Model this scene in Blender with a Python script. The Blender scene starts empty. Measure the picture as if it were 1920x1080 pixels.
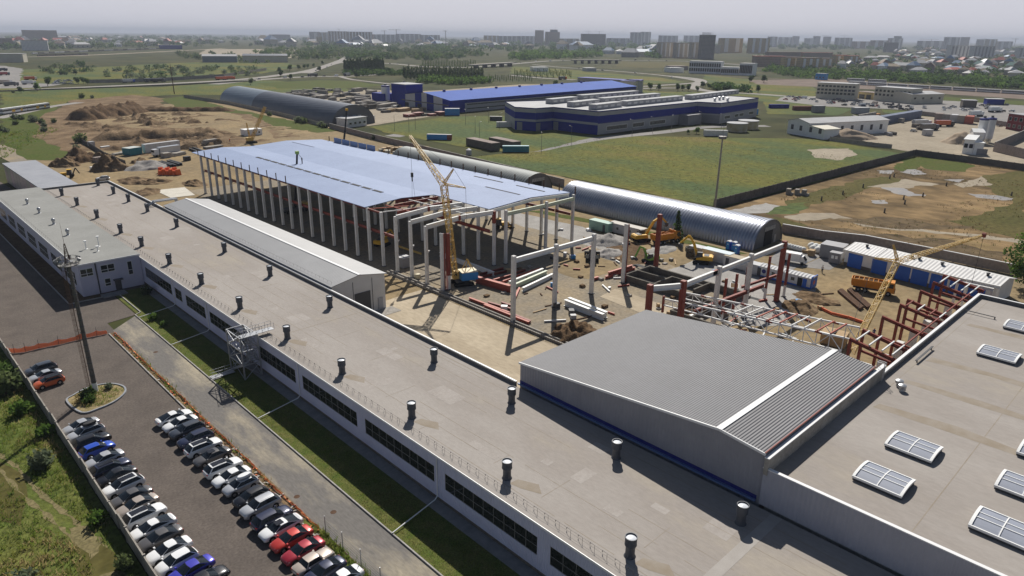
import bpy, bmesh, math, random
from mathutils import Vector, Matrix
from mathutils.geometry import tessellate_polygon
from mathutils.noise import noise as pnoise, fractal
rnd = random.Random(7)
sc = bpy.context.scene
C = sc.collection
R = math.radians
# ---------------------------------------------------------------- camera
CAMH = 52.0; HAZE = 1.0e-4
FPX, PITCH, ROLL, YAW = 1311.04, 0.346204, 0.011327, 0.76742
fwd = Vector((math.sin(YAW)*math.cos(PITCH), math.cos(YAW)*math.cos(PITCH), -math.sin(PITCH)))
r0 = Vector((math.cos(YAW), -math.sin(YAW), 0)); u0 = r0.cross(fwd)
cr, sr = math.cos(ROLL), math.sin(ROLL)
RV = r0*cr + u0*sr; UV = u0*cr - r0*sr
cam_d = bpy.data.cameras.new('camera'); cam = bpy.data.objects.new('camera', cam_d); C.objects.link(cam)
cam_d.sensor_width = 36; cam_d.lens = FPX/1920*36; cam_d.clip_start = 1; cam_d.clip_end = 80000
cam.matrix_world = Matrix(((RV.x, UV.x, -fwd.x, 0), (RV.y, UV.y, -fwd.y, 0), (RV.z, UV.z, -fwd.z, CAMH), (0, 0, 0, 1)))
sc.camera = cam
# ---------------------------------------------------------------- sky, sun, exposure
SUN_AZ = math.atan2(.735, .675)      # clockwise from +Y
SUN_EL = R(41.5)
w = bpy.data.worlds.new('World'); sc.world = w; w.use_nodes = True
nt = w.node_tree; bg = nt.nodes['Background']
sky = nt.nodes.new('ShaderNodeTexSky'); sky.sky_type = 'NISHITA'; sky.sun_disc = False
sky.sun_elevation = SUN_EL; sky.sun_rotation = SUN_AZ; sky.air_density = 1.0; sky.dust_density = 1.0; sky.ozone_density = 1.0
SKY = 0.046
tcw = nt.nodes.new('ShaderNodeTexCoord'); sxyz = nt.nodes.new('ShaderNodeSeparateXYZ'); mrw = nt.nodes.new('ShaderNodeMapRange'); mxw = nt.nodes.new('ShaderNodeMix')
mrw.interpolation_type = 'SMOOTHSTEP'; mrw.inputs[1].default_value = .05; mrw.inputs[2].default_value = .20; mrw.inputs[3].default_value = .93; mrw.inputs[4].default_value = 0
mxw.data_type = 'RGBA'; mxw.inputs[7].default_value = (.575/SKY, .575/SKY, .64/SKY, 1)      # pale dusty layer low over the horizon
nt.links.new(tcw.outputs['Generated'], sxyz.inputs[0]); nt.links.new(sxyz.outputs['Z'], mrw.inputs[0]); nt.links.new(mrw.outputs[0], mxw.inputs[0])
nt.links.new(sky.outputs[0], mxw.inputs[6]); nt.links.new(mxw.outputs[2], bg.inputs[0]); bg.inputs[1].default_value = SKY
sd = Vector((math.sin(SUN_AZ)*math.cos(SUN_EL), math.cos(SUN_AZ)*math.cos(SUN_EL), math.sin(SUN_EL)))
sl = bpy.data.lights.new('sun', 'SUN'); sl.energy = 5.0; sl.angle = R(.5); sl.color = (1, .955, .88)
so = bpy.data.objects.new('sun', sl); C.objects.link(so); so.rotation_euler = (-sd).to_track_quat('-Z', 'Y').to_euler()
sc.view_settings.view_transform = 'Standard'; sc.view_settings.look = 'None'; sc.view_settings.exposure = 0.24; sc.view_settings.gamma = 1
sc.render.engine = 'CYCLES'; sc.cycles.use_denoising = True; sc.cycles.max_bounces = 6; sc.cycles.volume_bounces = 0
sc.cycles.diffuse_bounces = 3; sc.cycles.glossy_bounces = 3; sc.cycles.caustics_reflective = False

# ---------------------------------------------------------------- helpers
def ray(x, y):
    return RV*((x-960)/FPX) - UV*((y-540)/FPX) + fwd
def at(x, y, z=0.0):                      # survey: where the sight line through a photo point meets height z
    d = ray(x, y); t = (z-CAMH)/d.z
    return Vector((d.x*t, d.y*t, z))
def lin(c):
    return tuple(((v/255)/12.92 if v/255 <= .04045 else ((v/255+.055)/1.055)**2.4) for v in c)

def M(name, c1, c2=None, scale=.5, rough=.85, metal=0., lo=.35, hi=.65, c3=None, scale2=None, amt2=.25, stretch=(1, 1, 1),
      wave=None, wdist=.02, bump=0, bscale=8, spec=.3, detail=5, coat=0, trans=0):
    m = bpy.data.materials.new(name); m.use_nodes = True
    n = m.node_tree.nodes; L = m.node_tree.links; b = n['Principled BSDF']
    b.inputs['Roughness'].default_value = rough; b.inputs['Metallic'].default_value = metal
    b.inputs['Specular IOR Level'].default_value = spec if rough < .88 else min(spec, .06)
    if coat: b.inputs['Coat Weight'].default_value = coat; b.inputs['Coat Roughness'].default_value = .08
    b.inputs['Base Color'].default_value = (*c1, 1)
    tc = n.new('ShaderNodeTexCoord')
    mp = n.new('ShaderNodeMapping'); mp.inputs['Scale'].default_value = stretch; L.new(tc.outputs['Object'], mp.inputs['Vector'])
    col = None
    if c2 is not None:
        t = n.new('ShaderNodeTexNoise'); t.inputs['Scale'].default_value = scale; t.inputs['Detail'].default_value = detail; t.inputs['Roughness'].default_value = .62
        L.new(mp.outputs[0], t.inputs['Vector'])
        cr_ = n.new('ShaderNodeValToRGB'); e = cr_.color_ramp.elements
        e[0].position = lo; e[0].color = (*c1, 1); e[1].position = hi; e[1].color = (*c2, 1)
        if c3 is not None:
            q = cr_.color_ramp.elements.new(min(.99, hi+.12)); q.color = (*c3, 1)
        L.new(t.outputs['Fac'], cr_.inputs['Fac']); col = cr_.outputs['Color']
        if scale2:
            t2 = n.new('ShaderNodeTexNoise'); t2.inputs['Scale'].default_value = scale2; t2.inputs['Detail'].default_value = 3
            L.new(mp.outputs[0], t2.inputs['Vector'])
            mr = n.new('ShaderNodeMapRange'); mr.inputs[1].default_value = .25; mr.inputs[2].default_value = .75
            mr.inputs[3].default_value = 1-amt2; mr.inputs[4].default_value = 1+amt2
            L.new(t2.outputs['Fac'], mr.inputs[0])
            mx = n.new('ShaderNodeMix'); mx.data_type = 'RGBA'; mx.blend_type = 'MULTIPLY'; mx.inputs['Factor'].default_value = 1
            L.new(col, mx.inputs[6]); L.new(mr.outputs[0], mx.inputs[7]); col = mx.outputs[2]
        L.new(col, b.inputs['Base Color'])
    hsrc = None
    if wave:
        ax, per = wave
        wv = n.new('ShaderNodeTexWave'); wv.wave_type = 'BANDS'; wv.bands_direction = ax; wv.wave_profile = 'SIN'
        wv.inputs['Scale'].default_value = 1/(per*3.18); wv.inputs['Distortion'].default_value = 0
        L.new(tc.outputs['Object'], wv.inputs['Vector']); hsrc = wv.outputs['Fac']
        bp = n.new('ShaderNodeBump'); bp.inputs['Strength'].default_value = 1; bp.inputs['Distance'].default_value = wdist
        L.new(hsrc, bp.inputs['Height']); L.new(bp.outputs[0], b.inputs['Normal'])
    elif bump:
        t3 = n.new('ShaderNodeTexNoise'); t3.inputs['Scale'].default_value = bscale; t3.inputs['Detail'].default_value = 6
        L.new(mp.outputs[0], t3.inputs['Vector'])
        bp = n.new('ShaderNodeBump'); bp.inputs['Strength'].default_value = 1; bp.inputs['Distance'].default_value = bump
        L.new(t3.outputs['Fac'], bp.inputs['Height']); L.new(bp.outputs[0], b.inputs['Normal'])
    if trans:                              # thin leaves let light through
        tl = n.new('ShaderNodeBsdfTranslucent'); ms = n.new('ShaderNodeMixShader'); ms.inputs[0].default_value = trans; tl.inputs['Color'].default_value = (*c1, 1)
        if col is not None: L.new(col, tl.inputs['Color'])
        L.new(b.outputs[0], ms.inputs[1]); L.new(tl.outputs[0], ms.inputs[2]); L.new(ms.outputs[0], n['Material Output'].inputs['Surface'])
    return m

class MB:
    def __init__(s): s.v = []; s.f = []; s.m = []
    def poly(s, pts, m=0):
        b = len(s.v); s.v += [tuple(p) for p in pts]; s.f.append(tuple(range(b, b+len(pts)))); s.m.append(m); return s
    def hexa(s, p, m=0):                  # 8 corners: bottom ring then top ring
        b = len(s.v); s.v += [tuple(q) for q in p]
        for f in ((3, 2, 1, 0), (4, 5, 6, 7), (0, 1, 5, 4), (1, 2, 6, 5), (2, 3, 7, 6), (3, 0, 4, 7)):
            s.f.append(tuple(b+i for i in f)); s.m.append(m)
        return s
    def box(s, x0, y0, z0, x1, y1, z1, m=0):
        return s.hexa([(x0, y0, z0), (x1, y0, z0), (x1, y1, z0), (x0, y1, z0), (x0, y0, z1), (x1, y0, z1), (x1, y1, z1), (x0, y1, z1)], m)
    def obox(s, c, sx, sy, sz, rz=0, m=0):  # c = centre of the base
        ca, sa = math.cos(rz), math.sin(rz)
        q = [(c[0]+a*sx/2*ca-b*sy/2*sa, c[1]+a*sx/2*sa+b*sy/2*ca) for a, b in ((-1, -1), (1, -1), (1, 1), (-1, 1))]
        return s.hexa([(*p, c[2]) for p in q]+[(*p, c[2]+sz) for p in q], m)
    def beam(s, p0, p1, w=.1, h=None, m=0, up=(0, 0, 1)):
        p0 = Vector(p0); p1 = Vector(p1); d = p1-p0
        if d.length < 1e-6: return s
        d.normalize(); u = Vector(up)
        if abs(d.dot(u)) > .98: u = Vector((1, 0, 0)) if abs(d.x) < .9 else Vector((0, 1, 0))
        a = d.cross(u).normalized()*(w/2); c = a.cross(d).normalized()*((h or w)/2)
        return s.hexa([p0-a-c, p0+a-c, p1+a-c, p1-a-c, p0-a+c, p0+a+c, p1+a+c, p1-a+c], m)
    def ibeam(s, p0, p1, w=.3, h=.5, t=.06, m=0, up=(0, 0, 1)):
        p0 = Vector(p0); p1 = Vector(p1); d = (p1-p0).normalized(); u = Vector(up)
        if abs(d.dot(u)) > .98: u = Vector((1, 0, 0))
        a = d.cross(u).normalized(); c = a.cross(d).normalized()
        o = c*(h/2-t/2)
        s.beam(p0+o, p1+o, w, t, m, up); s.beam(p0-o, p1-o, w, t, m, up); s.beam(p0, p1, t, h-2*t-.004, m, up); return s
    def tube(s, p0, p1, ra, rb=None, n=10, m=0, cap=True, mc=None):
        p0 = Vector(p0); p1 = Vector(p1); rb = ra if rb is None else rb; d = (p1-p0).normalized()
        u = Vector((0, 0, 1)) if abs(d.z) < .95 else Vector((1, 0, 0)); a = d.cross(u).normalized(); c = a.cross(d)
        b = len(s.v)
        for p, r in ((p0, ra), (p1, rb)):
            for i in range(n):
                t = 2*math.pi*i/n; s.v.append(tuple(p+a*r*math.cos(t)+c*r*math.sin(t)))
        for i in range(n):
            j = (i+1) % n; s.f.append((b+i, b+j, b+n+j, b+n+i)); s.m.append(m)
        if cap:
            s.f.append(tuple(b+i for i in range(n))); s.m.append(m if mc is None else mc); s.f.append(tuple(b+n+i for i in range(n))); s.m.append(m if mc is None else mc)
        return s
    def lathe(s, prof, c=(0, 0, 0), n=16, m=0, cap=True):
        b = len(s.v)
        for r, z in prof:
            for i in range(n):
                t = 2*math.pi*i/n; s.v.append((c[0]+r*math.cos(t), c[1]+r*math.sin(t), c[2]+z))
        for k in range(len(prof)-1):
            for i in range(n):
                j = (i+1) % n; s.f.append((b+k*n+i, b+k*n+j, b+(k+1)*n+j, b+(k+1)*n+i)); s.m.append(m)
        if cap:
            s.f.append(tuple(b+i for i in range(n))); s.m.append(m); s.f.append(tuple(b+(len(prof)-1)*n+i for i in range(n))); s.m.append(m)
        return s
    def extr(s, pts, vec, m=0, mcap=None):  # closed 3-D outline pushed along vec
        n = len(pts); b = len(s.v); vec = Vector(vec)
        s.v += [tuple(p) for p in pts]+[tuple(Vector(p)+vec) for p in pts]
        for i in range(n):
            j = (i+1) % n; s.f.append((b+i, b+j, b+n+j, b+n+i)); s.m.append(m)
        mc = m if mcap is None else mcap
        s.f.append(tuple(b+i for i in range(n))); s.m.append(mc); s.f.append(tuple(b+n+i for i in range(n))); s.m.append(mc); return s
    def strip(s, rows, m=0):               # rows of points joined by quads
        n = len(rows[0]); b = len(s.v)
        for r in rows: s.v += [tuple(p) for p in r]
        for k in range(len(rows)-1):
            for i in range(n-1):
                s.f.append((b+k*n+i, b+k*n+i+1, b+(k+1)*n+i+1, b+(k+1)*n+i)); s.m.append(m)
        return s
    def lattice(s, p0, p1, w0, w1, n, t=.08, m=0, tb=None):  # four chords with zig-zag bracing
        p0 = Vector(p0); p1 = Vector(p1); d = (p1-p0).normalized(); tb = tb or t*.7
        u = Vector((0, 0, 1)) if abs(d.z) < .9 else Vector((1, 0, 0)); a = d.cross(u).normalized(); c = a.cross(d)
        rings = []
        for i in range(n+1):
            f = i/n; p = p0.lerp(p1, f); r = (w0+(w1-w0)*f)/2
            rings.append([p+a*r*x+c*r*y for x, y in ((-1, -1), (1, -1), (1, 1), (-1, 1))])
        for k in range(4): s.beam(rings[0][k], rings[-1][k], t, t, m)
        for i in range(n):
            for k in range(4):
                j = (k+1) % 4
                s.beam(rings[i][k], rings[i+1][j], tb, tb, m) if (i+k) % 2 else s.beam(rings[i][j], rings[i+1][k], tb, tb, m)
                if i: s.beam(rings[i][k], rings[i][j], tb, tb, m)
        return s
    def build(s, name, mats, parent=None, loc=None, smooth=False, world=False, recalc=True):
        if not isinstance(mats, (list, tuple)): mats = [mats]
        if parent is None and loc is None:  # top-level mesh: put its origin at its own base
            xs = [p[0] for p in s.v]; ys = [p[1] for p in s.v]; zs = [p[2] for p in s.v]
            loc = Vector(((min(xs)+max(xs))/2, (min(ys)+max(ys))/2, min(zs)))
        off = Vector((0, 0, 0))
        if parent is None: off = Vector(loc)
        elif world:
            q = parent
            while q is not None: off = off+q.location; q = q.parent
        me = bpy.data.meshes.new(name); me.from_pydata([(p[0]-off.x, p[1]-off.y, p[2]-off.z) for p in s.v], [], s.f)
        for mm in mats: me.materials.append(mm)
        me.polygons.foreach_set('material_index', s.m)
        if recalc:
            bm = bmesh.new(); bm.from_mesh(me); bmesh.ops.recalc_face_normals(bm, faces=bm.faces); bm.to_mesh(me); bm.free()
        if smooth:
            bm = bmesh.new(); bm.from_mesh(me); bmesh.ops.remove_doubles(bm, verts=bm.verts, dist=.0005); bm.to_mesh(me); bm.free()
            me.polygons.foreach_set('use_smooth', [True]*len(me.polygons)); me.set_sharp_from_angle(angle=R(smooth if smooth > 1 else 35))
        o = bpy.data.objects.new(name, me); C.objects.link(o)
        if parent is None: o.location = loc
        else: o.parent = parent
        return o

def tag(o, label=None, cat=None, group=None, kind=None):
    if label: o['label'] = label
    if cat: o['category'] = cat
    if group: o['group'] = group
    if kind or label: o['kind'] = kind or 'thing'
    return o
def thing(name, label, cat, loc=(0, 0, 0), rz=0, group=None):
    o = bpy.data.objects.new(name, None); C.objects.link(o); o.location = loc; o.rotation_euler = (0, 0, rz); o.empty_display_size = .5
    return tag(o, label, cat, group)
KIDS = {}
def kids(o):
    return [c for c in C.objects if c.parent is o] if o not in KIDS else KIDS[o]
def proto(o):
    ch = [c for c in C.objects if c.parent is o]; KIDS[o] = ch
    for c in ch: KIDS[c] = [g for g in C.objects if g.parent is c]
    return o
def dup(root, loc, rz=0, label=None, group=None, sc_=None, swap=None):
    r = root.copy(); C.objects.link(r); r.location = loc; r.rotation_euler = (0, 0, rz)
    if sc_: r.scale = sc_
    if label: r['label'] = label
    if group: r['group'] = group
    def paint(o):
        if swap and o.data:
            for i, s_ in enumerate(o.material_slots):
                if s_.material and s_.material.name in swap: s_.link = 'OBJECT'; s_.material = swap[s_.material.name]
    paint(r)
    for ch in KIDS.get(root, []):
        c = ch.copy(); C.objects.link(c); c.parent = r; paint(c)
        for g in KIDS.get(ch, []):
            d = g.copy(); C.objects.link(d); d.parent = c; paint(d)
    return r
ORD = ['first', 'second', 'third', 'fourth', 'fifth', 'sixth', 'seventh', 'eighth', 'ninth', 'tenth', 'eleventh', 'twelfth', 'thirteenth', 'fourteenth',
       'fifteenth', 'sixteenth', 'seventeenth', 'eighteenth', 'nineteenth', 'twentieth', 'twenty-first', 'twenty-second', 'twenty-third', 'twenty-fourth']

def rough_loop(pts, jit, step):
    out = []; n = len(pts)
    for i in range(n):
        a = Vector(pts[i][:2]); b = Vector(pts[(i+1) % n][:2]); L = (b-a).length; k = max(1, min(60, int(L/step)))
        nrm = Vector((-(b-a).y, (b-a).x)).normalized() if L > 0 else Vector((0, 0))
        for j in range(k):
            p = a.lerp(b, j/k)
            o = jit*(pnoise(Vector((p.x/step/2.3, p.y/step/2.3, 3.1)))+.5*pnoise(Vector((p.x/step, p.y/step, 9.7))))*1.6 if jit else 0
            out.append(p+nrm*o)
    return out
_zc = [0]
def sheet(name, pts, mat, z, jit=0, step=3, holes=None):
    """a flat ground sheet with an outline that wavers by jit metres"""
    _zc[0] += 1; z = z+.0006*(_zc[0] % 60)
    loop = rough_loop(pts, jit, step) if jit else [Vector(p[:2]) for p in pts]
    tris = tessellate_polygon([[Vector((p.x, p.y, 0)) for p in loop]])
    me = bpy.data.meshes.new(name); me.from_pydata([(p.x, p.y, z) for p in loop], [], [tuple(t) for t in tris]); me.materials.append(mat)
    bm = bmesh.new(); bm.from_mesh(me)
    for f in bm.faces:
        f.normal_update()
        if f.normal.z < 0: f.normal_flip()
    bm.to_mesh(me); bm.free()
    o = bpy.data.objects.new(name, me); C.objects.link(o); o['kind'] = 'structure'; return o
def px(*p): return [at(*q) for q in p]
def path_strip(name, ppx, width, mat, z, world=False):
    """a road of constant width along a smoothed line of survey points"""
    P = [Vector(p) for p in ppx] if world else [at(*p) for p in ppx]
    Q = []
    for i in range(len(P)-1):
        a, b, c_, d = P[max(i-1, 0)], P[i], P[i+1], P[min(i+2, len(P)-1)]
        for k in range(8):
            t = k/8; Q.append(.5*((2*b)+(c_-a)*t+(2*a-5*b+4*c_-d)*t*t+(3*b-a-3*c_+d)*t**3))
    Q.append(P[-1]); l, r = [], []
    for i, p in enumerate(Q):
        d = (Q[min(i+1, len(Q)-1)]-Q[max(i-1, 0)]); d.z = 0; d.normalize(); n = Vector((-d.y, d.x, 0))*width/2
        l.append((p.x+n.x, p.y+n.y, z)); r.append((p.x-n.x, p.y-n.y, z))
    o = MB().strip([l, r]).build(name, mat, loc=(0, 0, 0)); o['kind'] = 'structure'; return o, Q
# ---------------------------------------------------------------- materials
m_plain = M('dry_grassland', (.069, .065, .024), (.035, .043, .014), .008, rough=.95, lo=.38, hi=.58, c3=(.095, .078, .040), scale2=.03, amt2=.45, detail=8)
m_asph = M('lot_asphalt', (.101, .086, .076), (.129, .109, .095), .22, rough=.9, scale2=3.5, amt2=.22, bump=.01, detail=8)
m_road = M('worn_road', (.158, .148, .138), (.36, .315, .235), .13, lo=.46, hi=.68, rough=.9, scale2=2.5, amt2=.16, stretch=(1.6, .45, 1), detail=7)
m_kerb = M('kerb_concrete', (.40, .38, .355), (.30, .285, .265), 1.5, rough=.9)
m_lawn = M('lawn_grass', (.068, .098, .019), (.122, .119, .038), .55, rough=.95, scale2=6, amt2=.5, bump=.06, bscale=9, detail=8)
m_weed = M('weed_field', (.075, .105, .022), (.125, .130, .036), .10, rough=.95, c3=(.20, .155, .075), scale2=1.4, amt2=.45, bump=.12, bscale=3, detail=9)
m_apron = M('apron_concrete', (.20, .195, .19), (.27, .26, .25), .8, rough=.9)
m_site = M('site_dirt', (.285, .212, .118), (.205, .158, .095), .05, rough=.95, c3=(.335, .258, .158), scale2=.55, amt2=.22, bump=.1, bscale=1.3, detail=9)
m_sitegrey = M('site_grey_dirt', (.215, .190, .155), (.290, .235, .160), .11, rough=.95, scale2=1.4, amt2=.25, bump=.07, bscale=2, detail=9)
m_gravel = M('pale_gravel', (.36, .345, .325), (.285, .27, .25), .25, rough=.95, scale2=5, amt2=.3, bump=.05, bscale=6, detail=8)
m_pale = M('pale_concrete_road', (.455, .385, .285), (.345, .285, .205), .09, rough=.9, scale2=1.2, amt2=.14, stretch=(1.5, .5, 1), detail=8)
m_green = M('green_field', (.070, .098, .036), (.118, .118, .026), .016, lo=.40, hi=.56, rough=.95, c3=(.155, .122, .04), scale2=.5, amt2=.42, stretch=(1.3, .7, 1), bump=.12, bscale=1.0, detail=10)
m_mud = M('muddy_field', (.093, .063, .029), (.246, .166, .083), .020, lo=.40, hi=.60, rough=.9, c3=(.121, .101, .037), scale2=.16, amt2=.35, stretch=(1.2, .7, 1), bump=.1, bscale=1, detail=10)
m_mudgrass = M('mud_grass', (.075, .071, .022), (.101, .085, .029), .06, rough=.95, scale2=.8, amt2=.35, detail=8)
m_bright = M('bright_grass', (.060, .086, .014), (.081, .086, .022), .09, rough=.95, scale2=.9, amt2=.35, detail=8)
m_water = M('puddle', (.20, .19, .185), (.31, .27, .23), .3, rough=.35, spec=.5)
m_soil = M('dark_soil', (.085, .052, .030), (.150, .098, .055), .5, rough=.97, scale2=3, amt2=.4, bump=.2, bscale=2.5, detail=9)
m_soil2 = M('brown_earth', (.102, .066, .038), (.234, .164, .097), .10, rough=.97, scale2=1.2, amt2=.35, bump=.25, bscale=1.1, detail=10)
m_sandpile = M('sand', (.30, .235, .17), (.36, .29, .22), .4, rough=.97, scale2=3, amt2=.15, detail=7)
m_greypile = M('gravel_pile', (.24, .225, .215), (.33, .31, .29), .5, rough=.97, scale2=4, amt2=.3, detail=7)
m_yard = M('pale_yard', (.340, .293, .225), (.264, .225, .170), .03, rough=.95, scale2=.4, amt2=.15, detail=8)
m_greyroad = M('grey_road', (.215, .205, .198), (.265, .25, .235), .06, rough=.9, scale2=.8, amt2=.12, detail=7)
m_paleroad = M('far_road', (.306, .285, .259), (.255, .238, .221), .03, rough=.9, detail=5)
m_bal = M('rail_ballast', (.15, .115, .095), (.21, .165, .135), .06, rough=.95, detail=6)
m_conc = M('precast_concrete', (.36, .335, .30), (.27, .25, .225), .6, rough=.92, scale2=3, amt2=.15)
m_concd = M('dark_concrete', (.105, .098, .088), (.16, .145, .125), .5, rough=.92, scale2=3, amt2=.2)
m_fence = M('boundary_concrete', (.34, .31, .27), (.255, .235, .21), .35, rough=.93, scale2=2.5, amt2=.18)
m_fenced = M('weathered_concrete', (.10, .092, .086), (.145, .132, .12), .15, rough=.93, scale2=2, amt2=.2)
m_fencep = M('pinkish_wall', (.32, .27, .245), (.245, .205, .19), .12, rough=.93, scale2=1.5, amt2=.18)
m_roof = M('felt_roof', (.340, .312, .287), (.298, .269, .244), .06, lo=.40, hi=.58, c3=(.336, .300, .254), rough=.92, scale2=2.2, amt2=.07, stretch=(1.6, .55, 1), detail=9)
m_roofg = M('green_grey_felt', (.290, .290, .277), (.251, .251, .238), .12, rough=.92, scale2=2.5, amt2=.07, detail=8)
m_stain = M('roof_stain', (.258, .217, .168), (.307, .271, .230), .5, rough=.92, detail=8)
m_wallY = M('ribbed_lilac_shade_wall', (.56, .575, .72), (.51, .525, .66), .3, rough=.55, wave=('Y', .35), wdist=.05)  # wall colour turned bluer to carry the blue sky fill of its shaded side
m_wallX = M('ribbed_lilac_wall_end', (.60, .60, .67), (.55, .55, .62), .3, rough=.6, wave=('X', .35), wdist=.02)
m_plinth = M('plinth', (.12, .105, .09), (.165, .145, .125), 1, rough=.9)
m_white = M('white_paint', (.80, .80, .79), (.73, .73, .72), .6, rough=.5)
m_white2 = M('white_trim', (.74, .74, .74), rough=.45)
m_parap = M('parapet_felt', (.10, .10, .105), (.14, .14, .14), .7, rough=.8)
m_glass = M('dark_glass', (.018, .022, .022), rough=.06, spec=.6)
m_frame = M('grey_frame', (.20, .195, .18), rough=.5)
m_framew = M('white_frame', (.66, .66, .66), rough=.5)
m_vent = M('vent_sheet', (.062, .068, .082), (.078, .085, .10), 2, rough=.55)
m_ventlid = M('vent_lid', (.62, .65, .70), rough=.35)
m_metal = M('galvanised_steel', (.42, .43, .45), (.34, .35, .37), 2, rough=.45, metal=.6)
m_rail = M('thin_rail', (.20, .19, .18), rough=.6, metal=.3)
m_b4w = M('ribbed_grey_wall', (.285, .285, .315), (.255, .255, .285), .4, rough=.5, wave=('Y', .5), wdist=.05)
m_b4r = M('ribbed_grey_roof', (.163, .163, .173), (.148, .148, .156), .12, rough=.6, wave=('Y', .33), wdist=.06, scale2=1.5, amt2=.05)
m_b5w = M('ribbed_light_wall', (.40, .40, .45), (.36, .36, .41), .4, rough=.5, wave=('Y', .5), wdist=.06)
m_navy = M('navy_band', (.012, .018, .16), rough=.45)
m_b2r = M('ribbed_shed_roof', (.315, .315, .32), (.285, .285, .29), .2, rough=.5, wave=('Y', .6), wdist=.05)
m_b2w = M('shed_panel', (.62, .61, .60), (.56, .55, .54), .4, rough=.6)
m_dark = M('dark_opening', (.018, .018, .02), rough=.8)
m_dkgrey = M('dark_grey_paint', (.07, .07, .075), rough=.6)
m_hall = M('hall_sheet', (.229, .292, .447), (.202, .260, .408), .12, rough=.7, metal=0, wave=('X', .55), wdist=.03, scale2=1.2, amt2=.05)
m_colw = M('column_white', (.66, .645, .62), (.55, .535, .515), .5, rough=.8, scale2=3, amt2=.08)
m_red = M('primer_red', (.23, .048, .030), (.185, .036, .024), .8, rough=.6)
m_redl = M('fresh_primer', (.42, .105, .065), (.34, .075, .048), .8, rough=.6)
m_steelw = M('steel_white', (.72, .72, .70), (.64, .64, .63), .8, rough=.55)
m_pale_g = M('pale_green_steel', (.52, .57, .44), rough=.6)
m_black = M('black_paint', (.018, .018, .02), rough=.45)
m_rubber = M('rubber', (.02, .02, .02), rough=.9)
m_yel = M('crane_yellow', (.62, .42, .12), (.52, .345, .09), 1.2, rough=.5)
m_ylw = M('digger_yellow', (.72, .42, .035), (.62, .35, .03), 1, rough=.45)
m_ora = M('truck_orange', (.70, .27, .018), (.60, .215, .015), 1, rough=.45)
m_blue = M('machine_blue', (.035, .24, .56), rough=.45)
m_door = M('garage_blue', (.025, .125, .52), (.02, .105, .45), .6, rough=.5)
m_cobalt = M('cobalt_sheet', (.005, .018, .24), (.004, .014, .20), .15, rough=.7, spec=.15)
m_cobroof = M('cobalt_roof', (.050, .115, .42), (.043, .10, .37), .06, rough=.8, spec=.1)
m_gsheet = M('grey_sheet', (.34, .335, .345), (.30, .295, .305), .2, rough=.5)
m_gsheetd = M('grey_sheet_low', (.24, .235, .245), (.21, .205, .215), .2, rough=.55)
m_lroof = M('light_roof', (.44, .44, .45), (.38, .38, .385), .15, rough=.8, spec=.15)
m_silver = M('ribbed_silver', (.312, .328, .374), (.265, .281, .328), .3, rough=.34, metal=.8, wave=('Y', .9), wdist=.16)
m_silver2 = M('ribbed_silver_dull', (.158, .174, .173), (.134, .149, .149), .3, rough=.6, metal=.15, wave=('Y', 1.2), wdist=.14)
m_hangd = M('dark_hangar_sheet', (.062, .072, .095), (.05, .058, .078), .2, rough=.45, metal=.3, wave=('X', 1.5), wdist=.06)
m_hangb = M('bluegrey_hangar_sheet', (.155, .19, .225), (.135, .165, .2), .2, rough=.42, metal=.3, wave=('X', 1.5), wdist=.06)
m_hangend = M('hangar_end', (.135, .135, .14), (.11, .11, .115), .3, rough=.6)
m_teal = M('teal_paint', (.03, .21, .26), (.025, .17, .21), .6, rough=.5)
m_mint = M('mint_paint', (.22, .36, .30), (.27, .40, .33), .8, rough=.6)
m_contg = M('container_grey', (.46, .46, .47), (.38, .38, .39), .8, rough=.6)
m_contw = M('container_white', (.70, .68, .64), (.58, .55, .52), .5, rough=.6)
m_cream = M('cream_wall', (.56, .52, .42), (.50, .46, .37), .1, rough=.8)
m_brickr = M('dark_red_wall', (.17, .022, .028), (.14, .018, .024), .3, rough=.8)
m_bag = M('white_bag', (.72, .72, .70), (.60, .60, .58), 1.5, rough=.7)
m_wood = M('timber', (.42, .30, .165), (.33, .22, .115), 1.5, rough=.8)
m_woodd = M('dark_sleeper', (.085, .05, .035), (.12, .075, .05), 1, rough=.9)
m_orange = M('orange_plastic', (.80, .17, .04), (.70, .13, .03), .8, rough=.6)
m_net = M('orange_net', (.72, .16, .06), (.55, .12, .05), 1.5, rough=.8)
m_trunk = M('bark', (.09, .065, .045), rough=.95)
def leafmat(n, a, b, s=.6): return M(n, a, b, s, rough=.9, lo=.38, hi=.62, detail=3, trans=.5, spec=.1)
m_leaf = [leafmat('foliage_mid', (.046, .090, .022), (.093, .147, .034)), leafmat('foliage_dark', (.031, .062, .022), (.062, .102, .031)),
          leafmat('foliage_olive', (.081, .109, .043), (.132, .163, .065)), leafmat('foliage_bright', (.070, .136, .025), (.132, .202, .043)),
          leafmat('foliage_grey', (.096, .124, .074), (.155, .178, .109))]
m_wood_far = M('thicket', (.039, .064, .022), (.081, .118, .039), .02, rough=.95, scale2=.12, amt2=.35, detail=8)
m_darkmud = M('dark_mud', (.085, .060, .033), (.15, .108, .06), .06, rough=.92, scale2=.4, amt2=.4, stretch=(1.2, .7, 1), detail=9)
m_rut = M('straw_rut', (.20, .165, .085), (.145, .125, .06), .8, rough=.95, scale2=3, amt2=.4)
m_patch = M('felt_patch', (.365, .335, .31), (.325, .295, .27), .4, rough=.92, scale2=3, amt2=.08)
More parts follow.
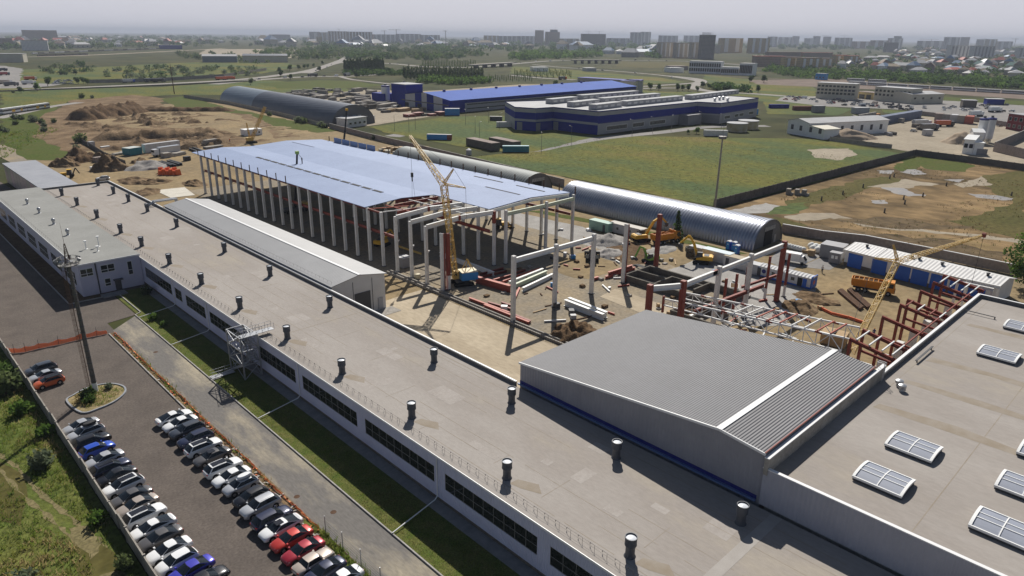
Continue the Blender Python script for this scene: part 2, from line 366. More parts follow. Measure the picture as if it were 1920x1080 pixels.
# ---------------------------------------------------------------- ground: one sheet to the horizon, then zones laid on it
g = MB()
def disc_rows():
    rows = []
    for rr in (0.1, 400, 900, 2000, 5000, 12000, 26000):
        rows.append([(500+rr*math.cos(2*math.pi*i/48), 500+rr*math.sin(2*math.pi*i/48), -.12) for i in range(49)])
    return rows
o = g.strip(disc_rows()).build('ground', m_plain, loc=(0, 0, 0)); o['kind'] = 'structure'
Z = lambda k: -.06+.004*k
sheet('weed_field', [(-60, 15), (13, 15), (13, 330), (-30, 330), (-120, 200)], m_weed, Z(1), 0)
sheet('site_ground', [(60, -20), (202, -20), (203, 120), (204, 240), (214, 300), (205, 330), (215, 380), (221, 420), (236, 575), (150, 590), (120, 440), (85, 420), (52, 360), (52, 235), (40, 235), (40, 310), (14, 320), (14, 250), (60, 240)], m_site, Z(2), 2, 6)
sheet('asphalt_lot', [(13, 10), (29.6, 10), (29.6, 141), (35, 142), (35, 158), (42, 158), (42, 260), (40, 330), (14, 330)], m_asph, Z(4))
sheet('access_road', [(29.5, 10), (34.7, 10), (34.7, 141.5), (29.3, 136.5)], m_road, Z(6))
sheet('lawn_strip', [(34.85, 10), (40.9, 10), (40.9, 158), (35.2, 158), (35.2, 142.6), (34.85, 141.5)], m_lawn, Z(5))
sheet('apron', [(40.7, 10), (42.4, 10), (42.4, 158), (40.7, 158)], m_apron, Z(8))
sheet('planting_bed', [(27.0, 156.8), (36.3, 156.8), (36.3, 162), (31, 162), (31, 252), (27.0, 252)], m_soil, Z(7))
sheet('kerb_debris', [(28.5, 10), (29.55, 10), (29.4, 135.5), (28.5, 135.5)], m_soil2, Z(8))
def kerb(pts, wd=.18, h=.15, name='kerb', mat=m_kerb):
    b = MB()
    for a, c in zip(pts, pts[1:]):
        b.beam((a[0], a[1], h/2-.03), (c[0], c[1], h/2-.03), wd, h+.04)
    o = b.build(name, mat); o['kind'] = 'structure'; return o
kerb([(28.35, 69.2), (28.35, 135.2)]); kerb([(28.35, 69.2), (29.35, 69.4)]); kerb([(28.35, 66.2), (29.35, 66.6)]); kerb([(28.35, 10), (28.35, 66.2)])
kerb([(34.77, 10), (34.77, 141.6), (36.0, 142.6), (36.0, 158.1)], .16)
kerb([(26.9, 252), (26.9, 156.7), (34.8, 156.7)], .2)
kerb([(13.5, 20), (13.5, 84)], .2)
# island
isl = [(17.0, 106.9), (19.2, 106.6), (21.6, 107.4), (23.4, 109.2), (23.9, 111.2), (23.2, 113.2), (21.8, 114.4), (19.6, 114.6), (17.6, 113.6), (16.3, 112.2)]
isl = [tuple(.5*((2*b_)+(c_-a_)*t_+(2*a_-5*b_+4*c_-d_)*t_*t_+(3*b_-a_-3*c_+d_)*t_**3) for a_, b_, c_, d_ in zip(*(isl[(i_+k_) % len(isl)] for k_ in (-1, 0, 1, 2)))) for i_ in range(len(isl)) for t_ in (0, .25, .5, .75)]
sheet('island_soil', isl, M('island_straw', (.30, .235, .13), (.20, .165, .08), .9, rough=.95, scale2=5, amt2=.4), .06)
kerb(isl+[isl[0]], .26, .2, 'island_kerb', M('island_kerb_stone', (.30, .31, .33), (.24, .25, .27), 1, rough=.9))
# construction side
sheet('concrete_haul_road', [(61.5, 40), (85, 40), (85, 116), (74, 116), (61.5, 112)], m_pale, Z(5), .5, 4)
sheet('building_floor', [(86.5, 60), (140, 60), (140, 252), (86.5, 252)], m_sitegrey, Z(5), 1.5, 5)
sheet('gravel_pad', [at(1240, 512), at(1325, 478), at(1535, 540), at(1470, 610), at(1400, 610), at(1330, 560)], m_gravel, Z(8), .6, 3)
sheet('gravel_lane', [(139.5, 200), (146, 200), (151.5, 128), (141, 96), (136.5, 98), (139.3, 130)], m_gravel, Z(8), .6, 3)
sheet('storage_slab', [at(1462, 466), at(1545, 478), at(1480, 508), at(1440, 490)], m_apron, Z(8))
sheet('asphalt_apron', [at(1545, 480), at(1582, 490), at(1556, 506), at(1500, 500)], m_greyroad, Z(9))
sheet('straw_patch', [(118, 96), (131, 97), (133, 110), (121, 112), (114, 103)], m_site, Z(9), 1.2, 2)
sheet('dark_wet_soil', px((1150, 445), (1185, 452), (1230, 475), (1240, 490), (1180, 497), (1130, 478)), m_soil, Z(10), .8, 2)
sheet('hardstanding', px((1125, 556), (1153, 541), (1285, 585), (1260, 600), (1210, 590)), m_pale, Z(10), 0)
sheet('verge_grass', [(157, 150), (162, 120), (163, 82), (160, 84), (158.5, 120), (153, 152)], m_bright, Z(9), .6, 3)
# fields to the right
sheet('green_field', [(204.2, 113.8), (372.4, 109.8), (395, 165), (312, 251), (303, 280), (245, 240), (206, 243)], m_green, Z(3), .5, 6)
sheet('muddy_field', [(201, -40), (380, -40), (366, 63), (372.4, 109), (203, 113.2), (196, 79), (200, 52)], m_mud, Z(3), .5, 6)
for q, mm in (([(1680, 300), (1735, 292), (1830, 310), (1810, 322), (1750, 318)], m_bright), ([(1672, 310), (1700, 300), (1730, 312), (1690, 322)], m_bright),
              ([(1840, 330), (1925, 320), (1925, 380), (1870, 372)], m_mudgrass), ([(1850, 400), (1925, 370), (1925, 450), (1830, 430), (1780, 415)], m_mudgrass),
              ([(1455, 392), (1480, 378), (1580, 350), (1650, 345), (1600, 366), (1500, 392)], m_mudgrass), ([(1440, 388), (1420, 395), (1500, 420), (1560, 440), (1460, 425)], m_mudgrass),
              ([(1455, 385), (1520, 378), (1500, 400), (1440, 402)], m_green)):
    sheet('grass_patch', px(*q), mm, Z(6), 1.5, 3)
for q in ([(1686, 322), (1715, 317), (1738, 326), (1712, 328)], [(1640, 346), (1690, 350), (1715, 363), (1740, 366), (1706, 368), (1672, 360)], [(1645, 320), (1680, 319), (1672, 326), (1650, 325)],
          [(1815, 363), (1870, 366), (1902, 372), (1880, 376), (1830, 370)], [(1634, 376), (1660, 375), (1666, 382), (1644, 382)], [(1770, 337), (1805, 336), (1800, 342)], [(1360, 396), (1440, 380), (1462, 386), (1440, 398), (1395, 402)],
          [(1626, 341), (1650, 340), (1655, 345)], [(1470, 405), (1520, 398), (1570, 405), (1545, 412), (1490, 414)]):
    sheet('pale_mud' if q[0][0] in (1360, 1470) else 'water_puddle', px(*q), m_gravel if q[0][0] in (1360,) else (m_yard if q[0][0] == 1470 else m_water), Z(8), 1.0, 1.6)
for q in ([(1480, 397), (1560, 400), (1640, 420), (1850, 442), (1925, 452), (1925, 456), (1800, 442), (1620, 424), (1560, 408)], [(1515, 280), (1590, 278), (1610, 290), (1570, 300), (1530, 296)], [(1600, 350), (1700, 335), (1760, 345), (1700, 352)], [(1790, 345), (1840, 330), (1860, 345), (1800, 352)]):
    sheet('bare_earth', px(*q), m_yard, Z(7), 1.6, 3)
sheet('dark_mud', px((1470, 428), (1540, 424), (1640, 436), (1760, 448), (1900, 478), (1880, 492), (1740, 470), (1620, 452), (1520, 442)), m_darkmud, Z(7), 2, 3)
sheet('dark_mud', px((1560, 412), (1660, 405), (1760, 420), (1840, 425), (1760, 432), (1640, 424)), m_darkmud, Z(7), 2, 3)
sheet('dark_mud', px((1480, 372), (1560, 350), (1650, 330), (1690, 336), (1620, 352), (1540, 378)), m_mudgrass, Z(7), 2, 3)
# left excavation
sheet('far_excavation', px((70, 225), (135, 188), (250, 178), (310, 185), (300, 200), (420, 203), (490, 222), (560, 255), (400, 275), (130, 285), (60, 255)), m_soil2, Z(6), 3, 8)
sheet('sandy_floor', px((165, 222), (270, 207), (420, 205), (480, 232), (520, 262), (470, 262), (400, 240), (250, 240), (175, 232)), m_site, Z(8), 2.5, 8)
sheet('left_grass', px((0, 205), (110, 200), (80, 240), (130, 275), (150, 300), (90, 300), (45, 300), (20, 280), (0, 262)), m_bright, Z(5), 2, 8)
sheet('rear_grass', px((300, 186), (345, 180), (430, 203), (480, 212), (640, 245), (600, 248), (520, 240), (470, 215), (330, 200)), m_bright, Z(9), 2, 6)
path_strip('dirt_track', [(-5, 272), (20, 290), (45, 303)], 9, m_sitegrey, Z(7))
# land between and beyond
sheet('near_meadow', px((0, 205), (0, 166), (300, 163), (480, 150), (640, 158), (660, 175), (420, 178), (330, 178), (150, 186)), m_green, Z(2), 3, 10)
sheet('casting_yard', px((480, 190), (560, 180), (690, 168), (780, 172), (980, 158), (1080, 158), (1060, 170), (850, 212), (690, 236), (640, 232), (560, 205)), m_yard, Z(4), 2, 8)
sheet('works_meadow', px((690, 238), (850, 218), (1010, 216), (1060, 262), (1130, 252), (1000, 285), (900, 282), (800, 262), (720, 248)), m_green, Z(6), 1.5, 6)
path_strip('works_road', [(735, 256), (800, 243), (880, 236), (965, 222)], 10, m_greyroad, Z(9))
path_strip('works_road', [(830, 252), (900, 268), (985, 282), (1050, 272), (1130, 259), (1240, 248), (1330, 238), (1440, 236)], 9, m_greyroad, Z(10))
path_strip('works_road', [(870, 262), (905, 248), (968, 240)], 8, m_greyroad, Z(11))
sheet('silo_yard', px((1600, 232), (1640, 225), (1700, 215), (1815, 222), (1925, 240), (1925, 310), (1840, 300), (1690, 282), (1610, 262)), m_yard, Z(5), 1, 6)
sheet('car_park', px((1440, 196), (1470, 180), (1640, 182), (1800, 190), (1925, 198), (1925, 236), (1820, 222), (1700, 206), (1560, 200)), m_greyroad, Z(5), 1, 6)
sheet('strip_meadow', px((1180, 168), (1250, 172), (1420, 172), (1530, 168), (1530, 188), (1440, 190), (1250, 190)), m_green, Z(3), 2, 6)
sheet('strip_meadow', px((1430, 186), (1510, 195), (1600, 205), (1570, 216), (1440, 214)), m_green, Z(6), 1, 6)
sheet('strip_meadow', px((1650, 205), (1700, 208), (1900, 232), (1925, 238), (1880, 236), (1780, 222), (1660, 212)), m_green, Z(8), 1, 6)
sheet('rail_bank', px((1400, 150), (1560, 148), (1925, 172), (1925, 186), (1640, 168), (1420, 158)), m_bal, Z(4), 2, 10)
sheet('rail_verge', px((1690, 184), (1780, 182), (1925, 190), (1925, 198), (1800, 190)), m_bright, Z(6), 1.5, 8)
# ---------------------------------------------------------------- long workshop
def bars(b, plane, c, a0, a1, z0, z1, nv, hz, t=.07, d=.06, m=0):
    """window frame bars in plane X=c or Y=c"""
    def bx(p, q, za, zb):
        b.box(c, p, za, c+d, q, zb, m) if plane == 'X' else b.box(p, c, za, q, c+d, zb, m)
    bx(a0, a1, z0, z0+t); bx(a0, a1, z1-t, z1); bx(a0, a0+t, z0+t, z1-t); bx(a1-t, a1, z0+t, z1-t)
    zs = [z0+t]+[h for h in hz]+[z1-t]
    for h in hz: bx(a0+t, a1-t, h-t/2, h+t/2)
    for i in range(1, nv):
        y = a0+(a1-a0)*i/nv
        for k in range(len(zs)-1): bx(y-t/2, y+t/2, zs[k]+(t/2 if k else 0), zs[k+1]-(t/2 if k < len(zs)-2 else 0))
def window(parent, plane, c, a0, a1, z0, z1, nv=2, hz=(), fm=None, gm=None, sgn=1, t=.07):
    """window part with its pane as sub-part; c = outer plane, glass sits sgn*0.1 behind it"""
    b = MB(); bars(b, plane, c+.02*sgn if sgn > 0 else c-.08, a0, a1, z0, z1, nv, hz, t)
    f = b.build('window', fm or m_frame, parent, world=True)
    p = MB(); q = c+.06*sgn
    (p.box(min(q, q+.03), a0+.01, z0+.01, max(q, q+.03), a1-.01, z1-.01) if plane == 'X' else p.box(a0+.01, min(q, q+.03), z0+.01, a1-.01, max(q, q+.03), z1-.01))
    p.build('pane', gm or m_glass, f, world=True); return f
def wall_with_openings(b, plane, c0, c1, a0, a1, z0, z1, ops, m=0):
    """ops: list of (a0,a1,z0,z1) sorted, all sharing one z band per list entry"""
    def bx(p, q, za, zb):
        if q-p > .001 and zb-za > .001: (b.box(c0, p, za, c1, q, zb, m) if plane == 'X' else b.box(p, c0, za, q, c1, zb, m))
    cur = a0
    for (p, q, za, zb) in sorted(ops):
        bx(cur, p, z0, z1); bx(p, q, z0, za); bx(p, q, zb, z1); cur = q
    bx(cur, a1, z0, z1)
VX1_ = [237.3, 220.8, 201.7, 182.1, 167, 149.6, 132.5, 115.2, 97.7, 81.2, 64.5, 47, 30.3]
b1 = thing('long_workshop', 'long low workshop with pinkish grey flat roof and lilac-shaded ribbed wall crossing the whole foreground', 'building', (51.5, 120, 0))
Y0, Y1 = -8, 249.4
WIN = [(160.3, 163.2, 2), (141.9, 157.5, 9), (136.4, 140.0, 2), (124.8, 134.2, 6), (107.5, 122.7, 9), (90.4, 103.0, 8), (73.3, 88.2, 9), (56.5, 71.3, 9), (39.6, 54.5, 9), (22.5, 37.8, 9), (5.5, 20.8, 9)]
b = MB(); wall_with_openings(b, 'X', 42.15, 42.42, Y0, Y1, .55, 6.24, [(p, q, 2.25, 4.5) for p, q, n in WIN]); b.build('wall', m_wallY, b1, world=True)
MB().box(42.5, Y0, 0, 60.5, Y1, 6.22).build('inner_walls', m_dkgrey, b1, world=True)
MB().box(42.24, Y0, 0, 42.49, Y1, .54).build('plinth', m_plinth, b1, world=True)
for p, q, n in WIN: window(b1, 'X', 42.15, p, q, 2.25, 4.5, n, (3.3,), t=.055)
b = MB(); b.box(41.9, Y0, 6.25, 60.5, Y1, 6.42)
for i in range(8):                                     # welded seams of the felt
    x = 44+i*2.1+rnd.uniform(-.2, .2); y = Y0
    while y < Y1-8:
        L = rnd.uniform(5, 24)
        if rnd.random() < .75: b.box(x, y, 6.42, x+.07, min(Y1, y+L), 6.426, 1)
        y += L+rnd.uniform(0, 3)
for i in range(26):
    y = Y0+i*10+rnd.uniform(-2, 2); x = rnd.uniform(43.5, 52); b.box(x, y, 6.42, x+rnd.uniform(2, 7), y+.07, 6.427, 1)
b.box(45, 99.6, 6.42, 59.5, 99.75, 6.43, 1); b.box(59.2, 66, 6.42, 59.33, Y1, 6.428, 1); b.box(43.5, 23.0, 6.42, 60.4, 24.2, 6.432, 2)
for k in range(34):
    x, y = rnd.uniform(44, 57), rnd.uniform(14, 240); b.box(x, y, 6.42, x+rnd.uniform(.6, 3), y+rnd.uniform(.8, 5), 6.4235+.0001*k, 3)
for y in VX1_: b.poly([(44.4, y-.9, 6.4285), (45.6, y-1.0, 6.4285), (46.6, y-3.2, 6.4285), (45.6, y-4.6, 6.4285), (44.7, y-2.4, 6.4285)], 1)
rf = b.build('roof', [m_roof, m_stain, M('joint_strip', (.38, .355, .33), (.34, .315, .29), .6, rough=.9), m_patch], b1, world=True)
MB().box(41.82, Y0, 6.2, 41.9, Y1, 6.46).build('eave_trim', m_white2, b1, world=True)
b = MB(); b.box(60.5, 61.9, 0, 60.85, Y1+.35, 6.95); b.box(42.0, Y1, 0, 60.5, Y1+.35, 6.95); b.build('parapet', m_parap, b1, world=True)
b = MB(); b.box(60.66, 61.9, 6.95, 60.93, Y1+.4, 7.0); b.box(42.0, Y1+.2, 6.95, 60.66, Y1+.4, 7.0); b.build('parapet_cap', m_white2, b1, world=True)
b = MB(); y = 12; k = 0
while y < 248:
    b.tube((43.0, y, 6.42), (43.0, y, 7.05), .022, n=4); b.tube((43.0, y, 7.05), (43.28, y+.75, 6.8), .016, n=4); b.tube((43.28, y+.75, 6.8), (43.3, y+.78, 6.55), .045, .03, n=5)
    b.tube((43.0, y, 7.05), (43.0, y+1.5, 7.05), .014, n=4); b.tube((43.0, y, 6.72), (43.0, y+1.5, 6.72), .012, n=4); y += 1.5
b.build('roof_railing', m_rail, b1, world=True)
b = MB()
for y in (140.8, 123.6, 106.3, 89.3, 55.9, 21.6):
    b = MB(); b.tube((42.07, y, 6.25), (42.07, y, .75), .07, n=8); b.tube((42.07, y, .75), (41.6, y-.1, .45), .07, n=8); b.tube((41.6, y-.1, .45), (34.75, y-1.3, .2), .075, n=8)
    b.build('downpipe', m_white2, b1, world=True)
VX1 = [237.3, 220.8, 201.7, 182.1, 167, 149.6, 132.5, 115.2, 97.7, 81.2, 64.5, 47, 30.3]; VX2 = [246.2, 230.3, 216.4, 200.5, 179, 150.3, 128.3, 105.2, 75.3, 58.7, 41.3, 25.6]
def vent(parent, x, y, z, s=1.0):
    b = MB().lathe([(.52, 0), (.44, .1), (.40, .3), (.40, .95), (.50, 1.08), (.52, 1.15), (.50, 1.2), (.50, 1.78), (.54, 1.8), (.54, 1.88), (.47, 1.88), (.47, 1.74)], n=20)
    v = b.build('roof_vent', m_vent, parent, smooth=40)
    v.location = Vector((x, y, z))-parent.location; v.scale = (s, s, s*1.05)
    l = MB().lathe([(.465, 1.72), (.465, 1.75), (.25, 1.81), (.02, 1.83)], n=20).build('lid', m_ventlid, v, smooth=40); return v
for y in VX1: vent(b1, 44.9, y, 6.42, 1.12)
for y in VX2: vent(b1, 56.8, y, 6.42, 1.12)
# ---------------------------------------------------------------- front wing
wg = thing('side_wing', 'grey green flat roofed side wing with small round roof ventilators beside the mast', 'building', (36, 200, 0))
WZ = 6.9
fw = [(30.4, 32.8, 4.2, 5.9), (34.2, 36.9, 4.3, 6.0), (39.3, 40.3, 2.8, 5.8), (34.5, 35.7, 1.3, 3.0)]
b = MB(); wall_with_openings(b, 'Y', 159.4, 159.7, 30.2, 42.0, 0, WZ-.02, fw[:2]+fw[2:3]) if False else None
b = MB(); b.box(30.2, 159.4, 0, 42.05, 252, WZ-.05); b.build('wall', M('lilac_panel', (.50, .50, .60), (.45, .45, .55), .4, rough=.6), wg, world=True)
for a0, a1, z0, z1 in fw: window(wg, 'Y', 159.4, a0, a1, z0, z1, 1 if a1-a0 < 1.4 else 2, (z0+(z1-z0)*.36,), m_framew, sgn=-1, t=.1)
b = MB(); b.box(36.4, 159.32, 0, 37.6, 159.4, 2.2); d = b.build('door', m_dkgrey, wg, world=True); MB().box(36.1, 158.3, 2.35, 37.9, 159.38, 2.5).build('canopy', m_dkgrey, wg, world=True)
MB().box(33.25, 159.3, 0, 33.5, 159.39, WZ-.1).build('drainpipe', m_dkgrey, wg, world=True)
y = 162.5
for k in range(7):
    window(wg, 'X', 30.2, y+.6, y+9.4, 1.4, 4.4, 6, (2.9,), m_framew, sgn=-1, t=.09); y += 12.1
b = MB(); b.box(29.9, 159.1, WZ-.05, 42.1, 252.2, WZ+.1); b.build('roof', m_roofg, wg, world=True)
b = MB(); b.box(29.8, 159.0, WZ-.12, 42.1, 159.1, WZ+.16); b.box(29.8, 159.1, WZ-.12, 29.9, 252.2, WZ+.16); b.build('roof_trim', m_white2, wg, world=True)
b = MB(); y = 161
while y < 250: b.tube((30.4, y, WZ+.1), (30.4, y, WZ+.6), .02, n=4); b.tube((30.4, y, WZ+.6), (30.4, y+2, WZ+.6), .015, n=4); y += 2
b.build('roof_railing', m_rail, wg, world=True)
for y in (228.6, 214.7, 199.4, 186.0):
    v = MB().lathe([(.4, 0), (.28, .1), (.26, .6), (.36, .75), (.45, 1.0), (.42, 1.25), (.25, 1.45), (.03, 1.5)], n=14).build('turbine_vent', m_metal, wg, smooth=50); v.location = Vector((34.7, y, WZ+.1))-wg.location
for x, y, h in ((34.7, 170.7, 1.6), (37.3, 171.0, 2.1), (36.1, 167.3, .9)):
    v = MB().lathe([(.3, 0), (.1, .1), (.1, h), (.32, h+.02), (.32, h+.25), (.05, h+.3)], n=12).build('flue', m_white, wg, smooth=50); v.location = Vector((x, y, WZ+.1))-wg.location
MB().box(33.0, 155.6, 0, 37.6, 158.2, .18).build('entrance_step', m_apron, wg, world=True)
# ---------------------------------------------------------------- far shed
b0 = thing('far_shed', 'grey roofed shed with shiny wall panels at the far end of the long workshop', 'building', (47, 280, 0))
MB().box(42.2, 250.3, 0, 52, 308, 6.7).build('wall', m_plinth, b0, world=True)
MB().box(41.9, 250, 6.7, 52.3, 308.4, 6.95).build('roof', M('shed_felt', (.32, .33, .36), (.28, .29, .32), .2, rough=.9), b0, world=True)
for i in range(11):
    b = MB().box(42.08, 250.6+i*5.2, .3, 42.2, 255.4+i*5.2, 6.6); b.build('wall_panel', M('panel_sheen_%d' % i, (.42+.03*(i % 3), .38+.03*(i % 2), .36+.02*(i % 3)), rough=.35, metal=.3), b0, world=True)
# ---------------------------------------------------------------- gabled ribbed shed
b2 = thing('gabled_shed', 'long grey ribbed gable shed with dark roller door behind the long workshop', 'building', (67, 155, 0))
GX0, GX1, GE, GR, GY0, GY1 = 61.4, 73.1, 7.3, 8.3, 112.3, 201
b = MB(); b.extr([(GX0, GY0+.1, 0), (GX1, GY0+.1, 0), (GX1, GY0+.1, GE), ((GX0+GX1)/2, GY0+.1, GR-.05), (GX0, GY0+.1, GE)], (0, GY1-GY0-.2, 0)); b.build('wall', m_b2w, b2, world=True)
b = MB(); xm = (GX0+GX1)/2
for s in (-1, 1):
    e = xm+s*(GX1-xm+.35); zz = GE-.08
    b.hexa([(xm, GY0-.25, GR), (e, GY0-.25, zz), (e, GY1, zz), (xm, GY1, GR), (xm, GY0-.25, GR+.14), (e, GY0-.25, zz+.14), (e, GY1, zz+.14), (xm, GY1, GR+.14)])
b.build('roof', m_b2r, b2, world=True)
b = MB(); b.beam((xm, GY0-.28, GR+.17), (xm, GY1, GR+.17), .55, .06); b.build('ridge_cap', m_white2, b2, world=True)
b = MB()
y = GY0+1
while y < GY1-1: b.tube((GX0+.5, y, GE+.1), (GX0+.5, y, GE+.6), .02, n=4); b.tube((GX0+.5, y, GE+.6), (GX0+.5, y+1.5, GE+.6), .015, n=4); y += 1.5
b.build('snow_rail', m_rail, b2, world=True)
b = MB(); b.box(66.1, GY0-.02, 0, 69.6, GY0+.08, 4.6); b.build('roller_door', m_dkgrey, b2, world=True)
b = MB(); b.box(71.3, GY0-.02, .2, 72.4, GY0+.08, 2.5); b.build('door', M('shed_door', (.36, .36, .38), rough=.6), b2, world=True)
b = MB(); [b.box(x, GY0+.02, 0, x+.06, GY0+.09, 7.1) for x in (65.8, 70.1)]; b.build('panel_joint', m_dkgrey, b2, world=True)
sheet('door_slab', [(70, 109), (74.5, 109), (74.5, 112.4), (70, 112.4)], m_conc, Z(9))
# ---------------------------------------------------------------- ribbed grey hall
b4 = thing('ribbed_grey_hall', 'dark grey ribbed hall with navy base band joined to the workshop roof', 'building', (75.7, 44, 0))
HX0, HX1 = 61.2, 90.2; prof = [(61.7, 9.75), (31.3, 12.85), (25.95, 12.3)]
b = MB(); b.extr([(HX0, 61.6, 0), (HX0, 25.95, 0), (HX0, 25.95, 12.2), (HX0, 31.3, 12.75), (HX0, 61.6, 9.65)], (HX1-HX0-.2, 0, 0)); b.build('wall', m_b4w, b4, world=True)
b = MB()
for (ya, za), (yb, zb) in zip(prof, prof[1:]):
    b.hexa([(HX0-.15, ya, za), (HX1, ya, za), (HX1, yb, zb), (HX0-.15, yb, zb), (HX0-.15, ya, za+.12), (HX1, ya, za+.12), (HX1, yb, zb+.12), (HX0-.15, yb, zb+.12)])
b.build('roof', m_b4r, b4, world=True)
b = MB()
for (ya, za), (yb, zb) in zip(prof, prof[1:]): b.beam((HX0-.2, ya, za+.04), (HX0-.2, yb, zb+.04), .14, .28)
b.build('verge_trim', m_white2, b4, world=True)
MB().beam((HX0-.28, 31.3, 13.0), (HX1+.05, 31.3, 13.0), .68, .06).build('ridge_cap', m_white2, b4, world=True)
MB().box(HX0-.05, 26.3, 6.45, HX0-.003, 61.6, 7.15).build('base_band', m_navy, b4, world=True)
MB().beam((HX0-.2, 26.3, 6.62), (HX0-.2, 61.8, 6.62), .28, .2).build('base_flashing', M('blue_flashing', (.10, .16, .32), rough=.5), b4, world=True)
MB().box(60.9, 25.45, 10.1, 92.4, 25.9, 12.05).build('side_wall', m_conc, b4, world=True)
MB().box(60.8, 25.4, 12.05, 92.5, 25.9, 12.15).build('side_cap', m_white2, b4, world=True)
MB().beam((61, 26.0, 12.5), (HX1, 26.0, 12.5), .12, .1).build('gutter', m_red, b4, world=True)
# ---------------------------------------------------------------- skylight hall
b5 = thing('skylight_hall', 'big flat roofed hall with white framed skylights and a ribbed pale front wall', 'building', (99, -20, 0))
SX1, SYN = 137, -75
MB().box(61.3, SYN, 0, SX1, 25.4, 10.05).build('core', m_conc, b5, world=True)
MB().box(61.0, SYN, 6.45, 61.29, 25.9, 10.75).build('front_wall', m_b5w, b5, world=True)
MB().box(60.95, SYN, 10.75, 61.35, 26.0, 10.85).build('front_cap', m_white2, b5, world=True)
b = MB(); b.box(61.36, SYN, 10.06, SX1, 25.44, 10.2)
b.box(61.4, 24.0, 10.2, 136, 24.06, 10.206, 1); b.box(61.4, 12.2, 10.2, 136, 12.3, 10.206, 1)
for x in (84, 93.5, 103, 121): b.poly([(x+ (rnd.uniform(-.5, .5)), y, 10.207+.0004*(x % 7)) for x, y in [(x, 23.5), (x+1.2, 23.2), (x+1.6, 15), (x+1.3, 5), (x+1.8, -8), (x+.2, -8), (x-.3, 6), (x+.2, 16)]], 1)
b.build('roof', [m_roof, m_stain], b5, world=True)
b = MB(); b.box(92.5, 25.45, 0, SX1, 25.85, 10.8); b.box(SX1, SYN, 0, SX1+.4, 25.85, 10.8); b.build('parapet', m_parap, b5, world=True)
b = MB(); b.box(92.45, 25.55, 10.8, SX1+.45, 25.95, 10.87); b.box(SX1+.05, SYN, 10.8, SX1+.45, 25.55, 10.87); b.build('parapet_cap', m_white2, b5, world=True)
def skylight(parent, x, y0, z, wd=3.7, ln=4.6):
    N = 8
    arc = [(x+wd*i/N, z+.42+.26*math.sin(math.pi*i/N)**.8) for i in range(N+1)]
    b = MB()
    y1 = y0+ln
    def arcbar(ya, yb, h0, h1):
        top = [(px_, h+h1) for px_, h in arc]; bot = [(px_, h+h0) for px_, h in arc]
        b.extr([(p, ya, q) for p, q in top]+[(p, ya, q) for p, q in reversed(bot)], (0, yb-ya, 0))
    arcbar(y0-.06, y0+.2, -.1, .10); arcbar(y1-.2, y1+.06, -.1, .10); arcbar((y0+y1)/2-.05, (y0+y1)/2+.05, -.02, .07)
    b.box(x-.14, y0-.05, z+.26, x-.002, y1+.05, z+.5); b.box(x+wd+.002, y0-.05, z+.26, x+wd+.14, y1+.05, z+.5)
    for i in (3, 5): b.box(arc[i][0]-.05, y0+.2, arc[i][1]+.005, arc[i][0]+.05, y1-.2, arc[i][1]+.06)
    f = b.build('skylight', m_white, parent, world=True)
    p = MB(); p.strip([[(a, y0+.1, h) for a, h in arc], [(a, y1-.1, h) for a, h in arc]]); p.build('pane', m_sky, f, world=True)
    MB().box(x, y0, z, x+wd, y1, z+.36).build('curb', m_dkgrey, f, world=True); return f
m_sky = M('skylight_sheet', (.26, .28, .335), (.235, .255, .31), .4, rough=.55, spec=.3)
for x in (66.6, 75.3, 110.0, 124.2): skylight(b5, x, 14.6, 10.2)
for x in (66.7, 75.4, 84.1, 110.0, 124.2): skylight(b5, x, 4.3, 10.2)
for x in (66.7, 75.4, 84.1): skylight(b5, x, -6, 10.2)
for dx, dy in ((0, 0), (1.1, .7)):
    v = MB().lathe([(.35, 0), (.3, .3), (.48, .45), (.48, .8), (.2, .95)], n=14).build('cowl', m_metal, b5, smooth=50); v.location = Vector((90.6+dx, 22.6+dy, 10.2))-b5.location
b = MB()
for s in (-.3, .3):
    b.tube((91.2+s, 25.2, 10.2), (91.2+s, 25.2, 12.9), .035, n=5); b.tube((91.2+s, 25.2, 12.9), (91.2+s, 26.1, 12.9), .035, n=5); b.tube((91.2+s, 26.1, 12.9), (91.2+s, 26.1, 12.2), .035, n=5)
for k in range(8): b.tube((90.9, 25.2, 10.5+k*.3), (91.5, 25.2, 10.5+k*.3), .02, n=4)
b.build('roof_ladder', m_metal, b5, world=True)
b = MB().box(100.5, 24.0, 10.6, 107.5, 24.25, 10.68).box(101, 24.05, 10.2, 101.1, 24.2, 10.6).box(107, 24.05, 10.2, 107.1, 24.2, 10.6); b.build('cable_tray', m_dkgrey, b5, world=True)
b = MB().box(127.5, 21.0, 10.5, 127.65, 25.3, 10.6).box(127.5, 21.0, 10.2, 127.65, 21.15, 10.5); b.build('cable_tray', m_dkgrey, b5, world=True)
# ---------------------------------------------------------------- stair tower
st = thing('stair_tower', 'grey steel lattice stair tower standing against the workshop wall', 'stair tower', (40, 103.4, 0))
b = MB(); X0, X1_, YA, YB, HT = 38.7, 41.5, 101.0, 106.2, 7.1
for x in (X0, X1_):
    for y in (YA, YB): b.beam((x, y, 0), (x, y, HT), .2, .2)
for z in (2.4, 4.8, HT):
    b.beam((X0, YA, z), (X0, YB, z), .14, .14); b.beam((X1_, YA, z), (X1_, YB, z), .14, .14); b.beam((X0, YA, z), (X1_, YA, z), .14, .14); b.beam((X0, YB, z), (X1_, YB, z), .14, .14)
b.build('tower_frame', m_metal, st, world=True)
b = MB()
for z0, z1 in ((0, 2.4), (2.4, 4.8), (4.8, HT)):
    for x in (X0, X1_): b.beam((x, YA, z0), (x, YB, z1), .08); b.beam((x, YB, z0), (x, YA, z1), .08)
    for y in (YA, YB): b.beam((X0, y, z0), (X1_, y, z1), .08); b.beam((X1_, y, z0), (X0, y, z1), .08)
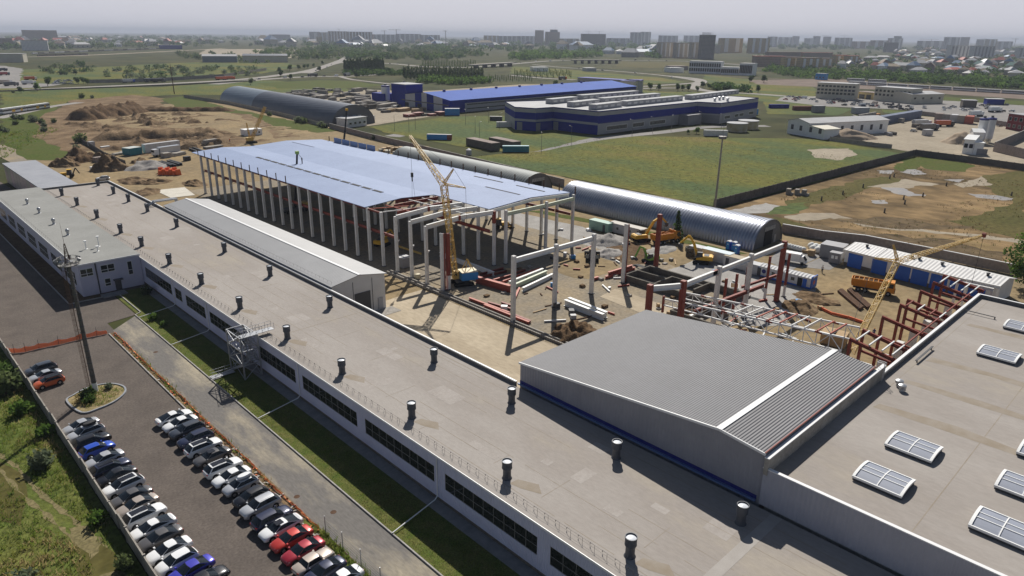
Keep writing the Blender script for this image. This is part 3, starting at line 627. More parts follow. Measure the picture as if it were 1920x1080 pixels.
b.build('bracing', m_metal, st, world=True)
for z0, ya, yb, x in ((0, YB-.4, YA+.6, 39.4), (2.4, YA+.6, YB-.4, 40.8), (4.8, YB-.4, YA+.6, 39.4)):
    b = MB(); n = 11
    for i in range(n):
        t = i/n; y = ya+(yb-ya)*t; z = z0+2.35*(i+1)/n; b.box(x-.5, y-.14, z-.04, x+.5, y+.14, z)
    for s in (-.52, .52):
        b.beam((x+s, ya, z0+.05), (x+s, yb, z0+2.35), .05, .2); b.beam((x+s, ya, z0+1.05), (x+s, yb, z0+3.3), .05, .05)
        for i in range(5): t = i/4; b.beam((x+s, ya+(yb-ya)*t, z0+.1+2.3*t), (x+s, ya+(yb-ya)*t, z0+1.05+2.25*t), .04)
    b.build('stair_flight', m_metal, st, world=True)
b = MB(); b.box(39.0, YA+.1, HT+.01, 44.4, YA+1.3, HT+.08)
for s in (YA+.12, YA+1.28):
    for i in range(6): b.beam((39.4+i, s, HT+.08), (39.4+i, s, HT+1.15), .045)
    for h in (.6, 1.15): b.beam((39.2, s, HT+h), (44.4, s, HT+h), .045)
b.build('roof_gangway', m_metal, st, world=True)
b = MB(); b.box(34.9, 104.5, .14, 38.6, 105.6, .22)
for s in (104.5, 105.6):
    for i in range(4): b.beam((35.4+i, s, .22), (35.4+i, s, 1.2), .045)
    b.beam((35.0, s, 1.2), (38.6, s, 1.2), .045); b.beam((35.0, s, .7), (38.6, s, .7), .035)
b.build('ground_gangway', m_metal, st, world=True)
MB().box(34.9, 104.3, 0, 36.2, 105.9, .13).build('paving_step', m_kerb, st, world=True)
# ---------------------------------------------------------------- mast
ms = thing('lighting_mast', 'tall tapered concrete lighting mast with round platform rising from the island', 'mast', (20.3, 112.6, 0))
b = MB(); b.tube((0, 0, 0), (0, 0, 20.6), .36, .21, 14); b.build('pole', m_concd, ms, smooth=40)
MB().tube((0, 0, .02), (0, 0, 1.6), .375, .365, 14, cap=False).build('white_base', m_white, ms, smooth=40)
b = MB()
for i in range(19): b.tube((0, 0, 1.9+i), (0, 0, 2.0+i), .41-.0075*i, n=12)
b.build('band', m_dkgrey, ms)
b = MB()
for i in range(46):
    z = 1.2+i*.42
    for a, c in (((-.6, -.22), (-.6, .22)),): b.tube((a[0], a[1], z), (c[0], c[1], z), .022, n=4)
    if i % 2 == 0:
        pts = [(-.6-.42*math.sin(math.pi*t/5), .38*math.cos(math.pi*t/5), z) for t in range(6)]
        for p, q in zip(pts, pts[1:]): b.tube(p, q, .022, n=4)
for y in (-.22, .22): b.tube((-.6, y, .6), (-.6, y, 20.4), .03, n=5)
for t in (1, 2.5, 4): b.tube((-.6-.42*math.sin(math.pi*t/5), .38*math.cos(math.pi*t/5), 1.2), (-.6-.42*math.sin(math.pi*t/5), .38*math.cos(math.pi*t/5), 20.2), .018, n=4)
for i in range(7): b.tube((-.6, 0, 1.5+i*3), (0, 0, 1.5+i*3), .03, n=4)
b.build('ladder_cage', m_woodd, ms)
b = MB(); b.lathe([(.2, 20.4), (1.35, 20.45), (1.35, 20.55), (.2, 20.55)], n=16)
for i in range(12):
    t = 2*math.pi*i/12; b.tube((1.35*math.cos(t), 1.35*math.sin(t), 20.5), (1.35*math.cos(t), 1.35*math.sin(t), 21.5), .03, n=4)
for h in (21.0, 21.5):
    for i in range(16):
        t, u = 2*math.pi*i/16, 2*math.pi*(i+1)/16; b.tube((1.35*math.cos(t), 1.35*math.sin(t), h), (1.35*math.cos(u), 1.35*math.sin(u), h), .03, n=4)
b.build('platform', m_rail, ms)
for i in range(7):
    t = 2*math.pi*i/7+.3; l = MB().obox((0, 0, -.2), .42, .3, .42).build('floodlight', m_gsheet, ms); l.location = (1.5*math.cos(t), 1.5*math.sin(t), 21.2); l.rotation_euler = (0, .5, t)
b = MB(); b.lattice((0, 0, 20.6), (0, 0, 23.6), .7, .12, 5, .06); b.tube((0, 0, 23.6), (0, 0, 26.6), .025, .012, n=5); b.build('lightning_rod', m_woodd, ms)
# ---------------------------------------------------------------- boundary walls and nets round the car park
fn = thing('boundary_wall', 'pale concrete panel wall between the car park and the weed field', 'wall', (12.9, 120, 0))
b = MB(); y = 14.0; k = 0; tops = []
while y < 330:
    x = 12.85+.28*math.sin(y*.021)+(.1 if k % 5 == 0 else 0); h = 1.85+.12*pnoise(Vector((y*.07, 0, 0)))
    b.hexa([(x, y, -.1), (x+.16, y, -.1), (x+.16, y+2.94, -.1), (x, y+2.94, -.1), (x, y, h), (x+.16, y, h), (x+.16, y+2.94, h+.03), (x, y+2.94, h+.03)]); y += 2.96; k += 1
y = 13.98
while y < 330:
    x = 12.85+.28*math.sin(y*.021); b.box(x-.06, y-.09, -.1, x+.24, y+.09, 1.98); y += 5.92
b.build('wall_panel', m_fence, fn, world=True)
def net(name, pts, h, label, sag=.25, seed=1):
    """a drooping plastic barrier net: a thin crumpled double sheet hung between stakes"""
    r = random.Random(seed); rows = [[], [], []]
    for i, (a, c) in enumerate(zip(pts, pts[1:])):
        a = Vector(a); c = Vector(c); n = max(3, int((c-a).length/.45))
        for k in range(n):
            t = k/n; p = a.lerp(c, t); s = sag*math.sin(math.pi*t); q = r.uniform(-.10, .10)
            rows[0].append((p.x+q, p.y+q, .02)); rows[1].append((p.x+q*1.4, p.y-q, h*.5-s*.5+r.uniform(-.05, .05))); rows[2].append((p.x+r.uniform(-.08, .08), p.y, h-s+r.uniform(-.06, .06)))
    t = thing(name, label, 'barrier net', (pts[0][0], pts[0][1], 0))
    b = MB().strip(rows); b.strip([[(x+.02, y+.015, z) for x, y, z in rw] for rw in rows]); b.build('netting', m_netp, t, world=True)
    return t
m_netp = bpy.data.materials.new('barrier_net'); m_netp.use_nodes = True
_n = m_netp.node_tree.nodes; _b = _n['Principled BSDF']; _b.inputs['Base Color'].default_value = (.95, .30, .11, 1); _b.inputs['Roughness'].default_value = .8; _b.inputs['Alpha'].default_value = .72
t = net('barrier_net', [(13.3, 138.5), (14.1, 137), (15.6, 136.4), (17.6, 136.4), (20.5, 136.0), (24.0, 136.0), (26.5, 135.8), (28.6, 135.4)], 1.0, 'drooping orange barrier net on stakes across the car park in front of the mast', .3, 3)
for x, y in ((14.1, 137), (15.6, 136.4), (17.6, 136.4), (20.5, 136.0), (24.0, 136.0), (26.5, 135.8)):
    MB().tube((x, y, 0), (x+.05, y, 1.7), .035, n=5).build('stake', m_dkgrey, t, world=True)
yy = [135, 128, 119, 110, 101, 94, 86, 78, 71, 66, 60.5]
t = net('kerb_net', [(29.15+.12*math.sin(k*2.1), y, 0) for k, y in enumerate(yy)], .42, 'orange net lying along the kerb strip between parked cars and road', .22, 5)
b = MB(); m2 = random.Random(4)
for i in range(90):
    y = m2.uniform(60, 134); b.obox((28.95+m2.uniform(-.35, .35), y, 0), m2.uniform(.15, .5), m2.uniform(.1, .35), m2.uniform(.05, .16), m2.uniform(0, 3), m2.randrange(3))
o = b.build('rubble', [m_soil2, m_net, m_conc]); tag(o, kind='stuff')
mf = thing('wire_mesh_fence', 'grey wire mesh fence on thin posts beside the access road, bottom edge', 'fence', (29.5, 40, 0))
b = MB()
for k in range(9): MB().tube((29.5, 59.8-k*3.6, 0), (29.5, 59.8-k*3.6, 2.3), .05, n=6).build('post', m_metal, mf, world=True)
for i in range(140): b.tube((29.5, 59.8-i*.22, .15), (29.5, 59.8-i*.22, 1.9), .011, n=3)
for z in (.15, .5, .85, 1.2, 1.55, 1.9): b.tube((29.5, 59.8, z), (29.5, 29, z), .012, n=3)
b.build('wire_panel', m_metal, mf, world=True)
sheet('verge_weeds', [(28.5, 10), (29.4, 10), (29.4, 62), (28.5, 65)], m_weed, Z(9)+.01)
for x, y in ((32.0, 62.5), (30.3, 68.0), (31.9, 121.5)):
    tag(MB().tube((x, y, -.04), (x, y, -.022), .36, n=16).build('manhole_cover', m_woodd), 'round rusty manhole cover set in the access road, ' + {62.5: 'near the bottom of the lawn pipe', 68.0: 'beside the gap in the kerb', 121.5: 'near the road end'}[y], 'manhole')
# ---------------------------------------------------------------- hall under construction: grid of columns, beams, sheet roof
SP = 5.664; YK = [118.3+SP*k for k in range(23)]
def column_proto(h, wd=.62, m=None, corbel=None, red=None, base=True):
    t = thing('column', 'x', 'column')
    b = MB(); b.box(-wd/2, -wd/2, .12, wd/2, wd/2, h)
    if corbel: b.hexa([(wd/2, -wd*.35, corbel-.5), (wd/2+.05, -wd*.35, corbel-.5), (wd/2+.05, wd*.35, corbel-.5), (wd/2, wd*.35, corbel-.5), (wd/2, -wd*.35, corbel), (wd/2+.55, -wd*.35, corbel), (wd/2+.55, wd*.35, corbel), (wd/2, wd*.35, corbel)])
    b.build('shaft', m or m_colw, t)
    if base: MB().obox((0, 0, 0), wd+.35, wd+.35, .12).build('base_plate', m_dkgrey, t)
    return t
colL = proto(column_proto(13.2, corbel=7.6)); colR = proto(column_proto(13.3, .62)); first = {}
def put(p, loc, label, group, rz=0):
    if p not in first: first[p] = 1; p.location = loc; p.rotation_euler = (0, 0, rz); p['label'] = label; p['group'] = group; return p
    return dup(p, loc, rz, label, group)
for k, y in enumerate(YK):
    put(colL, (88.0, y, 0), ORD[k]+' column from the near end in the open left side of the unfinished hall', 'columns along the left side of the unfinished hall')
for k, y in enumerate(YK[:16]):
    put(colR, (136.0, y, 0), ORD[k]+' column from the near end along the far right side of the unfinished hall', 'columns along the right side of the unfinished hall')
for k, y in enumerate(YK[:12]):
    put(colR, (108.0, y, 0), ORD[k]+' column from the near end in the middle row under the hall roof', 'columns in the middle row of the unfinished hall')
for x, lb in ((110.9, 'left one'), (124.8, 'middle one')):
    put(colR, (x, 117.3, 0), lb+' of the free columns carrying the pale green gable beam of the hall', 'gable columns of the unfinished hall')
MB().box(107.66, YK[0]-.34, 10.4, 108.34, YK[0]+.34, 13.35).build('red_sleeve', m_red, KIDS and [c for c in C.objects if c.get('label', '').startswith('first column from the near end in the middle')][0], world=True)
hr = thing('hall_roof', 'big pale blue sheet roof of the unfinished hall with dark roof slots', 'roof', (112, 190, 12))
def gable_roof(x0, xm, x1, y0, y1, ze, zr, zg=None):
    b = MB()
    for xa, za, xb, zb in ((x0, ze, xm, zr), (xm, zr, x1, zg or ze)):
        b.hexa([(xa, y0, za), (xb, y0, zb), (xb, y1, zb), (xa, y1, za), (xa, y0, za+.16), (xb, y0, zb+.16), (xb, y1, zb+.16), (xa, y1, za+.16)])
    return b
gable_roof(87.4, 98, 108, 141.2, 248.8, 13.25, 13.95, 13.35).build('roof_bay', m_hall, hr, world=True)
gable_roof(108, 122, 136.5, 120.0, 248.8, 13.35, 14.15, 13.35).build('roof_bay', m_hall, hr, world=True)
m_slot = m_dark
for x, z, ya, yb, n in ((98.0, 14.12, 149, 222, 14),):
    step = (yb-ya)/n
    for i in range(n): MB().box(x-.45, ya+i*step+.5, z-.04, x+.45, ya+(i+1)*step-.5, z+.05).build('roof_slot', m_slot, hr, world=True)
for x, z, ya, yb in ((122, 14.3, 228, 244), (122, 14.3, 124, 137), (131, 13.85, 124, 134.5), (131, 13.85, 140, 152)):
    MB().box(x-.25, ya, z-.04, x+.25, yb, z+.06).build('roof_slot', M('slot_blue', (.06, .09, .17), rough=.6) if x == 122 and ya > 200 else m_slot, hr, world=True)
for k in range(5):
    y = 211+k*5.6; MB().box(136.2, y, 13.45, 136.3, y+5.2, 15.3).build('edge_panel', m_hall, hr, world=True)
for k, y in enumerate(YK): # stub posts above the eaves
    if k > 10: MB().box(87.2, y-.1, 13.0, 87.4, y+.1, 15.2).build('edge_post', m_woodd, hr, world=True)
    if k < 16 or k > 20: MB().box(136.5, y-.12, 13.2, 136.74, y+.12, 15.3).build('edge_post', m_woodd, hr, world=True)
# eaves, crane beams and gable beams
def beamthing(name, label, p0, p1, wd, h, mat, group=None, i=True, cat='beam'):
    b = MB(); (b.ibeam if i else b.beam)(p0, p1, wd, h, m=0); return tag(b.build(name, mat), label, cat, group)
for k in range(2, 22):
    beamthing('crane_beam', ORD[k-2]+' red beam from the near end joining the left hall columns at mid height', (88.65, YK[k]+.1, 7.9), (88.65, YK[k+1]-.1, 7.9), .35, .7, m_red, 'red mid height beams along the left hall columns')
for k in (0, 1, 2, 3, 5, 6):
    beamthing('crane_beam', ORD[k]+' red beam from the near end joining the right hall columns', (135.2, YK[k]+.1, 8.2), (135.2, YK[k+1]-.1, 8.2), .3, .7, m_red, 'red beams along the right hall columns')
beamthing('crane_beam', 'long dark red beam joining the middle columns near the yellow boom', (107.3, 119, 8.4), (107.3, 141, 8.4), .35, .8, m_red)
for k in range(3, 23):
    beamthing('eaves_beam', ORD[k-3]+' dark eaves beam from the roof edge along the left side of the hall', (88.0, YK[k]+.34 if k < 22 else YK[k], 12.95), (88.0, YK[min(k+1, 22)]-.34 if k < 22 else YK[k]+.4, 12.95), .25, .45, m_red, 'eaves beams of the unfinished hall')
for k, lb in ((0, 'nearest white rafter, with a red cleat, spanning the open bay'), (1, 'second white rafter spanning the open bay beside the roof edge'), (2, 'third white rafter spanning the open bay at the roof edge')):
    t = thing('rafter', lb, 'rafter', (98, YK[k+0], 12.8), group='white rafters of the open hall bay')
    b = MB(); y = YK[k]+(.0 if k else 0); b.ibeam((88.3, y, 12.95), (98, y, 13.5), .45, 1.0); b.ibeam((98, y, 13.5), (107.7, y, 13.05), .45, 1.0); b.build('girder', m_steelw, t, world=True)
    MB().box(97.2, y-.26, 12.9, 97.7, y+.26, 14.02).build('cleat', m_red, t, world=True)
for i, y in enumerate((131.6, 137.3, 141.0)):
    beamthing('rafter_brace', ['near', 'middle', 'far'][i]+' red roof girder under the cut edge of the pale blue roof', (91+3*i, y+1.5, 12.9+.1*i), (107.5, y+1.5, 13.1), .3, .9, m_red, 'red girders at the cut roof edge')
for i, (a, c) in enumerate((((88.2, 141, 12.9), (96, 135.4, 13.4)), ((89, 136, 12.95), (103, 130.8, 13.4)), ((93, 141, 13.1), (93.5, 130, 13.2)), ((100, 141, 13.4), (101, 118.5, 13.4)), ((104, 141, 13.2), (105, 124, 13.2)))):
    beamthing('roof_brace', ORD[i]+' thin bracing bar from the left in the open hall bay', a, c, .18, .22, m_redl if i in (0, 2) else m_steelw, 'bracing bars of the open hall bay', i=False)
beamthing('gable_beam', 'white roof edge beam under the near right gable of the pale blue roof', (108.4, 119.9, 12.9), (122, 119.9, 13.65), .4, .8, m_steelw)
beamthing('gable_beam', 'right half of the white gable roof edge beam, ending at the corner column', (122, 119.9, 13.65), (136, 119.9, 12.95), .4, .8, m_steelw)
beamthing('gable_beam', 'pale green beam between the two free gable columns of the hall', (111.3, 117.3, 12.3), (124.5, 117.3, 12.3), .4, .9, m_pale_g)
beamthing('gable_beam', 'pale green beam from the middle gable column to the hall corner', (125.2, 117.3, 12.3), (136, 117.9, 12.3), .4, .9, m_pale_g)
sheet('foundation_strip', [(85.3, 60), (89, 60), (89, 246), (85.3, 246)], m_sitegrey, Z(9), .5, 3)
# ---------------------------------------------------------------- free standing frames
colF = proto(column_proto(13.3, .72)); FX = [87.0, 98.7, 110.3, 121.2]
for i, x in enumerate(FX[:3]):
    put(colF, (x, 89.8, 0), ['left', 'middle', 'right'][i]+' white column of the free frame in front of the hall', 'white columns of the near free frame')
    t = [c for c in C.objects if c.get('label', '').startswith(['left', 'middle', 'right'][i]+' white column of the free frame')][0]
for i in range(2):
    beamthing('frame_beam', ['left', 'right'][i]+' white beam on top of the free frame in front of the hall', (FX[i]+.4, 89.8, 12.35), (FX[i+1]-.4, 89.8, 12.35), .5, .95, m_steelw, 'white beams of the near free frame')
def redwhite(x, y, h, rw, label, name='column', wdt=.62, split=None):
    t = thing(name, label, 'column', (x, y, 0), group='primer red columns on the site')
    if rw == 2: MB().box(-wdt/2, -wdt/2, .12, 0, wdt/2, h).build('shaft', m_colw, t); MB().box(.003, -wdt/2, .12, wdt/2, wdt/2, h-.1).build('red_side', m_red, t)
    elif split: MB().box(-wdt/2, -wdt/2, .12, wdt/2, wdt/2, split).build('shaft', m_colw, t); MB().box(-wdt/2, -wdt/2, split, wdt/2, wdt/2, h).build('red_top', m_red, t)
    else: MB().box(-wdt/2, -wdt/2, .12, wdt/2, wdt/2, h).build('shaft', m_red, t)
    MB().obox((0, 0, 0), wdt+.4, wdt+.4, .12).build('base_plate', m_dkgrey, t); return t
redwhite(121.2, 89.6, 13.6, 2, 'half white half red column behind the red beam stack', wdt=.85)
redwhite(134.4, 90.2, 13.5, 0, 'tall dark red column standing in front of the silver hangar', wdt=.85)
redwhite(88.0, 112.6, 12.8, 2, 'red and white double column beside the yellow crawler crane', wdt=.8); redwhite(89.3, 112.4, 12.6, 0, 'dark red column paired with the red and white column by the crane', split=3.2, wdt=.7)
F2 = [87.3, 98.9, 110.4, 122.0, 135.6]
for i, x in enumerate(F2[1:], 1):
    if i in (1, 4): redwhite(x, 60.5, 13.2, 0, ['', 'red column with red topped beam just beyond the grey ribbed roof', '', '', 'tallest dark red column at the right end of the long white beam'][i], wdt=.85)
    else: put(colF, (x, 60.5, 0), ['', '', 'left', 'right'][i]+' white column under the long sloping beam by the pits', 'white columns under the long beam by the pits')
redwhite(93.5, 63.5, 13.0, 0, 'dark red column at the far left corner of the grey ribbed roof', wdt=.85)
t = beamthing('frame_beam', 'beam with red top between the two red columns behind the ribbed roof', (93.9, 63.2, 12.3), (98.5, 60.7, 12.3), .5, .95, m_steelw)
for i in range(1, 4):
    beamthing('frame_beam', ['', 'first white beam from the left, red at one end, over the foundation pits', 'middle white beam over the foundation pits', 'last white beam reaching the tallest red column over the pits'][i], (F2[i]+.45, 60.5, 12.35), (F2[i+1]-.45, 60.5, 12.35), .5, .95, m_steelw, 'white beams over the foundation pits')
beamthing('frame_beam_tip', 'dark red painted end piece of the white beam over the pits', (108.4, 60.5, 12.352), (109.9, 60.5, 12.352), .52, .97, m_red)
# slim red posts near the blue cabin
for i, (bx, by, tx, ty) in enumerate(((1393, 575, 1412, 500), (1373, 590, 1378, 514), (1353, 600, 1358, 522), (1433, 562, 1441, 488), (1454, 556, 1467, 478), (1469, 556, 1484, 472))):
    p = at(bx, by); h = 9.6 if i > 2 else 8.6
    redwhite(p.x, p.y, h, 1, ORD[i]+' slim red column on a white foot in the cluster beyond the white trusses', wdt=.42, split=2.6 if i > 2 else 1.2)
p, q = at(1385, 578), at(1450, 556)
beamthing('tie_beam', 'red tie beam low between the slim red columns', (p.x, p.y, 4.6), (q.x, q.y, 4.8), .4, .5, m_red)
beamthing('tie_beam', 'long dark red beam lying across behind the white trusses', (104, 61, 6.0), (128, 60, 5.6), .5, .7, m_red)
# ---------------------------------------------------------------- white trusses and red portal frames beside the skylight hall
def truss(name, label, x, y0, z0, y1, z1, dp, n, group):
    t = thing(name, label, 'truss', (x, (y0+y1)/2, 6), group=group)
    P = [Vector((x, y0+(y1-y0)*i/n, z0+(z1-z0)*i/n)) for i in range(n+1)]; Q = [p-Vector((0, 0, dp*(.55+.45*i/n))) for i, p in enumerate(P)]
    b = MB(); b.beam(P[0], P[-1], .22, .24); b.build('top_chord', m_steelw, t, world=True)
    b = MB(); b.beam(Q[0], Q[-1], .2, .2); b.build('bottom_chord', m_steelw, t, world=True)
    b = MB()
    for i in range(n+1): b.beam(P[i], Q[i], .1)
    for i in range(n): b.beam(P[i], Q[i+1], .1) if i % 2 else b.beam(Q[i], P[i+1], .1)
    b.build('web_bars', m_steelw, t, world=True)
    b = MB()
    for i in range(2, n, 4): b.box(x-.14, P[i].y-.8, P[i].z-.13, x+.14, P[i].y+.3, P[i].z+.15)
    b.box(x-.2, y0-.15, z0-2.6, x+.2, y0+.15, z0+.5); b.build('red_fitting', m_red, t, world=True); return P
PA = truss('roof_truss', 'nearer white roof truss with red fittings beside the ribbed roof', 99.4, 64.5, 8.7, 33.6, 11.3, 2.2, 16, 'white roof trusses')
PB = truss('roof_truss', 'farther white roof truss with red fittings, parallel behind the first', 105.3, 64.2, 8.5, 33.6, 11.2, 2.2, 16, 'white roof trusses')
for k, i in enumerate((7, 8, 9, 10, 11, 12, 13, 14, 15)):
    beamthing('purlin', ORD[k]+' purlin from the left joining the two white roof trusses', PA[i]+Vector((0, 0, .2)), PB[i]+Vector((0, 0, .2)), .16, .2, m_redl if i in (9, 10, 11, 14, 15) else m_steelw, 'purlins between the white trusses', i=False)
FR = [100.6, 105.4, 113.2, 121.0, 124.4, 130.8, 137.6, 143.4]
for k, x in enumerate(FR):
    lb = ORD[k]+' red portal frame from the near end along the skylight hall parapet'
    t = thing('portal_frame', lb, 'frame', (x, 30, 0), group='red portal frames beside the skylight hall'); mm = m_red
    zl, zr = 10.9, 9.6
    MB().ibeam((x, 33.2, zl), (x, 23.2 if x < 90 else 26.3, zr), .35, .5).build('rafter_beam', mm, t, world=True)
    MB().beam((x, 33.0, 0), (x, 33.0, zl-.25), .4, .4).build('post', mm, t, world=True); MB().beam((x, 27.0, 0), (x, 27.0, zr-.2), .4, .4).build('post', mm, t, world=True)
    MB().ibeam((x, 32.8, 7.6), (x, 27.2, 7.0), .25, .35).build('tie', mm, t, world=True)
for k in range(7):
    for j, (y, z) in enumerate(((32.2, 11.05), (30.4, 10.8), (28.6, 10.55), (27.2, 10.4))):
        if k in (0, 3, 6) or j == 3 and k < 6:
            beamthing('frame_purlin', ['white', 'red'][1 if (k == 3 and j % 2 == 0) or j == 3 and k in (1, 2, 4, 5) else 0]+' purlin %s of the %s bay between red portal frames' % (['at the far edge', 'second from the far edge', 'second from the parapet', 'next to the parapet'][j], ORD[k]), (FR[k], y, z), (FR[k+1], y, z), .18, .2, m_red if (k == 3 and j % 2 == 0) or (j == 3 and k in (1, 2, 4, 5)) else m_steelw, 'purlins of the red portal frames', i=False)
cw = proto(column_proto(6.6, 1.1, base=False))
k = 0
for x in (103, 109, 116, 122.5, 129, 134.5, 141):
    for y in (30.6, 28.0):
        put(cw, (x, y, 0), ORD[k]+' thick white pier standing among the red portal frames', 'white piers among the red portal frames'); k += 1
for i, (x, y0, y1) in enumerate(((146.5, 31.5, 25.5), (149.0, 30.5, 25.0))):
    t = thing('white_portal', ['nearer', 'farther'][i]+' white steel portal in front of the blue garage doors', 'frame', (x, 28, 0), group='white portals')
    b = MB(); b.ibeam((x, y0, 9.4), (x, y1, 9.4), .4, .5); b.build('beam', m_steelw, t, world=True)
    for y in (y0-.2, y1+.2): MB().beam((x, y, 0), (x, y, 9.1), .4, .4).build('post', m_steelw, t, world=True)
# ---------------------------------------------------------------- foundation pits, beams, stacks
fp = thing('foundation_pit', 'dark concrete foundation walls forming open pits beside the gravel pad', 'foundation', (127, 80, 0))
b = MB()
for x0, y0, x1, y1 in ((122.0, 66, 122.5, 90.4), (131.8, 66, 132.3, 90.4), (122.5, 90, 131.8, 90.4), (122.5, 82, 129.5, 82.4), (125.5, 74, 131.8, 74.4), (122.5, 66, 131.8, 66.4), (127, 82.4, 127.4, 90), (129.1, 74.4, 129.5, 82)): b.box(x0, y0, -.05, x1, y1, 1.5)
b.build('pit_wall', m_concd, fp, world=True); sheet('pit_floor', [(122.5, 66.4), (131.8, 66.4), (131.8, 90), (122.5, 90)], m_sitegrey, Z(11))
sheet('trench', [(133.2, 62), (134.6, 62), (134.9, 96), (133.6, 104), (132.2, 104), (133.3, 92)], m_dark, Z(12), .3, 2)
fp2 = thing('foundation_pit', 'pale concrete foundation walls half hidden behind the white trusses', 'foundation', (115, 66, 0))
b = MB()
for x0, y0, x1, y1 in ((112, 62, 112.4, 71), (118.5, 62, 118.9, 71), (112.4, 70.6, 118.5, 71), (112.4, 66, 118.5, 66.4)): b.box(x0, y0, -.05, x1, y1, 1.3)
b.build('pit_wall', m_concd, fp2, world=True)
gb = thing('ground_beam', 'long low concrete ground beam with bare rebar along the haul road', 'foundation', (86.2, 95, 0))
b = MB(); b.box(85.7, 62, -.03, 86.0, 131, .45); b.box(86.7, 62, -.03, 87.0, 131, .45); b.build('kerb_wall', m_conc, gb, world=True)
b = MB(); [b.tube((85.5, 62+.55*i, 0), (85.5, 62+.55*i, .75), .03, n=3) for i in range(120)]; b.build('rebar', m_woodd, gb, world=True)
sheet('beam_gap_strip', [(86.02, 62), (86.68, 62), (86.68, 131), (86.02, 131)], m_soil, Z(12))  # strip in the dark soil material between the two kerb walls
def lay(label, a, c, wd, h, mat, z=.1, group=None, name='steel_beam', i=True):
    p, q = at(*a), at(*c); return beamthing(name, label, (p.x, p.y, z+h/2), (q.x, q.y, z+h/2), wd, h, mat, group, i)
lay('big fresh red girder lying beside the yellow and blue crane', (893, 530), (957, 548), .9, 1.5, m_redl, 0.05)
for k, (a, c) in enumerate((((905, 521), (952, 510)), ((925, 528), (962, 517)), ((936, 533), (966, 522)), ((958, 517), (985, 508)), ((965, 522), (1012, 506)), ((972, 526), (1008, 512)), ((900, 517), (944, 505)))):
    lay(ORD[k]+' red beam of the loose stack beside the big red girder', a, c, .45, .5, m_redl if k % 3 else m_red, .05, 'red beams lying by the crane')
for k, (a, c) in enumerate((((955, 535), (1018, 510)), ((965, 540), (1025, 514)), ((980, 547), (1036, 520)))):
    lay(['rear', 'middle', 'front'][k]+' white girder lying on the dirt beside the free frame', a, c, .6, .9, m_steelw if k != 1 else m_pale_g, .05, 'white girders on the dirt')
lay('short white strut with red end lying before the white girders', (966, 560), (974, 542), .4, .4, m_redl, .05)
for k, (a, c) in enumerate((((825, 480), (850, 490)), ((850, 490), (888, 503)), ((888, 503), (926, 518)))):
    lay(['far', 'middle', 'near'][k]+' white girder piece of the row lying under the hall roof', a, c, .6, 1.0, m_steelw, .05, 'white girders lying under the hall')
for k, (a, c) in enumerate((((880, 562), (955, 590)), ((908, 575), (992, 608)), ((915, 570), (960, 583)), ((940, 570), (958, 576)), ((960, 592), (995, 606)))):
    lay(ORD[k]+' dark red beam lying along the ground beam edge', a, c, .5, .5, m_redl if k < 2 else m_red, .05, 'red beams along the ground beam')
for k, (a, c) in enumerate((((1059, 573), (1131, 601)), ((1066, 569), (1137, 597)))):
    lay(['front', 'rear'][k]+' white girder of the pair lying by the dark soil heap', a, c, .75, 1.3, m_steelw, .08, 'pair of white girders')
for k, (a, c) in enumerate((((1135, 523), (1190, 505)), ((1140, 520), (1185, 506)), ((1112, 526), (1122, 523)))):
    lay(['long', 'short', 'tiny'][k]+' red beam lying left of the foundation pits', a, c, .55, .6, m_redl, .05 if k != 1 else .7, 'red beams by the pits')
for k in range(2):
    a, c = ((1572, 548), (1612, 582)) if k == 0 else ((1590, 546), (1626, 580))
    t = thing('sleeper_stack', ['left', 'right'][k]+' long stack of dark timber sleepers below the loaded orange truck', 'stack', at((a[0]+c[0])/2, (a[1]+c[1])/2), group='dark sleeper stacks')
    p, q = at(*a), at(*c); d = q-p; b = MB()
    for j in range(3): b.beam(p+Vector((j*.7, 0, .3)), q+Vector((j*.7, 0, .3)), .5, .5)
    b.build('sleepers', m_woodd, t, world=True)
# heaps
def heap(name, label, c, rx, ry, h, mat, seed=0, n=22, cat='heap', rz=0, rough_=.35):
    b = MB(); rows = []
    for i in range(n+1):
        row = []
        for j in range(n+1):
            u, v = 2*i/n-1, 2*j/n-1; d = math.sqrt(u*u+v*v); f = max(0, 1-d)**.8
            q = fractal(Vector((u*2.4+seed, v*2.4, seed*1.7)), 1.0, 2.0, 5)
            zz = max(-.12, h*f*(1+rough_*q)+(rough_*.25*h*q if d < 1.0 else -.12))
            x, y = u*rx*(1+.12*q), v*ry*(1+.12*q); row.append((c[0]+x*math.cos(rz)-y*math.sin(rz), c[1]+x*math.sin(rz)+y*math.cos(rz), zz-.06 if d < .98 else -.2))
        rows.append(row)
    b.strip(rows); o = b.build(name, mat, smooth=60); return tag(o, label, cat)
heap('soil_heap', 'heap of dark brown soil behind the white girder pair', at(1078, 628), 5.6, 4.6, 2.4, m_soil, 3, 30, rz=.7, rough_=.6)
heap('gravel_heap', 'grey gravel heap by the long grey cabin', at(1138, 452), 6, 5, 1.8, m_greypile, 5)
heap('gravel_heap', 'lower pale gravel heap beside the bulldozer', at(1140, 475), 4.6, 3.4, 1.2, m_greypile, 7)
heap('gravel_heap', 'pale gravel spread beside the green black mini digger', at(1240, 468), 6, 3, .8, m_gravel, 8)
heap('gravel_heap', 'grey and purple gravel heap at the far end of the construction site', at(275, 314), 9, 7, 3.0, m_greypile, 9)
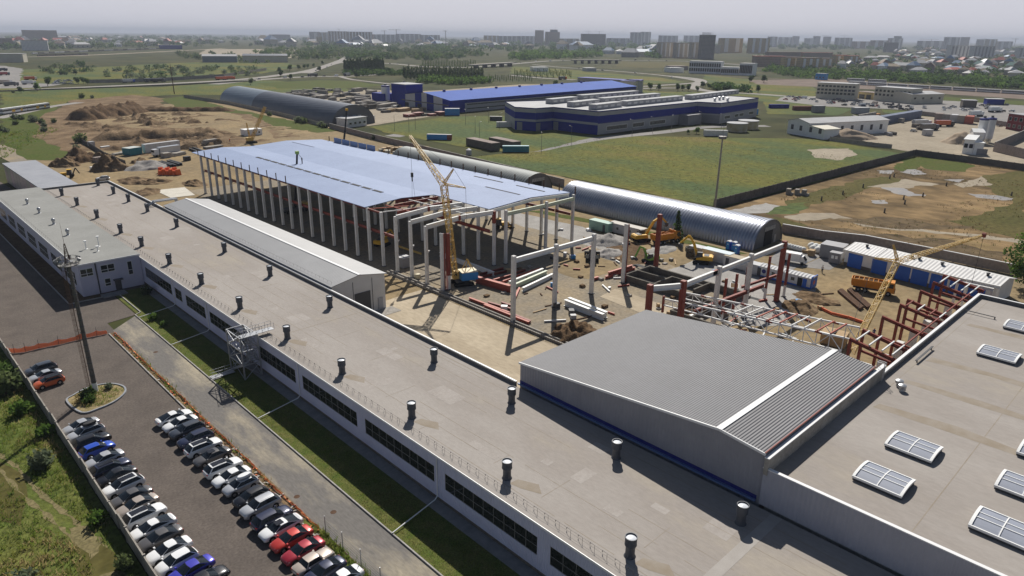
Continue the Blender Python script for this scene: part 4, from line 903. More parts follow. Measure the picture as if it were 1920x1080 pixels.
for k, (x, y, r, h, lb) in enumerate(((208, 318, 8, 4.5, 'brown soil heap beside the buried orange crate at the site end'), (150, 300, 10, 4.5, 'dark brown soil heap behind the far shed'), (120, 310, 7, 3.4, 'broad brown soil bank left of the yellow roller'), (190, 300, 7, 2.5, 'tan soil bank below the brick pallet'),
        (262, 304, 5, 2, 'small dark soil heap beside the wall end'), (255, 340, 8, 1.6, 'long low soil bank before the pale slab'), (290, 342, 6, 1.4, 'low brown spoil bank near the black barrels'), (275, 362, 6, 1.5, 'earth edge bank along the pale slab'), (365, 345, 6, 1.4, 'earth bank at the corner of the hall'), (1290, 590, 4, 1, 'low earth mound behind the trusses'), (1500, 577, 5, 1.3, 'brown spoil mound beside the orange net'), (1530, 560, 5, .9, 'grassy mound at the corner of the gravel pad'))):
    heap('earth_heap', lb, at(x, y), r, r*.7, h, m_soil2 if k not in (1,) else m_soil, 11+k, 26, rz=k, rough_=.55)
# relief of the far excavation
def relief(name, pts_box, mat, amp, seed, sc1=.05):
    x0, y0, x1, y1 = pts_box; nx, ny = int((x1-x0)/1.6), int((y1-y0)/1.6); rows = []
    for i in range(nx+1):
        r = []
        for j in range(ny+1):
            x, y = x0+(x1-x0)*i/nx, y0+(y1-y0)*j/ny; e = min(i, nx-i, j, ny-j)/11; e = min(1, e)
            r.append((x, y, -.3+e*max(0, amp*(fractal(Vector((x*sc1, y*sc1*1.6, seed)), .55, 2, 6)+.0))))
        rows.append(r)
    o = MB().strip(rows).build(name, mat, loc=(0, 0, 0), smooth=24); o['kind'] = 'structure'
relief('excavated_terrain', (95, 330, 165, 420), m_soil2, 3.6, 2.2, .07); relief('excavated_terrain', (120, 430, 190, 520), m_soil2, 3.6, 5.1, .06); relief('excavated_terrain', (85, 420, 130, 500), m_soil2, 2.6, 7.7, .07)
relief('excavated_terrain', (165, 350, 205, 470), m_site, 1.3, 3.3)
def bank(label, a, c, h, wd, mat, seed):
    p, q = at(*a), at(*c); n = 40; rows = []; d = (q-p); nn = Vector((-d.y, d.x, 0)).normalized()
    for j in range(9):
        v = 2*j/8-1; r = []
        for i in range(n+1):
            o = p+d*(i/n)+nn*(v*wd*(1+.3*pnoise(Vector((i*.3, v, seed))))); z = h*(1-v*v)*(1+.5*fractal(Vector((i*.35, v*2, seed)), 1, 2, 4))*min(1, i/4, (n-i)/4)
            r.append((o.x, o.y, z-.1))
        rows.append(r)
    tag(MB().strip(rows).build('earth_bank', mat, smooth=50), label, 'earth bank')
bank('dark brown stepped earth bank across the far excavation', (140, 226), (262, 208), 6.5, 11, m_soil, 1); bank('long low dark bank along the top of the sandy excavation', (262, 208), (440, 208), 2.6, 5, m_soil, 2)
bank('brown ridge of spoil along the near edge of the far excavation', (170, 262), (420, 252), 3.6, 7, m_soil2, 3); bank('lower ridge of spoil behind the teal container', (200, 282), (330, 265), 1.5, 5, m_soil2, 4)
# ---------------------------------------------------------------- crawler crane near the hall
def crawler_base(t, L=4.6, track=3.0, body=None, z=1.15):
    for s in (-1, 1):
        b = MB(); pts = []
        for k in range(7): a = math.pi/2+math.pi*k/6; pts.append((-L/2+.45+.45*math.cos(a), 0, .45+.45*math.sin(a)))
        for k in range(7): a = -math.pi/2+math.pi*k/6; pts.append((L/2-.45+.45*math.cos(a), 0, .45+.45*math.sin(a)))
        b.extr([(x, s*track/2-.3, zz) for x, y, zz in pts], (0, .6, 0)); b.build('track', m_rubber, t)
    MB().box(-1.2, -track/2+.3, .4, 1.2, track/2-.3, z).build('undercarriage', m_dkgrey, t)
cr1 = thing('crawler_crane', 'yellow lattice crawler crane with blue engine house beside the red girders', 'crane', at(866, 533), rz=math.pi-.35)
crawler_base(cr1)
b = MB(); b.box(-3.3, -1.5, 1.25, .4, 1.5, 3.0); b.build('engine_house', m_blue, cr1); MB().box(-3.35, -1.55, 3.0, .45, 1.55, 3.14).build('house_roof', M('cream_roof', (.62, .55, .38), rough=.6), cr1)
b = MB(); b.box(.45, -1.5, 1.25, 1.8, -.3, 3.0); cab = b.build('cab', m_yel, cr1); MB().box(.7, -1.52, 2.0, 1.82, -.28, 2.85).build('cab_window', m_glass, cab); MB().box(-2.6, -1.53, 1.6, -1.6, -1.49, 2.2).build('notice_plate', m_white, cr1)
b = MB(); b.beam((-2.6, -1, 3.1), (-1.4, -.4, 5.6), .14); b.beam((-.4, -1, 3.1), (-1.4, -.4, 5.6), .14); b.beam((-2.6, 1, 3.1), (-1.4, .4, 5.6), .14); b.beam((-.4, 1, 3.1), (-1.4, .4, 5.6), .14); b.beam((-1.4, -.5, 5.6), (-1.4, .5, 5.6), .2); b.build('gantry', m_yel, cr1)
def local(t, p):
    v = Vector(p)-t.location; c, s = math.cos(-t.rotation_euler.z), math.sin(-t.rotation_euler.z); return Vector((v.x*c-v.y*s, v.x*s+v.y*c, v.z))
hd = Vector((91.0, 115.5, 22.4)); tip = Vector((93.2, 130, 30.7)); bt = Vector((cr1.location.x-1.3, cr1.location.y+.5, 1.6))
b = MB(); b.lattice(local(cr1, bt), local(cr1, hd), .9, 1.25, 17, .13); b.build('boom', m_yel, cr1)
b = MB(); b.lattice(local(cr1, hd), local(cr1, tip), 1.1, .4, 14, .11); b.build('jib', m_yel, cr1)
s1 = hd+Vector((1.0, -2.2, 3.4)); s2 = hd+Vector((2.2, -4.6, -.4))
b = MB(); b.lattice(local(cr1, hd), local(cr1, s1), .5, .2, 5, .08); b.lattice(local(cr1, hd), local(cr1, s2), .5, .2, 5, .08); b.build('strut', m_yel, cr1)
b = MB(); b.tube(local(cr1, s1), local(cr1, s2), .03, n=4); b.tube(local(cr1, s1), local(cr1, tip), .025, n=4); b.tube(local(cr1, s2), Vector((-1.4, 0, 5.6)), .03, n=4)
hk = Vector((tip.x+.1, tip.y-.1, 22.0)); b.tube(local(cr1, tip), local(cr1, hk), .03, n=4); b.tube(local(cr1, hk), local(cr1, hk-Vector((.3, 0, 7.8))), .025, n=4); b.tube(local(cr1, hk), local(cr1, hk-Vector((-.5, .6, 7.8))), .025, n=4); b.build('cable', m_black, cr1)
b = MB(); p = local(cr1, hk); b.obox((p.x, p.y, p.z-.5), .5, .5, 1.0); b.tube((p.x, p.y, p.z-1.5), (p.x, p.y, p.z-.5), .14); b.build('hook_block', m_black, cr1)
# crane beside the garages
cr2 = thing('crawler_crane', 'slim yellow lattice crane with long jib reaching over the blue garages', 'crane', (110.5, 36.5, 0))
crawler_base(cr2); MB().box(-3.2, -1.4, 1.2, .6, 1.4, 2.9).build('engine_house', m_yel, cr2); c = MB().box(.65, -1.4, 1.2, 1.8, -.2, 2.9).build('cab', m_yel, cr2); MB().box(.9, -1.42, 1.9, 1.82, -.18, 2.7).build('cab_window', m_glass, c)
def on_ray(x, y, X): d = ray(x, y); k = X/d.x; return Vector((X, d.y*k, CAMH+d.z*k))
hd2 = on_ray(1683, 490, 136.5); tp2 = on_ray(1845, 441, 149.0); b2p = on_ray(1597, 660, 112)
b = MB(); b.lattice(local(cr2, b2p), local(cr2, hd2), .9, .9, 22, .085); b.build('boom', m_yel, cr2)
b = MB(); b.lattice(local(cr2, hd2), local(cr2, tp2), .8, .3, 20, .08); b.build('jib', m_yel, cr2)
t1 = on_ray(1675, 459, 136.0); t2 = on_ray(1640, 484, 134.5)
b = MB(); b.lattice(local(cr2, hd2), local(cr2, t1), .5, .2, 6, .08); b.lattice(local(cr2, hd2), local(cr2, t2), .5, .2, 6, .08); b.build('strut', m_yel, cr2)
b = MB(); b.tube(local(cr2, t1), local(cr2, t2), .04, n=4); b.tube(local(cr2, t1), local(cr2, tp2), .025, n=4); b.tube(local(cr2, t2), Vector((-2, 0, 3)), .03, n=4); b.tube(local(cr2, tp2), local(cr2, Vector((tp2.x-.4, tp2.y, 4))), .03, n=4); b.build('cable', m_black, cr2)
MB().tube(local(cr2, tp2)-Vector((0, .3, 0)), local(cr2, tp2)+Vector((0, .3, 0)), .45, n=10).build('jib_sheave', m_red, cr2)
# far crane by the white cabin, telescopic booms
cr3 = thing('crawler_crane', 'small yellow lattice crane standing by the white site cabin behind the hall', 'crane', at(472, 268)); crawler_base(cr3); MB().box(-2.4, -1.2, 1.2, .6, 1.2, 2.8).build('engine_house', m_yel, cr3)
d = ray(497, 200); k3 = math.hypot(cr3.location.x, cr3.location.y)/math.hypot(d.x, d.y)*1.02; tp3 = Vector((d.x*k3, d.y*k3, CAMH+d.z*k3))
b = MB(); b.lattice((0, 0, 1.5), local(cr3, tp3), 1.2, .9, 14, .16); b.build('boom', m_yel, cr3); b = MB(); b.lattice((-.6, 0, 2.5), (-1.6, 0, 10), .7, .4, 6, .1); b.build('mast', m_yel, cr3)
def tele(label, base, top_px, tipm, hook=None):
    t = thing('mobile_crane', label, 'crane', base); d = ray(*top_px); k = math.hypot(base[0], base[1])/math.hypot(d.x, d.y)*1.03; tp = Vector((d.x*k, d.y*k, CAMH+d.z*k))-Vector(base)
    MB().box(-4, -1.25, .9, 4, 1.25, 1.6).build('chassis', m_dkgrey, t); MB().box(2.6, -1.25, 1.6, 4, 1.25, 2.9).build('cab', m_yel, t)
    for x in (-3, -1.6, 1.6, 3):
        for y in (-1.2, 1.2): MB().tube((x, y-.2, .55), (x, y+.2, .55), .55, n=12).build('wheel', m_rubber, t)
    MB().tube((0, 0, 1.8), tp*.62, .48, .42, 8).tube(tp*.6, tp, .34, .3, 8).build('boom', m_black, t); MB().obox(tp-Vector((0, 0, .3)), 1.0, .8, .9).build('boom_head', tipm, t)
    if hook:
        b = MB(); q = tp+Vector(hook); b.tube(tp, q, .06, n=4); b.tube(q, q-Vector((0, 0, 2.4)), .22, .1, n=8); b.tube(q-Vector((0, 0, 2.4)), q-Vector((-.9, .6, 6.5)), .07, n=4); b.build('hook', m_black, t)
tele('mobile crane whose dark boom rises behind the hall roof before the dark hangar', (152.5, 262, 0), (650, 206), m_ylw)
tele('mobile crane whose dark boom pokes through the pale blue hall roof', (98.2, 198.5, 0), (557, 287), M('green_head', (.35, .5, .12), rough=.5), (1.0, -.8, -1.5))
# ---------------------------------------------------------------- cars
def paint(n, c, metal=.25, rough=.3): return M(n, c, rough=rough, metal=metal, coat=.6, spec=.5)
P_ = dict(white=paint('paint_white', (.74, .745, .75), .0), silver=paint('paint_silver', (.50, .51, .53), .4), black=paint('paint_black', (.012, .012, .016)), navy=paint('paint_navy', (.018, .024, .060)),
          blue=paint('paint_blue', (.018, .075, .48)), grey=paint('paint_grey', (.105, .10, .10)), beige=paint('paint_beige', (.42, .36, .31), .3), red=paint('paint_red', (.46, .035, .025)), crimson=paint('paint_crimson', (.34, .02, .035)),
          orange=paint('paint_orange', (.55, .10, .02)), violet=paint('paint_violet', (.05, .05, .42)), slate=paint('paint_slate', (.05, .058, .075)), green=paint('paint_green', (.03, .12, .05)), yellow=paint('paint_yellow', (.6, .38, .03)))
m_cpaint = M('car_paint', (.7, .7, .7), rough=.3, coat=.6); m_cglass = M('car_glass', (.010, .014, .019), rough=.04, spec=.4); m_rim = M('wheel_rim', (.38, .38, .39), rough=.35, metal=.7)
m_headl = M('headlamp', (.55, .57, .58), rough=.15, spec=.7); m_tail = M('tail_lamp', (.38, .012, .012), rough=.25); m_trim = M('black_trim', (.022, .022, .024), rough=.6); m_sunroof = M('sunroof_glass', (.018, .019, .024), rough=.12, spec=.6)
CT = dict(  # length, width, belt z, roof z, cabin: rear base, rear roof, front roof, screen base ; nose z, tail z
    sedan=(4.65, 1.82, .95, 1.44, -1.80, -.78, .26, 1.26, .74, .93), suv=(4.65, 1.88, 1.09, 1.66, -2.16, -1.58, .36, 1.28, .92, 1.05),
    hatch=(4.2, 1.78, 1.0, 1.50, -1.95, -1.30, .30, 1.22, .80, .98), lift=(4.85, 1.86, .94, 1.42, -2.12, -.62, .34, 1.42, .74, .98), old=(4.5, 1.74, .90, 1.40, -1.35, -.95, .48, .92, .80, .88))
def car_proto(kind):
    L, W, zb, zr, xr0, xr1, xf1, xf0, zn, zt = CT[kind]; t = thing('parked_car', 'x', 'car'); h = L/2
    st = [(-h, .74, .42, zt*.72), (-h+.06, .86, .30, zt*.9), (-h+.28, .94, .24, zt), (xr0+.1, .985, .20, zb), (-.6, 1.0, .20, zb), (.5, 1.0, .20, zb), (xf0, .985, .20, zb-.01), (h-.55, .95, .22, (zb+zn)/2+.03), (h-.2, .88, .26, zn+.02), (h-.05, .78, .32, zn-.1), (h, .66, .42, zn-.2)]
    b = MB(); rows = []
    for x, f, z0, z1 in st:
        hw = W/2*f; half = [(0, z0), (hw*.84, z0), (hw*.985, z0+.14), (hw, (z0+z1)/2+.02), (hw*.965, z1-.09), (hw*.85, z1-.005), (hw*.45, z1+.03), (0, z1+.04)]
        ring = half+[(-y, z) for y, z in half[-2:0:-1]]; rows.append([(x, y, z) for y, z in ring+[ring[0]]])
    b.strip(rows); b.poly(rows[0][:-1]); b.poly(rows[-1][:-1][::-1])
    wb, wr = W/2*.91, W/2*.66; ss = [-1, -.72, -.36, 0, .36, .72, 1]
    def row(x, z, wd, cr=.05): return [(x-(.10*s_*s_ if x > 0 else -.05*s_*s_), wd*s_, z-cr*s_*s_) for s_ in ss]
    rb, rr, rm, rf_, fb = row(xr0, zb-.03, wb, 0), row(xr1, zr-.03, wr), row((xr1+xf1)/2, zr, wr), row(xf1, zr-.03, wr), row(xf0, zb-.05, wb, 0)
    b.strip([rr, rm, rf_])
    for e in (0, -1): b.poly([rb[e], fb[e], rf_[e], rm[e], rr[e]])
    b.build('body', m_cpaint, t, smooth=38)
    def lerp(a, c, f): return tuple(p+(q-p)*f for p, q in zip(a, c))
    def glassrow(A, B, n): MB().strip([[lerp(p, q, .06) for p, q in zip(A, B)], [lerp(p, q, .94) for p, q in zip(A, B)]]).strip([[p for p in A], [lerp(p, q, .06) for p, q in zip(A, B)]], 1).strip([[lerp(p, q, .94) for p, q in zip(A, B)], [q for q in B]], 1).build(n, [m_cglass, m_trim], t, smooth=40)
    glassrow(fb, rf_, 'windscreen'); glassrow(rb, rr, 'rear_window')
    for e, s in ((0, -1), (-1, 1)):
        B = MB(); o = .012*s
        def q(u, v):   # u along, v up
            bot = lerp(rb[e], fb[e], u); top = lerp(rr[e], rf_[e], u); z = lerp(bot, top, v); return (z[0], z[1]+o, z[2])
        us = (.09, .37, .66, .93) if kind in ('suv', 'hatch') else (.12, .50, .92)
        o = .008*s; B.poly([q(us[0]-.03, .12), q(us[-1]+.03, .12), q(us[-1]+.02, .95), q(us[0]-.02, .95)], 1); o = .016*s
        for a, c in zip(us, us[1:]): B.poly([q(a+.012, .16), q(c-.012, .16), q(c-.012, .93), q(a+.012, .93)])
        B.build('side_window', [m_cglass, m_trim], t)
        MB().obox((xf0-.25, s*(W/2+.07), zb-.02), .16, .2, .14).build('mirror', m_cpaint, t)
        for x, r in ((-h+.92, .335), (h-.88, .335)):
            wv = MB().tube((x, s*(W/2-.2), r), (x, s*(W/2+.012), r), r, n=18).build('wheel', m_rubber, t); MB().tube((x, s*(W/2-.02), r), (x, s*(W/2+.022), r), r*.62, r*.56, n=14).build('rim', m_rim, wv)
            MB().tube((x, s*(W/2-.1), r+.02), (x, s*(W/2+.006), r+.02), r+.075, n=20).build('wheel_arch', m_trim, t)
        hw = W/2*.80; MB().hexa([(h-.42, s*hw*.62, zn-.17), (h-.03, s*hw*.55, zn-.17), (h-.2, s*hw*1.05, zn-.16), (h-.5, s*hw*1.09, zn-.14), (h-.45, s*hw*.62, zn+.02), (h-.13, s*hw*.55, zn-.0), (h-.25, s*hw*1.03, zn+.0), (h-.55, s*hw*1.07, zn+.03)]).build('headlight', m_headl, t)
        MB().hexa([(-h-.005, s*hw*.62, zt*.70), (-h+.25, s*hw*1.0, zt*.70), (-h+.3, s*hw*1.14, zt*.72), (-h+.03, s*hw*1.0, zt*.70), (-h+.02, s*hw*.62, zt*.9), (-h+.25, s*hw*.96, zt*.9), (-h+.33, s*hw*1.10, zt*.93), (-h+.06, s*hw*.98, zt*.9)]).build('tail_light', m_tail, t)
    MB().box(h-.1, -W*.26, .36, h+.012, W*.26, zn-.28).build('grille', m_trim, t); MB().box(-h-.012, -.26, .56, -h+.1, .26, .68).build('number_plate', m_white2, t)
    if kind == 'suv':
        for s in (-1, 1): MB().tube((xr1+.15, s*wr*.93, zr+.02), (xf1-.1, s*wr*.93, zr+.02), .015, n=5).build('roof_rail', m_trim, t)
    t['zr'] = zr; t['wr'] = wr; t['xr'] = (xr1+xf1)/2; return proto(t)
CP = {k: car_proto(k) for k in CT}; used = set()
m_darkroof = M('black_roof', (.012, .012, .014), rough=.3)
def car(kind, loc, rz, col, label, group, extra=None):
    swap = {'car_paint': P_[col]}; p = CP[kind]
    if kind not in used:
        used.add(kind); c = p; c.location = loc; c.rotation_euler = (0, 0, rz); c['label'] = label; c['group'] = group
        for q in KIDS[p]:
            for s_ in q.material_slots:
                if s_.material is m_cpaint: s_.link = 'OBJECT'; s_.material = P_[col]
    else:
        c = dup(p, loc, rz, label, group)
        for q in C.objects:
            if q.parent is c:
                for s_ in q.material_slots:
                    if s_.material.name == 'car_paint' or s_.material in P_.values(): s_.link = 'OBJECT'; s_.material = P_[col]
    zr, wr, xm = p['zr'], p['wr'], p['xr']
    if extra == 'sun': MB().box(xm-.1, -wr*.68, zr-.04, xm+.75 if kind != 'suv' else xm+.95, wr*.68, zr+.012).build('sunroof', m_sunroof, c)
    if extra == 'pano': MB().box(xm-.75, -wr*.66, zr-.05, xm+.95, wr*.66, zr+.015).build('sunroof', m_sunroof, c)
    if extra == 'box' or extra == 'darkbox':
        b = MB(); b.lathe([(.02, 0), (.46, .04), (.5, .2), (.42, .34), (.02, .38)], n=16); o = b.build('roof_box', m_trim if extra == 'darkbox' else P_['white'], c, smooth=50); o.location = (xm-.1, 0, zr+.06); o.scale = (1.9, .9, 1)
    if extra == 'dark': MB().box(xm-1.0, -wr*.92, zr-.06, xm+.85, wr*.92, zr+.018).build('roof_panel', m_darkroof, c)
    return c
A_ = R(6); G1, G2, G3 = 'cars parked along the boundary wall', 'cars parked along the kerb strip', 'three cars parked past the island'
cols = dict(L=math.pi+A_, R=A_)
for k, (x, y, kind, d, col, ex, lb) in enumerate((
    (77, 691, 'suv', 'L', 'slate', None, 'dark slate estate car, farthest of the three past the island'), (86, 702, 'sedan', 'L', 'silver', None, 'silver saloon between the slate estate and the orange crossover'), (89, 715, 'hatch', 'L', 'orange', 'dark', 'orange crossover with black roof parked by the boundary wall'))):
    p = at(x, y, .75); car(kind, (15.7, p.y, 0), cols[d], col, lb, G3, ex)
for x, y, kind, d, col, ex, lb in (
    (148, 798, 'sedan', 'L', 'silver', None, 'silver white saloon at the far end of the wall row nearest the island'), (157, 812, 'suv', 'L', 'silver', 'darkbox', 'silver off-roader with dark roof box in the wall row'), (173, 826, 'suv', 'R', 'black', None, 'black estate nose out beside the bright blue hatchback'),
    (181, 841, 'hatch', 'R', 'blue', None, 'bright blue hatchback nose out in the wall row'), (190, 861, 'sedan', 'L', 'silver', None, 'pale silver saloon between blue hatchback and dark sunroof estate'), (205, 877, 'suv', 'R', 'navy', 'pano', 'dark navy estate with long sunroof nose out in the wall row'),
    (221, 889, 'sedan', 'L', 'black', None, 'black saloon behind the white sunroof crossover, wall row'), (229, 911, 'suv', 'L', 'white', 'pano', 'white crossover with sunroof facing the wall beside two black cars'), (245, 930, 'sedan', 'L', 'grey', None, 'dark grey saloon next to the beige saloon'),
    (256, 946, 'sedan', 'L', 'beige', None, 'beige saloon, only one of that colour in the wall row'), (269, 966, 'suv', 'R', 'white', 'pano', 'white sunroof crossover nose out beside the beige saloon'), (285, 988, 'lift', 'L', 'white', None, 'white fastback facing the wall between white crossover and grey saloon'),
    (292, 1010, 'sedan', 'L', 'grey', None, 'dark grey saloon squeezed between two white cars near the row end'), (311, 1032, 'sedan', 'L', 'white', None, 'white saloon facing the wall beside the white hatchback'), (329, 1052, 'hatch', 'L', 'white', None, 'white hatchback facing the wall beside the violet blue saloon'),
    (357, 1067, 'sedan', 'L', 'violet', None, 'violet blue saloon near the bottom of the wall row'), (385, 1085, 'sedan', 'R', 'black', None, 'black car cut by the bottom edge below the violet saloon')):
    p = at(x, y, .75); car(kind, (15.7 if y < 1060 else p.x, p.y, 0), cols[d]+R(rnd.uniform(-1.5, 1.5)), col, lb, G1, ex)
for x, y, kind, d, col, ex, lb in (
    (324, 781, 'lift', 'R', 'white', None, 'white fastback with dark rear glass heading the kerb row'), (335, 793, 'sedan', 'L', 'white', None, 'white saloon second from the far end of the kerb row'), (349, 806, 'suv', 'L', 'slate', None, 'dark slate estate third in the kerb row'), (363, 823, 'suv', 'L', 'navy', None, 'navy crossover fourth in the kerb row'),
    (381, 837, 'suv', 'R', 'white', 'pano', 'white sunroof crossover nose to the kerb before the grey saloon'), (397, 854, 'sedan', 'L', 'grey', 'sun', 'grey saloon with small sunroof in the kerb row'), (421, 874, 'suv', 'R', 'white', 'pano', 'white sunroof crossover nose to the kerb after the grey saloon'), (435, 891, 'sedan', 'L', 'white', None, 'white saloon facing out beside the car with white roof box'),
    (452, 908, 'hatch', 'L', 'silver', 'box', 'silver hatchback carrying a white roof box'), (475, 928, 'hatch', 'L', 'black', None, 'black hatchback between roof box car and silver crossover'), (486, 948, 'suv', 'L', 'silver', None, 'silver crossover facing out in the kerb row'), (508, 971, 'suv', 'R', 'navy', None, 'deep navy estate nose to the kerb with shining windscreen'),
    (524, 988, 'lift', 'L', 'white', 'sun', 'white coupe with square sunroof beside the red saloon'), (541, 1010, 'sedan', 'L', 'red', None, 'bright red saloon next to the white coupe'), (564, 1032, 'sedan', 'L', 'crimson', None, 'crimson saloon nearest the bottom of the two red cars'), (587, 1050, 'old', 'R', 'beige', None, 'old boxy silver beige saloon nose to the kerb'),
    (611, 1067, 'sedan', 'L', 'navy', None, 'dark navy saloon beside the old boxy saloon'), (643, 1084, 'sedan', 'L', 'white', None, 'white car cut by the bottom edge at the kerb')):
    p = at(x, y, .75); car(kind, (26.0 if y < 1060 else p.x-.2, p.y, 0), cols[d]-R(2)+R(rnd.uniform(-1.5, 1.5)), col, lb, G2, ex)
p = at(196, 339); car('suv', (p.x, p.y+1.5, 0), R(160), 'white', 'white off-roader parked beyond the far corner of the workshop roof', 'cars at the site end')
p = at(1797, 568); car('suv', (139.5, 31.2, 0), R(60), 'white', 'white car parked under the red portal frames', 'cars at the site end')
# ---------------------------------------------------------------- small repeated vehicles for far roads and car parks
def mini_proto(kind):
    b = MB()
    if kind == 'car':
        b.extr([(-2.2, -.88, .3), (2.2, -.88, .3), (2.25, -.88, .75), (1.2, -.88, .92), (-2.1, -.88, .95)], (0, 1.76, 0)); b.extr([(-1.8, -.78, .93), (1.1, -.78, .9), (.4, -.66, 1.45), (-1.3, -.66, 1.47)], (0, 1.5, 0), 1); b.box(-1.25, -.7, 1.44, .4, .7, 1.5)
        for x in (-1.4, 1.35):
            for s in (-.9, .7): b.tube((x, s, .33), (x, s+.2, .33), .33, n=8, m=2)
    elif kind == 'truck':
        b.box(-6.5, -1.25, 1.2, 3.4, 1.25, 3.9); b.box(4.0, -1.2, .8, 6.2, 1.2, 3.3, 1); b.box(5.6, -1.1, 2.0, 6.22, 1.1, 2.9, 2); b.box(-6.4, -1.1, .8, 4, 1.1, 1.2, 2)
        for x in (-5.4, -4.2, -3, 2.6, 5.2): b.tube((x, -1.25, .5), (x, 1.25, .5), .5, n=8, m=2)
    elif kind == 'van':
        b.extr([(-2.7, -.98, .4), (2.7, -.98, .4), (2.7, -.98, 1.2), (1.9, -.98, 1.4), (1.3, -.98, 2.3), (-2.7, -.98, 2.4)], (0, 1.96, 0)); b.hexa([(1.92, -.85, 1.42), (1.95, -.85, 1.42), (1.95, .85, 1.42), (1.92, .85, 1.42), (1.36, -.85, 2.22), (1.39, -.85, 2.22), (1.39, .85, 2.22), (1.36, .85, 2.22)], 1)
        for x in (-1.7, 1.8):
            for s in (-1, .8): b.tube((x, s, .36), (x, s+.2, .36), .36, n=8, m=2)
    o = b.build('small_'+kind if kind != 'car' else 'small_car', [m_cpaint, m_cglass if kind != 'truck' else P_['blue'], m_rubber], loc=(0, 0, 0)); return tag(o, 'x', kind)
MINI = {k: mini_proto(k) for k in ('car', 'truck', 'van')}; mused = set()
def mini(kind, loc, rz, col, label, group, col2=None):
    p = MINI[kind]
    if kind not in mused: mused.add(kind); c = p; c.location = loc; c.rotation_euler = (0, 0, rz); c['label'] = label; c['group'] = group
    else: c = dup(p, loc, rz, label, group)
    c.material_slots[0].link = 'OBJECT'; c.material_slots[0].material = P_[col]
    if col2: c.material_slots[1].link = 'OBJECT'; c.material_slots[1].material = P_[col2]
    return c
def head(a, c):
    p, q = at(*a), at(*c); return math.atan2(q.y-p.y, q.x-p.x)
# ---------------------------------------------------------------- machines
def excavator(label, loc, rz, col, arm, s=1.0, glass=True, badge=None):
    t = thing('excavator', label, 'excavator', loc, rz); t.scale = (s, s, s); crawler_base(t, 3.9, 2.6, z=1.0)
    b = MB(); b.hexa([(-2.6, -1.3, 1.05), (1.2, -1.3, 1.05), (1.2, 1.3, 1.05), (-2.6, 1.3, 1.05), (-2.5, -1.25, 2.1), (1.0, -1.25, 2.0), (1.0, 1.25, 2.0), (-2.5, 1.25, 2.1)]); b.box(-2.75, -1.2, 1.05, -2.0, 1.2, 1.95); b.build('engine_house', col, t)
    MB().box(-1.8, -.9, 2.06, -.6, .9, 2.18).build('engine_cover', m_dkgrey, t)
    b = MB(); b.hexa([(-.3, .35, 1.9), (1.35, .35, 1.5), (1.35, 1.3, 1.5), (-.3, 1.3, 1.9), (-.3, .4, 2.95), (1.0, .4, 2.95), (1.0, 1.25, 2.95), (-.3, 1.25, 2.95)]); cb = b.build('cab', m_dkgrey, t); MB().hexa([(-.1, 1.29, 1.95), (1.2, 1.29, 1.75), (1.2, 1.32, 1.75), (-.1, 1.32, 1.95), (-.1, 1.27, 2.8), (.9, 1.27, 2.8), (.9, 1.3, 2.8), (-.1, 1.3, 2.8)]).build('cab_window', m_cglass, cb)
    P = [Vector((x, -.2, z)) for x, z in arm]
    b = MB(); b.beam(P[0], P[1], .5, .62); b.beam(P[1], P[2], .45, .5); b.build('boom', col, t); MB().beam(P[2], P[3], .36, .45).build('stick', col, t)
    MB().tube(P[0]+Vector((.5, 0, -.2)), P[1]+Vector((0, 0, -.35)), .1, n=6).build('hydraulic_ram', m_metal, t)
    q = P[3]; MB().extr([(q.x-.2, -.75, q.z+.1), (q.x+.35, -.75, q.z), (q.x+.3, -.75, q.z-.8), (q.x-.35, -.75, q.z-1.1), (q.x-.85, -.75, q.z-.7)], (0, 1.1, 0)).build('bucket', m_dkgrey, t)
    if badge:
        cu = bpy.data.curves.new('badge', 'FONT'); cu.body = badge; cu.size = .75; cu.extrude = .01; cu.align_x = 'CENTER'; o0 = bpy.data.objects.new('badge', cu); C.objects.link(o0); me = bpy.data.meshes.new_from_object(o0.evaluated_get(bpy.context.evaluated_depsgraph_get())); bpy.data.objects.remove(o0); o = bpy.data.objects.new('badge', me); C.objects.link(o); o.parent = t; o.location = (-2.79, 0, 1.22); o.rotation_euler = (R(90), 0, R(-90)); me.materials.clear(); me.materials.append(m_black)
    return t
excavator('yellow excavator with raised bent arm digging by the long grey cabin', at(1203, 452), R(-22), m_ylw, [(1.0, 1.8), (3.2, 5.2), (5.4, 6.4), (7.3, 4.6)])
e3 = excavator('yellow excavator seen from behind with arm folded up, on the gravel pad edge', at(1314, 493), R(118), m_ylw, [(1.0, 1.8), (2.2, 5.0), (3.4, 6.6), (5.4, 4.4)], badge='CAT')
excavator('small green and black excavator digging beside the dark red column', at(1218, 492), R(160), M('lime', (.2, .42, .06), rough=.5), [(1.0, 1.6), (2.2, 4.6), (3.6, 5.2), (5.2, 2.2)], .82)
excavator('yellow machine standing in the shade under the hall roof', (97.5, 150, 0), R(20), m_ylw, [(1.0, 1.6), (2.6, 3.6), (4.0, 3.9), (5.4, 2.0)], .9)
